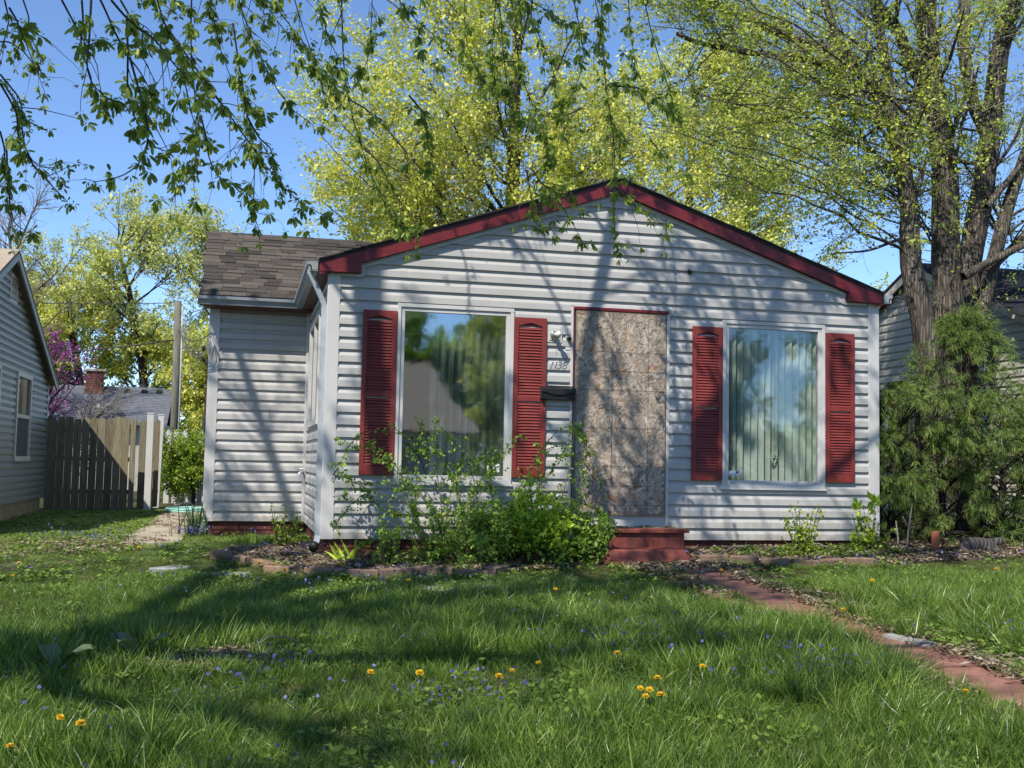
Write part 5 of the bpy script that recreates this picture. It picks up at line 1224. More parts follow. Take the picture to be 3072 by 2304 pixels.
make_tree('redbud_tree', 'redbud with magenta blossom beside the grey neighbouring house', (-5.0, 13.4, -.2), (-4.7, 13.4, 2.6), .07, (-4.55, 13.4, 2.4), (.70, .6, .95), 20, 130, 520, 2600, .034, M['leaf_red'], M['bark_dark'], M['twig_dark'], 52, l2=.55, l3=.3, spread=.018, br=.022, aspect=.9, crown_name='blossom')
make_tree('bare_shrub', 'leafless grey shrub sprawling before the far grey roof', (-4.4, 15.0, -.2), (-4.3, 15, 1.3), .05, (-3.9, 15, 1.75), (1.2, .6, .75), 30, 190, 700, 0, .03, M['leaf_red'], M['twig'], M['twig'], 53, l2=.6, l3=.35, br=.018, cat='shrub')
make_tree('hedge_shrub', 'bright yellow green shrub by the side walk beside the white posts', (-1.75, 12.6, -.2), (-1.7, 12.6, .9), .05, (-1.85, 12.5, .62), (.80, .9, .82), 60, 420, 1800, 16000, .05, M['leaf_bush'], M['twig_dark'], M['twig_dark'], 54, l2=.4, l3=.22, spread=.03, br=.015, cat='shrub', zmin=-.1)
# trees over the street, mirrored in the windows
for i, (lab, x, y, h, rx, m) in enumerate((('dark green tree across the street left of the tan roof', 2.0, -46, 10, 6.0, M['leaf_rose']), ('yellow green tree across the street right of the tan roof', 11.6, -36, 8.5, 3.6, M['leaf_pale']), ('tall thin tree behind the tan roofed house', 9.0, -50, 9, 5.0, M['leaf_rose']), ('wide green tree far to the right across the street', 20.5, -40, 9.5, 5.0, M['leaf_rose']), ('green tree further right across the street', 31, -40, 9.0, 5.0, M['leaf_rose']))):
    make_tree('street_tree', lab, (x, y, -.8), (x + .3, y, h * .8), .25, (x, y, h * .58), (rx, rx * .8, h * .45), 30, 300, 1600, 24000, .24, m, M['bark_dark'], M['twig_dark'], 70 + i, 'trees across the street', l2=1.6, l3=.8, spread=.12, br=.07)

rng = np.random.default_rng(99)
n = 26000; tx = rng.uniform(-50, 70, n); tz = rng.uniform(-.8, 1, n); hh = 5.5 + 3.0 * np.sin(tx * .21) * np.sin(tx * .083 + 1) + 1.2 * np.sin(tx * .7)
pp = np.stack([tx, -58 + rng.normal(0, 2.0, n), -.8 + (hh + .8) * rng.random(n) ** .8], 1)
d = norm(rng.normal(0, 1, (n, 3))); s_ = norm(np.cross(d, rng.normal(0, 1, (n, 3)))); L_ = rng.uniform(.35, .8, n)[:, None]
o = link_mesh('far_treeline', leaf_mesh('far_treeline', np.stack([pp, pp + d * L_ * .5 + s_ * L_ * .35, pp + d * L_, pp + d * L_ * .5 - s_ * L_ * .35], 1), M['leaf_rose'], rng)); tag(o, 'far off line of green trees beyond the street', None, None, 'stuff')

# ------------------------------------------------------------------ big multi-stemmed tree on the right
rng = np.random.default_rng(5)
SP = [(np.array(p), a * .70, b * .78) for p, a, b in STEMS]
root = empty('multi_stemmed_tree', (8.55, 2.4, -.1), 0, 'large rough barked tree with several stems right of the house', 'tree')
off = Matrix.Translation((-8.55, -2.4, .1))
allP, allR = paths_to_arrays(SP, 22)
V, L, S = merge([tubes(allP, allR, 18, .045, rng),
                 tubes(resample([(8.45, 2.4, -.4), (8.50, 2.4, .6), (8.46, 2.35, 1.5), (8.44, 2.3, 2.2)], 16)[None], np.linspace(.34, .19, 16)[None], 18, .05, rng),
                 tubes(resample([(8.80, 2.42, -.4), (8.74, 2.42, .6), (8.80, 2.45, 1.6), (8.82, 2.45, 2.4)], 16)[None], np.linspace(.37, .23, 16)[None], 18, .05, rng),
                 tubes(resample([(9.1, 2.5, -.4), (9.0, 2.5, .8), (8.98, 2.5, 1.7), (9.0, 2.55, 2.4)], 16)[None], np.linspace(.30, .17, 16)[None], 18, .05, rng)])
o = link_mesh('trunk', np_mesh('trunk', V, L, S, M['bark'], True), root); o.matrix_parent_inverse = off
up_ = allP[:, :, 2] > 3.6
B1, R1 = grow(rng, allP, allR, 100, .45, 1.0, 2.0, 50, 9, .25, .25, .03, .10, upbias=.15)
keep = B1[:, 0, 2] > 3.7; B1, R1 = B1[keep], R1[keep]
# long light boughs reaching left over the roof
tg = np.stack([rng.uniform(3.9, 8.2, 44), rng.uniform(.9, 3.6, 44), rng.uniform(4.4, 7.6, 44)], 1)
sz_ = np.clip(tg[:, 2] - rng.uniform(.2, 1.6, 44), 3.6, 6.4); si_ = rng.choice([0, 0, 4, 5, 6], 44)
src = np.stack([np.array([np.interp(zz, allP[i, :, 2], allP[i, :, a]) for i, zz in zip(si_, sz_)]) for a in range(3)], 1)
t = np.linspace(0, 1, 9)[None, :, None]
mid = (src + tg) / 2 + np.array([0, 0, .35])
BL = (1 - t) ** 2 * src[:, None] + 2 * t * (1 - t) * mid[:, None] + t ** 2 * tg[:, None] + rng.normal(0, .035, (44, 9, 3))
BLR = np.linspace(.018, .005, 9)[None] * rng.uniform(.6, 1.4, (44, 1))
B1 = np.concatenate([B1, BL]); R1 = np.concatenate([np.minimum(R1, .024), BLR])
C2, R2 = grow(rng, B1, R1, 1100, .1, 1.0, .85, 45, 6, .5, .3, -.01, .14, rmin=.003)
C3, R3 = grow(rng, C2, R2, 4600, .1, 1.0, .42, 48, 5, .6, .4, -.02, .18, rmin=.0022)
# low suckers with few leaves close to the stems
D1, DR = grow(rng, allP, allR, 120, .1, .7, .75, 65, 7, .06, .3, .05, .16); DR = np.clip(DR, .002, .010)
D2, DR2 = grow(rng, D1, DR, 500, .2, 1.0, .3, 50, 5, .6, .4, .0, .2, rmin=.002)
V, L, S = merge([tubes(B1, R1, 6), tubes(D1, DR, 4)])
o = link_mesh('bough', np_mesh('bough', V, L, S, M['bark'], True), root); o.matrix_parent_inverse = off; o['kind'] = 'stuff'
V, L, S = merge([tubes(C2, R2, 4), tubes(C3, R3, 3), tubes(D2, DR2, 3)])
o = link_mesh('twigs', np_mesh('twigs', V, L, S, M['twig'], True), root); o.matrix_parent_inverse = off; o['kind'] = 'stuff'
V = np.concatenate([leaves(rng, C3, 62000, .043, .035, .2, .6, up=.9), leaves(rng, D2, 1100, .04, .02, .2, .6)])
o = link_mesh('crown', leaf_mesh('crown', V, M['leaf_right'], rng), root); o.matrix_parent_inverse = off; o['kind'] = 'stuff'

# ------------------------------------------------------------------ maple in the front lawn (trunk left of the picture, hanging shoots in it)
rng = np.random.default_rng(12)
MT = (-4.6, -7.4, float(gz(-4.6, -7.4)))
root = empty('silver_maple', MT, 0, 'tall front yard maple whose leafy shoots hang down across the sky', 'tree')
off = Matrix.Translation(-Vector(MT))
trunk = [((-4.6, -7.4, -.8), (-4.55, -7.4, 1.2), (-4.4, -7.35, 2.8), (-4.2, -7.2, 4.2))]
limbs = [([(-4.6, -7.4, -.9), (-4.58, -7.4, 1.2), (-4.45, -7.35, 2.8), (-4.2, -7.2, 4.3)], .36, .27),
         ([(-4.25, -7.2, 4.1), (-3.2, -6.4, 5.6), (-1.8, -5.4, 6.6), (0.2, -4.4, 7.2), (2.2, -3.4, 7.3)], .17, .05),
         ([(-4.25, -7.2, 4.1), (-3.6, -6.0, 5.8), (-2.8, -4.2, 7.0), (-1.8, -2.4, 7.6), (-.8, -.8, 7.7)], .16, .05),
         ([(-4.25, -7.2, 4.1), (-3.4, -7.2, 5.8), (-1.8, -6.9, 7.0), (.6, -6.4, 7.8), (3.2, -5.6, 8.0)], .16, .05),
         ([(-4.25, -7.2, 4.1), (-4.6, -6.2, 6.0), (-4.8, -4.6, 7.2), (-4.5, -2.6, 7.8), (-4.1, -.6, 8.2)], .15, .05),
         ([(-4.25, -7.2, 4.1), (-4.2, -7.8, 6.4), (-3.2, -8.4, 8.4), (-1.4, -8.6, 9.6)], .15, .05),
         ([(-4.25, -7.2, 4.1), (-4.6, -7.0, 6.6), (-4.2, -6.0, 9.0), (-3.4, -4.8, 10.6)], .17, .05),
         ([(-4.25, -7.2, 4.1), (-5.6, -8.2, 6.0), (-7.0, -8.6, 7.4)], .14, .06),
         ([(-4.25, -7.2, 4.1), (-4.0, -9.0, 6.2), (-2.8, -10.2, 7.6), (-1.0, -10.6, 8.2)], .13, .05),
         ([(-4.25, -7.2, 4.1), (-5.2, -9.5, 6.0), (-4.6, -11.5, 7.4)], .13, .05),
         ([(-1.8, -5.4, 6.6), (-.2, -3.6, 6.9), (1.6, -1.9, 6.9), (3.4, -1.2, 6.7)], .08, .03),
         ([(-1.8, -5.4, 6.6), (-.6, -5.1, 7.6), (1.0, -4.6, 8.6), (2.4, -3.6, 9.2)], .09, .03),
         ([(0.2, -4.4, 7.2), (2.0, -4.2, 6.7), (3.8, -3.3, 6.2)], .05, .02)]
LP, LR = paths_to_arrays(limbs, 20)
V, L, S = merge([tubes(LP, LR, 14, .03, rng)])
o = link_mesh('trunk', np_mesh('trunk', V, L, S, M['bark'], True), root); o.matrix_parent_inverse = off
# upper crown, above the picture: it throws the dappled shade
B1, R1 = grow(rng, LP[1:], LR[1:], 150, .35, 1.0, 1.7, 50, 8, .4, .25, .02, .12, upbias=.1)
C2, R2 = grow(rng, B1, R1, 620, .15, 1.0, .9, 45, 6, .5, .3, -.03, .14, rmin=.003)
frust = lambda p: p[..., 2] > 1.25 + (p[..., 1] + 11.4) * .46 + .25
k2 = frust(C2).all(1); C2, R2 = C2[k2], R2[k2]
C3, R3 = grow(rng, C2, R2, 1500, .2, 1.0, .5, 45, 5, .6, .35, -.05, .16, rmin=.0025)
k3 = frust(C3).all(1); C3, R3 = C3[k3], R3[k3]
k1 = frust(B1).all(1); B1, R1 = B1[k1], R1[k1]
# hanging shoots that show in the picture
shP, shR = [], []
limb_pts = LP[1:].reshape(-1, 3)
for s in STRANDS:
    p = np.array(s); d0 = norm((p[0] - p[1])[None])[0]
    tgt = limb_pts[np.argmin(np.linalg.norm(limb_pts - (p[0] + np.array([-.7, -.5, 2.2])), axis=1))]
    lead = []
    if p[0][2] > 1.0 + (p[0][1] + 11.4) * .36:      # starts at the top edge: runs on up to its limb
        m = p[0] + d0 * .6 + np.array([0, 0, .5]); lead = [tgt, (tgt + m) / 2 + np.array([0, 0, .3]), m]
    q = resample(np.array(lead + [x for x in p]), 26)
    ln = np.linalg.norm(np.diff(q, axis=0), axis=1).sum()
    shP.append(q); shR.append(np.linspace(.0052 + .0019 * ln, .0022, 26))
shP = np.stack(shP); shR = np.stack(shR)
T2, TR2 = grow(rng, shP, shR, 640, .15, 1.0, .36, 45, 7, .6, .45, -.10, .14, rmin=.0018)
V, L, S = merge([tubes(B1, R1, 6), tubes(C2, R2, 4), tubes(C3, R3, 3)])
o = link_mesh('boughs', np_mesh('boughs', V, L, S, M['bark'], True), root); o.matrix_parent_inverse = off; o['kind'] = 'stuff'
for q, r in zip(shP, shR):
    V, L, S = tubes(q[None], r[None], 6)
    o = link_mesh('hanging_shoot', np_mesh('hanging_shoot', V, L, S, M['twig_dark'], True), root); o.matrix_parent_inverse = off
V, L, S = tubes(T2, TR2, 4)
o = link_mesh('twigs', np_mesh('twigs', V, L, S, M['twig_dark'], True), root); o.matrix_parent_inverse = off; o['kind'] = 'stuff'
# clusters of samaras and young leaves
def clusters(cp, cd, n, smin, smax, rng):
    m = len(cp); P = np.repeat(cp, n, 0); D = np.repeat(cd, n, 0); N_ = m * n
    d = norm(rng.normal(0, .62, (N_, 3)) + D * .55 + np.array([0, 0, -.55]))
    nn = norm(rng.normal(0, 1, (N_, 3))); s = norm(np.cross(d, nn)); nn = np.cross(s, d)
    L_ = rng.uniform(smin, smax, N_)[:, None]; st = L_ * rng.uniform(.1, .5, N_)[:, None]; w = L_ * rng.uniform(.16, .27, N_)[:, None]
    p0 = P + d * st; cur = np.array([0, 0, -1.0]) * L_ * .15
    V = np.stack([p0, p0 + d * L_ * .35 + s * w, p0 + d * L_ * .8 + s * w * .95 + cur * .6, p0 + d * L_ + cur, p0 + d * L_ * .75 - s * w * .8 + cur * .5, p0 + d * L_ * .3 - s * w * .6], 1)
    return V
def cluster_mesh(name, V, m, rng):
    n = len(V); b = np.arange(n)[:, None] * 6
    Lq = np.concatenate([b + np.array([[0, 1, 4, 5]]), b + np.array([[1, 2, 3, 4]])], 1).ravel()
    r = np.repeat(rng.beta(1.6, 2.2, n), 2)
    return np_mesh(name, V, Lq, np.full(2 * n, 4), m, attr={'rnd': r})
cl_p, cl_d = [], []
for q in shP:
    vis = np.where(q[:, 2] < 1.0 + (q[:, 1] + 11.4) * .47)[0]
    if len(vis) < 3: continue
    seglen = np.linalg.norm(np.diff(q[vis], axis=0), axis=1).sum()
    k = max(4, int(seglen / .058))
    t = rng.uniform((vis[0] + (len(vis) * .12)) / 25, 1.0, k); t[-1] = 1.0
    p, tn = at(np.repeat(q[None], k, 0), np.clip(t, 0, 1)); cl_p.append(p + rng.normal(0, .015, p.shape)); cl_d.append(tn)
p, tn = at(T2, np.full(len(T2), 1.0)); cl_p.append(p); cl_d.append(tn)
k = rng.choice(len(T2), 300); p, tn = at(T2[k], rng.uniform(.3, .9, 300)); cl_p.append(p); cl_d.append(tn)
cp = np.concatenate(cl_p); cd = np.concatenate(cl_d)
ck = rng.random(len(cp)); big = ck < .35; mid_ = (ck >= .35) & (ck < .75); sml = ck >= .75
V = np.concatenate([clusters(cp[big], cd[big], 13, .034, .066, rng), clusters(cp[mid_], cd[mid_], 9, .024, .05, rng), clusters(cp[sml], cd[sml], 5, .016, .034, rng), clusters(cp, -cd, 4, .013, .03, rng)])
o = link_mesh('crown', cluster_mesh('crown', V, M['leaf_front'], rng), root); o.matrix_parent_inverse = off; o['kind'] = 'stuff'
p, tn = at(C3, np.full(len(C3), 1.0)); p2, tn2 = at(C3, rng.uniform(.2, .9, len(C3)))
def lit_gap(P):
    # sun flecks the photograph shows: openings in the crown above the lime shrub, the door top and parts of the lawn
    keep = np.ones(len(P), bool)
    for gx_, gy_, gzz, r_ in ((2.0, -.7, .3, .95), (3.1, 0, 1.9, .45), (5.7, 0, .9, .5), (5.2, 0, .2, .5), (-.6, 3.15, 1.3, .5), (-1.2, -5.2, -.45, .55), (.2, -5.4, -.45, .5), (1.6, -6.4, -.5, .5), (7.5, .0, 1.2, .9), (4.6, -2.4, -.2, .6), (.9, 0, .3, .5)):
        d = P - np.array([gx_, gy_, gzz]); s_ = np.array(SUN_DIR); t_ = d @ s_
        keep &= np.linalg.norm(d - t_[:, None] * s_, axis=1) > r_ * (.8 + .4 * rng.random(len(P)))
    return keep
pp = np.concatenate([p, p2]); tt_ = np.concatenate([tn, tn2]); kk = lit_gap(pp)
V = clusters(pp[kk], tt_[kk], 9, .06, .12, rng)
o = link_mesh('upper_crown', cluster_mesh('upper_crown', V, M['leaf_front'], rng), root); o.matrix_parent_inverse = off; o['kind'] = 'stuff'

# ------------------------------------------------------------------ threadleaf cypress on the right
rng = np.random.default_rng(31)
EC = np.array([7.45, .35, 0.0])
root = empty('cypress_shrub', (7.45, .35, -.1), 0, 'drooping green threadleaf cypress shrub at the right corner of the house', 'shrub')
off = Matrix.Translation((-7.45, -.35, .1))
stems = [([(7.0 + .25 * i, .3 + .1 * ((i * 7) % 3), -.2), (6.95 + .27 * i, .3, .6), (6.85 + .3 * i, .3 + .1 * (i % 2), 1.4), (7.0 + .22 * i, .3, 1.9)], .05, .02) for i in range(5)] + \
        [([(6.50, .55, -.2), (6.46, .5, .5), (6.40, .45, 1.1), (6.5, .4, 1.5)], .055, .02), ([(6.62, .5, -.2), (6.7, .5, .7), (6.75, .45, 1.3)], .05, .02), ([(7.5, .4, -.2), (7.55, .4, 1.2), (7.6, .4, 2.5)], .06, .015), ([(8.1, .3, -.2), (8.3, .3, .8), (8.5, .3, 1.6)], .05, .02)]
SPp, SRr = paths_to_arrays(stems, 12)
# targets: mounded outline with layers; narrow top
def env(z):     # half width (left, right) and centre of the outline at height z
    return np.interp(z, [-.1, .15, .5, 1.0, 1.5, 1.75, 2.1, 2.5, 2.75], [.60, .85, 1.05, 1.22, 1.38, 1.0, .52, .33, .08]), np.interp(z, [-.1, 1.5, 2.0, 2.75], [7.45, 7.42, 7.55, 7.65])
nB = 560
z = np.concatenate([rng.uniform(.0, 1.75, int(nB * .78)), rng.uniform(1.6, 2.75, nB - int(nB * .78))]); hw, cx = env(z)
th = rng.uniform(0, 2 * math.pi, nB); u = rng.uniform(.55, 1.0, nB) ** .5
lump = 1 + .16 * np.sin(3 * th + 5 * z) + .10 * np.sin(7 * th - 9 * z)
tg = np.stack([cx + np.cos(th) * hw * u * lump, EC[1] + np.sin(th) * hw * .85 * u * lump, z], 1)
src_i = np.array([np.argmin(np.abs(SPp[:, -1, 0] - x)) for x in tg[:, 0]])
zs = np.clip(z - .25, 0, 2.4)
src = np.stack([np.array([np.interp(zz, SPp[i, :, 2], SPp[i, :, a]) for i, zz in zip(src_i, zs)]) for a in range(3)], 1)
t = np.linspace(0, 1, 7)[None, :, None]; mid = (src + tg) / 2 + np.array([0, 0, .16])
EB = (1 - t) ** 2 * src[:, None] + 2 * t * (1 - t) * mid[:, None] + t ** 2 * tg[:, None]
ER = np.linspace(.010, .003, 7)[None] * np.ones((nB, 1))
E2, E2R = grow(rng, EB, ER, 2600, .45, 1.0, .26, 40, 5, .6, .5, -.12, .12, rmin=.0015)
V, L, S = merge([tubes(SPp, SRr, 8, .05, rng), tubes(EB, ER, 4)])
o = link_mesh('trunk', np_mesh('trunk', V, L, S, M['bark_dark'], True), root); o.matrix_parent_inverse = off
# threads: thin three-segment strips fanned from the sprays, drooping
n = 110000
pi = rng.integers(0, len(E2), n); tt = rng.uniform(.1, 1.0, n) ** .7; p, tan = at(E2[pi], tt)
rnd = rng.normal(0, 1, (n, 3)); d = norm(tan * .9 + rnd * .55 + np.array([0, 0, -.12])); ln = rng.uniform(.035, .11, n)
T_ = march(rng, p, d, ln, 4, -.30, .12)
sd_ = norm(np.cross(d, norm(rng.normal(0, 1, (n, 3))))); wd = (.0021 * rng.uniform(.7, 1.3, n))[:, None]
prof = (1.0, 1.0, .85, .35)
V = np.stack([T_[:, j] + sd_ * wd * prof[j] * s for j in range(4) for s in (-1, 1)], 1)
b = np.arange(n)[:, None] * 8
Lq = np.concatenate([b + np.array([[2 * j, 2 * j + 1, 2 * j + 3, 2 * j + 2]]) for j in range(3)], 1).ravel()
out_ = norm(p - np.array([7.45, .35, 1.0])); dist = np.linalg.norm((p - np.array([7.45, .35, 1.0])) / np.array([1.2, 1.0, 1.2]), axis=1)
base_r = np.clip(.05 + .25 * rng.random(n) + .30 * rng.random(len(E2))[pi], 0, 1)
rv = np.stack([base_r * .9, base_r + .16, base_r + .42], 1).ravel()
o = link_mesh('foliage', np_mesh('foliage', V, Lq, np.full(3 * n, 4), M['leaf_ever'], attr={'rnd': np.clip(rv, 0, 1)}), root); o.matrix_parent_inverse = off; o['kind'] = 'stuff'

# ------------------------------------------------------------------ rose bush and lime shrub before the left window
rng = np.random.default_rng(41)
root = empty('rose_bush', (1.45, -.62, -.22), 0, 'sprawling rose bush with long arching canes under the left window', 'bush')
off = Matrix.Translation((-1.45, .62, .22))
cp_, cr_ = [], []
for c in CANES:
    p = np.array(c); bx = np.clip(p[0, 0], .95, 2.2)
    lead = [np.array([bx * .5 + 1.45 * .5, -.62, -.24]), np.array([(bx + p[0, 0]) / 2, -.6, (p[0, 2] - .24) / 2])]
    cp_.append(resample(np.array(lead + list(p)), 22)); cr_.append(np.linspace(.0065, .0022, 22))
CP = np.stack(cp_); CR_ = np.stack(cr_)
S2, SR2 = grow(rng, CP, CR_, 150, .25, 1.0, .20, 48, 6, .6, .5, -.06, .14, rmin=.0014)
# dense lower part
nB = 110
tg = np.stack([rng.normal(1.62, .42, nB), -.62 + rng.normal(0, .26, nB), rng.uniform(-.16, .46, nB)], 1)
tg[:, 2] -= .30 * np.abs(tg[:, 0] - 1.75)
tg[:, 2] = np.maximum(tg[:, 2], -.18)
src = np.stack([1.45 + (tg[:, 0] - 1.45) * .35, -.62 + (tg[:, 1] + .62) * .3, np.full(nB, -.24)], 1)
t = np.linspace(0, 1, 7)[None, :, None]; mid = (src + tg) / 2 + np.array([0, 0, .15])
DB = (1 - t) ** 2 * src[:, None] + 2 * t * (1 - t) * mid[:, None] + t ** 2 * tg[:, None] + rng.normal(0, .008, (nB, 7, 3)); DR_ = np.linspace(.005, .002, 7)[None] * np.ones((nB, 1))
S3, SR3 = grow(rng, DB, DR_, 700, .25, 1.0, .18, 50, 5, .6, .5, -.02, .16, rmin=.0012)
V, L, S = merge([tubes(CP, CR_, 6), tubes(DB, DR_, 4)])
o = link_mesh('canes', np_mesh('canes', V, L, S, M['cane'], True), root); o.matrix_parent_inverse = off
V, L, S = merge([tubes(S2, SR2, 4), tubes(S3, SR3, 3)])
o = link_mesh('twigs', np_mesh('twigs', V, L, S, M['cane'], True), root); o.matrix_parent_inverse = off; o['kind'] = 'stuff'
V = np.concatenate([leaves(rng, CP, 2300, .032, .016, .2, .62, t0=.3), leaves(rng, S2, 2600, .032, .013, .2, .62), leaves(rng, S3, 8000, .034, .02, .1, .62, up=.8)])
o = link_mesh('foliage', leaf_mesh('foliage', V, M['leaf_rose'], rng), root); o.matrix_parent_inverse = off; o['kind'] = 'stuff'
def small_bush(name, label, c, r, nb, n2, nl, ls, m, seed, z0, cat='shrub', group=None, up=.8, stem=.006):
    rng = np.random.default_rng(seed)
    root = empty(name, (c[0], c[1], z0), 0, label, cat, group); off = Matrix.Translation((-c[0], -c[1], -z0))
    tg = ellipsoid_pts(rng, c, r, nb, .5, z0 + .02)
    src = np.stack([c[0] + (tg[:, 0] - c[0]) * .3, c[1] + (tg[:, 1] - c[1]) * .3, np.full(nb, z0 - .02)], 1)
    t = np.linspace(0, 1, 7)[None, :, None]; mid = (src + tg) / 2 + np.array([0, 0, .25 * r[2]])
    B = (1 - t) ** 2 * src[:, None] + 2 * t * (1 - t) * mid[:, None] + t ** 2 * tg[:, None]; R = np.linspace(stem, stem * .35, 7)[None] * np.ones((nb, 1))
    C, CR2 = grow(rng, B, R, n2, .3, 1.0, r[2] * .4, 45, 5, .6, .5, .02, .14, rmin=.0012)
    V, L, S = merge([tubes(B, R, 5), tubes(C, CR2, 3)])
    o = link_mesh('stems', np_mesh('stems', V, L, S, M['cane'], True), root); o.matrix_parent_inverse = off
    V = np.concatenate([leaves(rng, C, int(nl * .75), ls, ls * .4, .0, .62, up=up), leaves(rng, B, nl - int(nl * .75), ls, ls * .4, 0, .62, t0=.4, up=up)])
    o = link_mesh('foliage', leaf_mesh('foliage', V, m, rng), root); o.matrix_parent_inverse = off; o['kind'] = 'stuff'
    return root
small_bush('lime_shrub', 'dense lime green leafy shrub between the rose canes and the step', (2.05, -.70, .16), (.42, .34, .48), 90, 480, 6200, .036, M['leaf_lime'], 44, -.22)
small_bush('leafy_shrub', 'low green shrub crowding the left side of the steps', (2.55, -.68, -.05), (.26, .22, .24), 46, 240, 2600, .036, M['leaf_rose'], 45, -.20)
small_bush('leafy_plant', 'low bright bushy plant in the right bed beside dry leaves', (4.95, -.55, -.08), (.24, .14, .09), 44, 130, 800, .034, M['leaf_bush'], 46, -.12, 'plant')
small_bush('leafy_plant', 'taller light green seedlings at the right corner post of the house', (5.80, -.45, -.02), (.30, .18, .14), 44, 150, 900, .036, M['leaf_bush'], 47, -.12, 'plant')
small_bush('leafy_plant', 'small round leafed weed in the inner corner by the downspout', (-.35, 1.0, -.19), (.20, .16, .05), 30, 90, 420, .034, M['leaf_bush'], 48, -.20, 'plant')
small_bush('leafy_plant', 'young shrub sprig under the left end of the rose bush', (.55, -.72, -.14), (.15, .13, .15), 24, 80, 480, .034, M['leaf_rose'], 49, -.24, 'plant')
# seedling stems standing above the corner plant
for x, h in ((5.62, .42), (5.80, .50)):
    rng2 = np.random.default_rng(int(x * 100)); p = resample([(x, -.5, -.1), (x + .02, -.5, h * .5), (x - .01 + .04 * (x > 5.7), -.5, h)], 8)
    sroot = empty('seedling', (x, -.5, -.1), 0, 'thin upright seedling with leaf whorls before the siding, %s' % ('taller one nearest the corner post' if x > 5.7 else 'shorter one on the left'), 'plant'); of = Matrix.Translation((-x, .5, .1))
    V, L, S = tubes(p[None], np.linspace(.004, .002, 8)[None], 5); o = link_mesh('stem', np_mesh('stem', V, L, S, M['cane'], True), sroot); o.matrix_parent_inverse = of
    V = np.concatenate([leaves(rng2, p[None], 22, .07, .01, -.1, .5, t0=.85, up=.6), leaves(rng2, p[None], 10, .05, .01, 0, .5, t0=.4)]); o = link_mesh('leaves', leaf_mesh('leaves', V, M['leaf_lime'], rng2), sroot); o.matrix_parent_inverse = of

# strap-leaved clump by the wing corner, day lily shoots, dock weeds
def straps(name, label, c, n, L0, L1, w, m, seed, spread=.08, lean=.5, cat='plant', up=1.0):
    rng = np.random.default_rng(seed); z0 = float(gz(c[0], c[1]))
    p = np.stack([c[0] + rng.normal(0, spread, n), c[1] + rng.normal(0, spread, n), np.full(n, z0 - .01)], 1)
    d = norm(np.stack([rng.normal(0, lean, n), rng.normal(0, lean, n), np.full(n, up)], 1)); ln = rng.uniform(L0, L1, n)
    P = march(rng, p, d, ln, 7, -.06, .05); s = norm(np.cross(d, np.array([[0, 0, 1.0]]) + rng.normal(0, .3, (n, 3))))
    pr = np.array([.7, 1, 1, .95, .8, .5, .05])
    V = np.stack([P[:, j] + s * w * pr[j] * k for j in range(7) for k in (-1, 1)], 1); b = np.arange(n)[:, None] * 14
    Lq = np.concatenate([b + np.array([[2 * j, 2 * j + 1, 2 * j + 3, 2 * j + 2]]) for j in range(6)], 1).ravel()
    root = link_mesh(name, np_mesh(name, V - np.array([c[0], c[1], z0]), Lq, np.full(6 * n, 4), m, True, {'rnd': np.repeat(rng.random(n), 6)}), None, (c[0], c[1], z0)); tag(root, label, cat); return root
straps('daffodil_clump', 'clump of blue green strap leaves at the left corner of the wing', (-1.36, 3.2), 60, .25, .52, .010, M['leaf_blue'], 3, .10, .22)
straps('day_lily', 'pale green arching shoots in front of the main corner post', (.18, -.35), 16, .18, .32, .012, M['leaf_lime'], 4, .05, .6)
straps('grass_clump', 'coarse tall grass clump before the wing foundation', (-.62, 1.55), 90, .10, .22, .005, M['leaf_rose'], 5, .16, .5)
for i, (x, y, lab) in enumerate(((-1.78, -4.62, 'broad grey green dock weed at the left edge of the lawn'), (-1.38, -4.38, 'dock weed with two long grey green leaves right of the other dock weed'))):
    rng2 = np.random.default_rng(60 + i); z0 = float(gz(x, y)); root = empty('dock_weed', (x, y, z0), 0, lab, 'weed')
    for k in range(5 - i):
        a = rng2.uniform(0, 6.28); ln = rng2.uniform(.13, .21); V = []; F = []
        for j in range(8):
            t = j / 7; w = .045 * math.sin(math.pi * min(1, t * .85 + .12)) ** .8 * (1 if t < 1 else .05); r_ = t * ln; z = .05 + .13 * math.sin(t * 2.0) - .02
            for s_, dz in ((-1, .012), (0, 0), (1, .012)):
                V.append((r_ * math.cos(a) - s_ * w * math.sin(a), r_ * math.sin(a) + s_ * w * math.cos(a), z + dz + .006 * math.sin(9 * t + s_)))
        for j in range(7):
            for s_ in (0, 1): F.append((3 * j + s_, 3 * j + s_ + 1, 3 * j + s_ + 4, 3 * j + s_ + 3))
        mb = MB(); mb.add(V, F, True); o = mb.build('leaf', M['leaf_dock'], root)
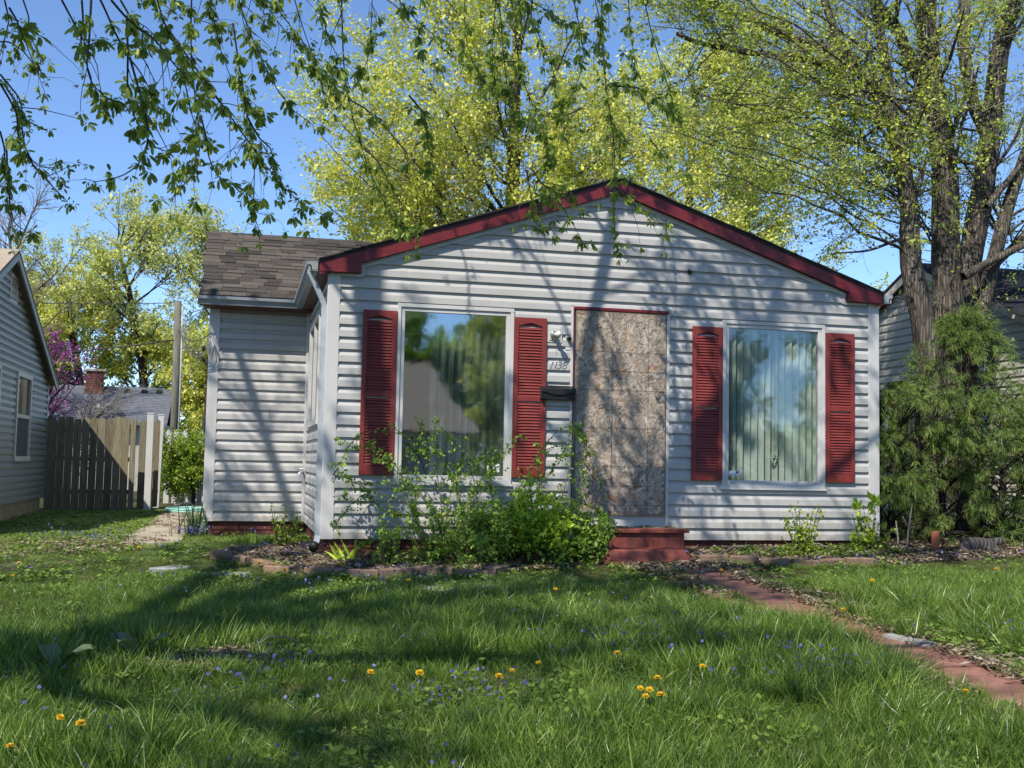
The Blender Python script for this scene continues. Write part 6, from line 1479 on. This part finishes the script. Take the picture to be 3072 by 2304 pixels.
# clay coloured post at the foot of the cypress, dead canes
po = empty('clay_post', (6.62, -.42, -.12), 0, 'short orange brown post standing under the cypress shrub', 'post')
mb = MB(); mb.lathe([(.042, -.2), (.040, .06), (.044, .14), (.043, .24), (.035, .25)], k=14); mb.build('shaft', M['stake'], po)
for x, y, dx, h, lab in ((6.25, -.42, .10, .55, 'bare grey stick leaning beside the right corner post'), (6.18, -.40, -.02, .36, 'short dry stalk left of the leaning stick')):
    mb = MB(); mb.tube([(0, 0, -.1), (dx * .4, 0, h * .5), (dx, .02, h)], [.012, .010, .006], 6); mb.tube([(dx * .4, 0, h * .5), (dx * .2 - .05, 0, h * .75)], .004, 5); o = mb.build('dry_stalk', M['twig'], None, (x, y, -.12)); tag(o, lab, 'stick')
for x, y, a, ln, lab in ((4.35, -.35, .1, .45, 'pale dead twig arched over the mulch in the right bed'), (5.25, -.25, -.3, .35, 'grey dead twig lying by the foundation in the right bed'), (7.6, -1.05, .5, .3, 'pale broken stick lying before the cypress shrub'), (-.55, -4.1, .1, .3, 'thin pale twig lying on the left lawn')):
    z0 = float(gz(x, y)); mb = MB(); mb.tube([(-ln / 2, 0, .02), (-ln * .2, 0, .09), (ln * .2, .02, .08), (ln / 2, 0, .03)], .006, 5); mb.tube([(ln * .1, .02, .085), (ln * .2, .03, .14)], .003, 4); o = mb.build('dead_twig', M['twig'], None, (x, y, z0), (0, 0, a)); tag(o, lab, 'twig')

# ------------------------------------------------------------------ tabby cat lying under the cypress
cx, cy = 7.10, -.52; cz = float(gz(cx, cy))
cat = empty('cat', (cx, cy, cz), 0, 'grey tabby cat lying in the shade under the cypress shrub', 'cat')
def tabby():
    m, nt, b = new_mat('tabby_fur')
    v = coords(nt, (1, 1, 1)); wv = nt.nodes.new('ShaderNodeTexWave'); wv.inputs['Scale'].default_value = 7; wv.inputs['Distortion'].default_value = 9; wv.inputs['Detail'].default_value = 4
    nt.links.new(v, wv.inputs['Vector']); nt.links.new(ramp(nt, wv.outputs['Fac'], [(0.35, (0.022, 0.02, 0.018)), (0.75, (0.085, 0.076, 0.066))]), b.inputs['Base Color']); b.inputs['Roughness'].default_value = .9
    bump(nt, b, noise(nt, v, 180, 3), .6, .004); return m
M['tabby'] = tabby()
me = bpy.data.meshes.new('body')
cv = [(-.20, .02, .085), (-.10, .02, .105), (.02, .01, .10), (.12, -.01, .095), (.17, -.03, .115), (.215, -.055, .128), (.235, -.095, .110), (-.25, -.02, .05), (-.22, -.10, .03), (-.10, -.14, .025), (.02, -.15, .022), (.15, -.09, .035), (.20, -.16, .022), (.07, -.06, .05), (.13, -.15, .022), (.195, -.05, .175), (.265, -.045, .172), (-.14, -.05, .07), (-.08, -.10, .035)]
ce = [(0, 1), (1, 2), (2, 3), (3, 4), (4, 5), (5, 6), (0, 7), (7, 8), (8, 9), (9, 10), (3, 11), (11, 12), (3, 13), (13, 14), (5, 15), (5, 16), (0, 17), (17, 18)]
cr2 = [.066, .078, .072, .060, .040, .052, .026, .032, .022, .018, .012, .036, .022, .036, .022, .010, .010, .068, .035]
me.from_pydata(cv, ce, []); o = link_mesh('body', me, cat); me.materials.append(M['tabby'])
sk = o.modifiers.new('skin', 'SKIN'); sb = o.modifiers.new('sub', 'SUBSURF'); sb.levels = 2; sb.render_levels = 2
for v_, r_ in zip(me.skin_vertices[0].data, cr2): v_.radius = (r_, r_)
me.skin_vertices[0].data[1].use_root = True
for s_ in (-1, 1):
    mb = MB(); mb.lathe([(.0005, -.006), (.008, 0), (.0005, .006)], k=8); mb.build('eye', M['black_plastic'], cat, (.232 + s_ * .024, -.108, .135), (1.4, 0, 0))
mb = MB(); mb.lathe([(.0005, -.004), (.008, 0), (.0005, .004)], k=8); mb.build('nose', M['soffit'], cat, (.236, -.126, .112), (1.4, 0, 0))

# ------------------------------------------------------------------ lawn: tufts scattered by geometry nodes
def blade_tuft(rng, n, L0, L1, w, spread, lean, droop, name, m, S=5, rlo=0.0, rhi=.75):
    p = np.stack([rng.normal(0, spread, n), rng.normal(0, spread, n), np.full(n, -.012)], 1)
    d = norm(np.stack([p[:, 0] * 2 + rng.normal(0, lean, n), p[:, 1] * 2 + rng.normal(0, lean, n), np.full(n, 1.0)], 1)); ln = rng.uniform(L0, L1, n)
    P = march(rng, p, d, ln, S, -droop, .07); s = norm(np.cross(d, np.stack([rng.normal(0, 1, n), rng.normal(0, 1, n), np.full(n, .2)], 1)))
    pr = np.linspace(1, 0, S) ** .6; ww = (w * rng.uniform(.6, 1.3, n))[:, None]
    V = np.concatenate([np.stack([P[:, j] + s * ww * pr[j] * k for j in range(S - 1) for k in (-1, 1)], 1), P[:, -1:, :]], 1)
    c = 2 * (S - 1) + 1; b = np.arange(n)[:, None] * c
    L1_ = np.concatenate([b + np.array([[2 * j, 2 * j + 1, 2 * j + 3, 2 * j + 2]]) for j in range(S - 2)], 1)
    L2_ = b + np.array([[2 * (S - 2), 2 * (S - 2) + 1, 2 * (S - 1)]])
    L = np.concatenate([L1_, L2_], 1).ravel(); sz = np.tile([4] * (S - 2) + [3], n)
    r = rng.uniform(rlo, rhi, n) ** 1.3; r[rng.random(n) < .03] = .98
    rr = np.stack([np.clip(r * .8 + .05 * j, 0, 1) for j in range(S - 1)], 1).ravel()
    me = np_mesh(name, V, L, sz, m, attr={'rnd': rr})
    return bpy.data.objects.new(name, me)

def scatter(name, sources, pos, rotz, tilt, scl, idx, tone, label=None):
    coll = bpy.data.collections.new(name + '_sources')
    for s in sources: coll.objects.link(s)
    me = bpy.data.meshes.new(name); n = len(pos)
    me.vertices.add(n); me.vertices.foreach_set('co', np.asarray(pos, np.float32).ravel())
    a = me.attributes.new('rot', 'FLOAT_VECTOR', 'POINT'); a.data.foreach_set('vector', np.stack([tilt[:, 0], tilt[:, 1], rotz], 1).astype(np.float32).ravel())
    a = me.attributes.new('scl', 'FLOAT', 'POINT'); a.data.foreach_set('value', scl.astype(np.float32))
    a = me.attributes.new('idx', 'INT', 'POINT'); a.data.foreach_set('value', idx.astype(np.int32))
    a = me.attributes.new('tone', 'FLOAT', 'POINT'); a.data.foreach_set('value', tone.astype(np.float32))
    o = link_mesh(name, me); tag(o, label, None, None, 'stuff')
    ng = bpy.data.node_groups.new(name, 'GeometryNodeTree')
    ng.interface.new_socket('Geometry', in_out='INPUT', socket_type='NodeSocketGeometry'); ng.interface.new_socket('Geometry', in_out='OUTPUT', socket_type='NodeSocketGeometry')
    gi = ng.nodes.new('NodeGroupInput'); go = ng.nodes.new('NodeGroupOutput'); ip = ng.nodes.new('GeometryNodeInstanceOnPoints'); ci = ng.nodes.new('GeometryNodeCollectionInfo')
    ci.inputs['Collection'].default_value = coll; ci.inputs['Separate Children'].default_value = True; ci.inputs['Reset Children'].default_value = True
    def na(nm, t):
        q = ng.nodes.new('GeometryNodeInputNamedAttribute'); q.data_type = t; q.inputs['Name'].default_value = nm
        return [s for s in q.outputs if s.enabled and s.name == 'Attribute'][0]
    e2r = ng.nodes.new('FunctionNodeEulerToRotation')
    ng.links.new(gi.outputs[0], ip.inputs['Points']); ng.links.new(ci.outputs[0], ip.inputs['Instance'])
    ip.inputs['Pick Instance'].default_value = True
    ng.links.new(na('idx', 'INT'), ip.inputs['Instance Index']); ng.links.new(na('rot', 'FLOAT_VECTOR'), e2r.inputs[0]); ng.links.new(e2r.outputs[0], ip.inputs['Rotation']); ng.links.new(na('scl', 'FLOAT'), ip.inputs['Scale'])
    ng.links.new(ip.outputs[0], go.inputs[0])
    md = o.modifiers.new('scatter', 'NODES'); md.node_group = ng
    return o

rng = np.random.default_rng(77)
def vnoise(X, Y, f, seed):
    """smooth value noise 0..1"""
    r = np.random.default_rng(seed).random((64, 64)); x = X * f + 100.3; y = Y * f + 77.7
    xi = np.floor(x).astype(int); yi = np.floor(y).astype(int); u = x - xi; v = y - yi; u = u * u * (3 - 2 * u); v = v * v * (3 - 2 * v)
    g = lambda i, j: r[(xi + i) % 64, (yi + j) % 64]
    return (g(0, 0) * (1 - u) + g(1, 0) * u) * (1 - v) + (g(0, 1) * (1 - u) + g(1, 1) * u) * v
def pos_of(X, Y, dz=0.0): return np.stack([X, Y, gz(X, Y) + dz], 1)
def in_view(X, Y):
    a = np.degrees(np.arctan2(X + .8176, Y + 11.4131)); return (a > -13.5) & (a < 40.5)
BARE = [(-1.15, -4.42, .34, .16), (-.92, -4.3, .26, .12), (3.9, -1.35, .45, .25), (2.35, -1.5, .5, .16), (3.95, -3.0, .30, .8), (3.9, -5.0, .25, 1.0), (-2.6, 1.4, .5, .7)]
def lawn_mask(X, Y, pathgrow=0.0):
    k = ~inside(BED_L, X, Y) & ~inside(BED_R, X, Y)
    k &= ~((X > 3.13 - pathgrow) & (X < 3.63) & (Y < -1.0))
    k &= ~((X > -2.09) & (X < -1.5) & (Y > 2.0))
    k &= ~((X > -1.22) & (X < 6.2) & (Y > 3.1)); k &= ~((X > 0) & (X < 6.2) & (Y > -.0)); k &= ~((X > 2.66) & (X < 3.7) & (Y > -.85))
    k &= ~((X < -4.25) & (Y > 2.8) & (Y < 10.5)); k &= ~((Y > 10.55) & (X < -2.2))
    k &= ~((X > 6.1) & (Y > -.95))
    return k
# density and height fields
def fields(X, Y):
    b = np.zeros(len(X))
    for x, y, rx, ry in BARE: b = np.maximum(b, np.exp(-(((X - x) / rx) ** 2 + ((Y - y) / ry) ** 2)))
    h = .55 + 1.25 * vnoise(X, Y, .9, 1) * (.55 + .9 * vnoise(X, Y, 2.6, 2))
    near = np.clip((-Y - 1.0) / 1.2, 0, 1)
    h = h * (.36 + .64 * near)
    ey = np.interp(X, [-1.0, -.45, .3, 1.6, 2.7, 3.7, 5.4, 6.2], [-.1, -.9, -1.25, -1.2, -.9, -.9, -1.2, -1.1]); h = h * np.clip(.32 + (ey - Y) * .55, .32, 1) * np.where((Y > -.9), .9, 1)
    h = np.where((X > 2.4) & (X < 3.2) & (Y < -1), h * np.interp(X, [2.4, 3.2], [1, .62]), h)
    h = np.where(Y > 1.2, .34 + .25 * vnoise(X, Y, 1.5, 3), h)
    dry = np.where(Y > .5, .45 * vnoise(X, Y, .7, 4), 0)
    return b, h, dry
src = [blade_tuft(rng, 34, .06, .14, .0024, .036, .38, .08, 'grass_tuft', M['grass']) for _ in range(5)]      # mid tufts
src += [blade_tuft(rng, 44, .13, .28, .0028, .026, .42, .16, 'grass_tuft', M['grass'], 6) for _ in range(4)]    # tall arching clumps
src += [blade_tuft(rng, 26, .04, .085, .0021, .050, .5, .05, 'grass_tuft', M['grass'], 4) for _ in range(3)]   # short
for i, s in enumerate(src): s.name = 'grass_tuft_%02d' % i
A = []
def sample(n, x0, x1, y0, y1):
    return rng.uniform(x0, x1, n), rng.uniform(y0, y1, n)
allp = []
# front lawn
X, Y = sample(24000, -3.6, 9.0, -8.2, -.4); k = lawn_mask(X, Y) & in_view(X, Y); X, Y = X[k], Y[k]
b, h, dry = fields(X, Y); k = rng.random(len(X)) > np.clip(b * 1.25, 0, .97); X, Y, b, h, dry = X[k], Y[k], b[k], h[k], dry[k]
allp.append((X, Y, h * rng.uniform(.7, 1.2, len(X)) * (1 - .5 * b), rng.integers(0, 5, len(X)), rng.normal(-.03, .14, len(X)) + .22 * (vnoise(X, Y, 1.1, 9) - .5) + .25 * b))
# tall clumps
X, Y = sample(9000, -3.4, 9.0, -8.2, -.6); k = lawn_mask(X, Y) & in_view(X, Y); X, Y = X[k], Y[k]
b, h, dry = fields(X, Y); k = (rng.random(len(X)) < np.clip((vnoise(X, Y, 1.5, 12) - .33) * 2.2, .03, 1)) & (b < .3); X, Y, h = X[k], Y[k], h[k]
allp.append((X, Y, np.clip(h, .30, 1.30) * rng.uniform(.6, 1.0, len(X)), rng.integers(5, 9, len(X)), rng.normal(-.02, .14, len(X))))
# left lawn and side yard, right lawn strip
X, Y = sample(15000, -5.0, 0.2, -.4, 10.6); k = lawn_mask(X, Y) & in_view(X, Y); X, Y = X[k], Y[k]
b, h, dry = fields(X, Y); k = rng.random(len(X)) > b * 1.1; X, Y, b, h, dry = X[k], Y[k], b[k], h[k], dry[k]
allp.append((X, Y, np.clip(h * 1.5, .5, 1.3), rng.integers(9, 12, len(X)), rng.normal(.0, .1, len(X)) + dry))
# clumps growing along path, edging and foundation
n = 420; Y1 = rng.uniform(-7.6, -1.1, n); X1 = np.where(rng.random(n) < .6, 3.11 + rng.normal(0, .04, n), 3.70 + rng.normal(0, .03, n))
allp.append((X1, Y1, rng.uniform(.25, .6, n), rng.integers(0, 9, n), rng.normal(0, .08, n)))
e = np.array(EDGE_LEFT); t = rng.uniform(0, len(e) - 1.01, 260); i = t.astype(int); q = e[i] + (e[i + 1] - e[i]) * (t - i)[:, None]
allp.append((q[:, 0] + rng.normal(0, .03, 260), q[:, 1] - .10 + rng.normal(0, .03, 260), rng.uniform(.2, .42, 260), rng.integers(0, 9, 260), rng.normal(0, .08, 260)))
e = np.array(EDGE_RIGHT); t = rng.uniform(0, len(e) - 1.01, 200); i = t.astype(int); q = e[i] + (e[i + 1] - e[i]) * (t - i)[:, None]
allp.append((q[:, 0] + rng.normal(0, .03, 200), q[:, 1] - .12 + rng.normal(0, .03, 200), rng.uniform(.2, .4, 200), rng.integers(0, 9, 200), rng.normal(0, .08, 200)))
n = 130; allp.append((rng.uniform(-1.2, -.3, n), rng.uniform(1.0, 2.3, n), rng.uniform(.25, .55, n), rng.integers(0, 9, n), rng.normal(.02, .08, n)))
X, Y, Sc, I, Tn = (np.concatenate([a[j] for a in allp]) for j in range(5)); n = len(X)
scatter('grass', src, pos_of(X, Y), rng.uniform(0, 6.28, n), rng.normal(0, .10, (n, 2)), Sc, I, Tn, 'tufted green lawn grass covering the front and side yard')

# low broad leaved ground cover between the tufts
def cover_patch(name, n, size, m, seed, hmax=.04):
    r = np.random.default_rng(seed); c = np.stack([r.normal(0, .05, n), r.normal(0, .05, n), r.uniform(.008, hmax, n)], 1)
    V = []; k = 6
    a0 = r.uniform(0, 6.28, n); sz = size * r.uniform(.6, 1.2, n); tx = r.normal(0, .35, (n, 2))
    for j in range(k):
        a = a0 + 2 * math.pi * j / k; x = np.cos(a) * sz; y = np.sin(a) * sz * .8
        V.append(c + np.stack([x, y, x * tx[:, 0] + y * tx[:, 1]], 1))
    V = np.stack(V, 1); L = np.arange(n * k)
    return bpy.data.objects.new(name, np_mesh(name, V, L, np.full(n, k), m, attr={'rnd': r.random(n) * .8}))
src = [cover_patch('cover_patch_%d' % i, 18, .014, M['clover'], 90 + i) for i in range(4)]
X, Y = sample(13000, -5, 9, -8, 9.5); k = lawn_mask(X, Y, -.05) & in_view(X, Y) & (rng.random(len(X)) < np.clip((vnoise(X, Y, 1.2, 21) - .2) * 1.5, .15, 1)); X, Y = X[k], Y[k]
n2 = 700; Xb = np.concatenate([rng.uniform(-.9, 2.6, n2), rng.uniform(3.8, 6.2, n2)]); Yb = np.concatenate([rng.uniform(-1.2, .8, n2), rng.uniform(-1.15, -.1, n2)])
kb = (inside(BED_L, Xb, Yb) | inside(BED_R, Xb, Yb)) & (rng.random(len(Xb)) < np.clip((vnoise(Xb, Yb, 1.8, 33) - .3) * 2, 0, 1)); X = np.concatenate([X, Xb[kb]]); Y = np.concatenate([Y, Yb[kb]]); n = len(X)
scatter('ground_cover', src, pos_of(X, Y, .01), rng.uniform(0, 6.28, n), rng.normal(0, .06, (n, 2)), rng.uniform(.7, 1.5, n), rng.integers(0, 4, n), rng.normal(0, .1, n), 'low round leafed ground cover among the grass')

# violets
def violet_patch(name, nf, seed):
    r = np.random.default_rng(seed); V = []; L = []; S = []; rd = []
    for f in range(nf):
        c = np.array([r.normal(0, .05), r.normal(0, .05), r.uniform(.05, .12)]); face = norm(np.array([[r.normal(-.2, .6), r.normal(-.8, .5), r.uniform(.0, .9)]]))[0]
        a = norm(np.cross(face, [0, 0, 1.0])[None])[0]; b_ = np.cross(face, a); sz = r.uniform(.006, .010); tone = r.uniform(.1, .9)
        for k in range(5):
            an = 2 * math.pi * k / 5 + .3; u = math.cos(an) * a + math.sin(an) * b_; w = -math.sin(an) * a + math.cos(an) * b_; i = len(V)
            V += [c, c + u * sz * .6 + w * sz * .42 + face * .002, c + u * sz * 1.1, c + u * sz * .6 - w * sz * .42 + face * .002]; L += [i, i + 1, i + 2, i + 3]; S.append(4); rd.append(min(1, max(0, tone + r.normal(0, .1))))
    return bpy.data.objects.new(name, np_mesh(name, V, L, S, M['violet'], attr={'rnd': rd}))
src = [violet_patch('violet_patch_%d' % i, 3 + i % 3, 200 + i) for i in range(5)]
X, Y = sample(5200, -4.5, 8, -7.6, 5); k = lawn_mask(X, Y, -.05) & in_view(X, Y); X, Y = X[k], Y[k]
dn = np.clip((vnoise(X, Y, .8, 41) - .45) * 2.2, 0, 1) * (.35 + .65 * vnoise(X, Y, 3.2, 42)); k = rng.random(len(X)) < dn * .30; X, Y = X[k], Y[k]
cl = [(-1.4, 2.9, 40, .12), (-2.4, 2.4, 30, .35), (-.2, .0, 20, .25), (.55, -1.55, 30, .3), (4.9, -1.3, 20, .4), (2.3, -5.4, 24, .25), (.3, -5.6, 18, .2), (-.6, -5.2, 14, .2), (1.1, -4.2, 14, .3), (-2.9, -.6, 20, .3), (2.0, -4.4, 12, .3)]
X = np.concatenate([X] + [rng.normal(x, s, n) for x, y, n, s in cl]); Y = np.concatenate([Y] + [rng.normal(y, s, n) for x, y, n, s in cl]); k = lawn_mask(X, Y, -.05) | inside(BED_L, X, Y) | inside(BED_R, X, Y); k &= ~((X > 0) & (Y > -.05)); X, Y = X[k], Y[k]; n = len(X)
scatter('violets', src, pos_of(X, Y) + np.stack([0 * X, 0 * X, .03 * fields(X, Y)[1]], 1), rng.normal(0, .5, n), rng.normal(0, .1, (n, 2)), rng.uniform(.8, 1.35, n), rng.integers(0, 5, n), rng.normal(0, .15, n), 'small violet blue flowers scattered through the lawn')

# dry leaf litter in beds, on path joints and bare spots
def litter_patch(name, n, seed):
    r = np.random.default_rng(seed); V = []; L = []; S = []; rd = []
    for f in range(n):
        c = np.array([r.normal(0, .06), r.normal(0, .06), r.uniform(.004, .022)]); a = r.uniform(0, 6.28); l, w = r.uniform(.010, .038), r.uniform(.003, .014); u = np.array([math.cos(a), math.sin(a), r.normal(0, .25)]); v_ = np.array([-math.sin(a), math.cos(a), r.normal(0, .3)]); i = len(V); q = r.uniform(0, .010)
        V += [c - u * l, c + v_ * w + np.array([0, 0, q]), c + u * l, c - v_ * w + np.array([0, 0, q])]; L += [i, i + 1, i + 2, i + 3]; S.append(4); rd.append(r.random())
    return bpy.data.objects.new(name, np_mesh(name, V, L, S, M['litter'], attr={'rnd': rd}))
src = [litter_patch('litter_patch_%d' % i, 22, 300 + i) for i in range(5)]
X1, Y1 = sample(2600, -1.1, 2.75, -1.4, 1.6); k = inside(BED_L, X1, Y1); X1, Y1 = X1[k], Y1[k]
X2, Y2 = sample(2800, 3.6, 8.6, -1.25, 1.6); k = inside(BED_R, X2, Y2); X2, Y2 = X2[k], Y2[k]
n3 = 330; X3 = np.concatenate([rng.normal(3.70, .08, n3), rng.normal(2.98, .06, 120), rng.uniform(2.8, 4.1, 120), rng.normal(-1.05, .3, 110), rng.uniform(-2.1, -1.45, 60), rng.normal(-2.55, .4, 130)]); Y3 = np.concatenate([rng.uniform(-7, -1, n3), rng.uniform(-7, -1, 120), rng.uniform(-1.5, -.9, 120), rng.normal(-4.38, .13, 110), rng.uniform(2, 9, 60), rng.uniform(.6, 3.2, 130)])
X = np.concatenate([X1, X2, X3]); Y = np.concatenate([Y1, Y2, Y3]); n = len(X); onp = (X > 2.94) & (X < 3.67) & (Y < -1.05)
scatter('leaf_litter', src, pos_of(X, Y, .014) + np.stack([0 * X, 0 * X, np.where(onp, .022, 0)], 1), rng.uniform(0, 6.28, n), rng.normal(0, .06, (n, 2)), rng.uniform(.7, 1.3, n), rng.integers(0, 5, n), rng.normal(0, .12, n), 'dry leaf and bark litter over beds and path edges')
# litter on the worn tread
n = 26; scatter('leaf_litter', src, np.stack([rng.uniform(2.78, 3.65, n), rng.uniform(-.25, -.05, n), np.full(n, .134)], 1), rng.uniform(0, 6.28, n), np.zeros((n, 2)), rng.uniform(.4, .8, n), rng.integers(0, 5, n), rng.normal(.1, .12, n), 'dry leaf bits on the top step')
# sparse yellow green grass tufts in the left bed come with the lawn; fallen larger leaves
# ------------------------------------------------------------------ dandelions: one object each
def dandelion_head():
    r = np.random.default_rng(400); V = []; L = []; S = []; rd = []
    for ring, (n, el, ln) in enumerate(((24, .12, .021), (22, .45, .019), (16, .85, .015), (9, 1.25, .010))):
        for k in range(n):
            a = 2 * math.pi * (k + .5 * ring) / n + r.normal(0, .06); e = el + r.normal(0, .07); u = np.array([math.cos(a) * math.cos(e), math.sin(a) * math.cos(e), math.sin(e)]); w = np.array([-math.sin(a), math.cos(a), 0]) * .0022; l = ln * r.uniform(.85, 1.1); i = len(V)
            V += [u * .002 - w * .5, u * .002 + w * .5, u * l + w, u * l - w]; L += [i, i + 1, i + 2, i + 3]; S.append(4); rd.append(r.random())
    return np_mesh('flower_head', V, L, S, M['dandelion'], attr={'rnd': rd})
DH = dandelion_head(); mb = MB(); mb.tube([(0, 0, -.10), (.004, .002, -.05), (0, 0, 0)], .0022, 5); DS = mb.mesh('stem', M['cane']); mb = MB(); mb.lathe([(.002, -.012), (.007, -.008), (.008, 0.0), (.004, .004)], k=8); DC = mb.mesh('calyx', M['leaf_lime'])
proto = empty('dandelion', (0, 0, 0), 0, 'yellow dandelion', 'dandelion', 'dandelions blooming in the lawn')
for nm, me in (('flower_head', DH), ('stem', DS), ('calyx', DC)): link_mesh(nm, me, proto)
DL = ['highest left dandelion of the tight cluster in the front lawn', 'largest dandelion in the middle of the tight cluster', 'lowest dandelion of the tight cluster in the front lawn', 'small dandelion at the right edge of the tight cluster', 'lone dandelion in the middle lawn straight below the boarded door', 'dandelion in the middle lawn left of the lone one', 'faint small dandelion between the two middle lawn dandelions', 'dandelion beside violets in the centre left lawn', 'half hidden yellow dandelion leftmost of the violets patch', 'dandelion above the dock weeds in the left lawn', 'left one of the two big dandelions in the front left corner', 'right one of the two big dandelions in the front left corner', 'dandelion above right of the tight cluster', 'half open dandelion in the long grass near the path', 'low dandelion buried in grass below the path', 'dandelion by itself in the front right lawn', 'dandelion in the grass before the cypress shrub', 'dandelion beside the path head near the steps', 'dandelion at the right edge of the path', 'left dandelion of the pair on the brick edging corner', 'right dandelion of the pair on the brick edging corner', 'small dandelion in the right lawn below the stick', 'dandelion just left of the brick edging', 'dandelion at the far left edge of the lawn', 'left dandelion at the end of the side walk', 'dandelion in the grass at the end of the side walk', 'dandelion before the curved brick edging', 'upper dandelion at the far left lawn', 'dandelion in the extreme front left corner', 'tiny dandelion in the shaded lawn before the steps', 'dandelion in the shaded lawn left of centre', 'left tiny dandelion in the bed by the corner post', 'right tiny dandelion in the bed by the corner post']
rd = random.Random(8)
for i, (x, y) in enumerate(DAND):
    if i == 0: r_ = proto; parts = list(proto.children)
    else:
        r_ = proto.copy(); COL.objects.link(r_)
        for chd in proto.children:
            c = chd.copy(); COL.objects.link(c); c.parent = r_
    r_.location = (x, y, float(gz(x, y)) + .055 + .055 * float(fields(np.array([x]), np.array([y]))[1][0]) + rd.uniform(.0, .03)); r_.rotation_euler = (rd.uniform(.1, .5), rd.uniform(-.25, .25), rd.uniform(-.5, .5)); s = rd.uniform(.85, 1.2); r_.scale = (s, s, s)
    r_['label'] = DL[i]
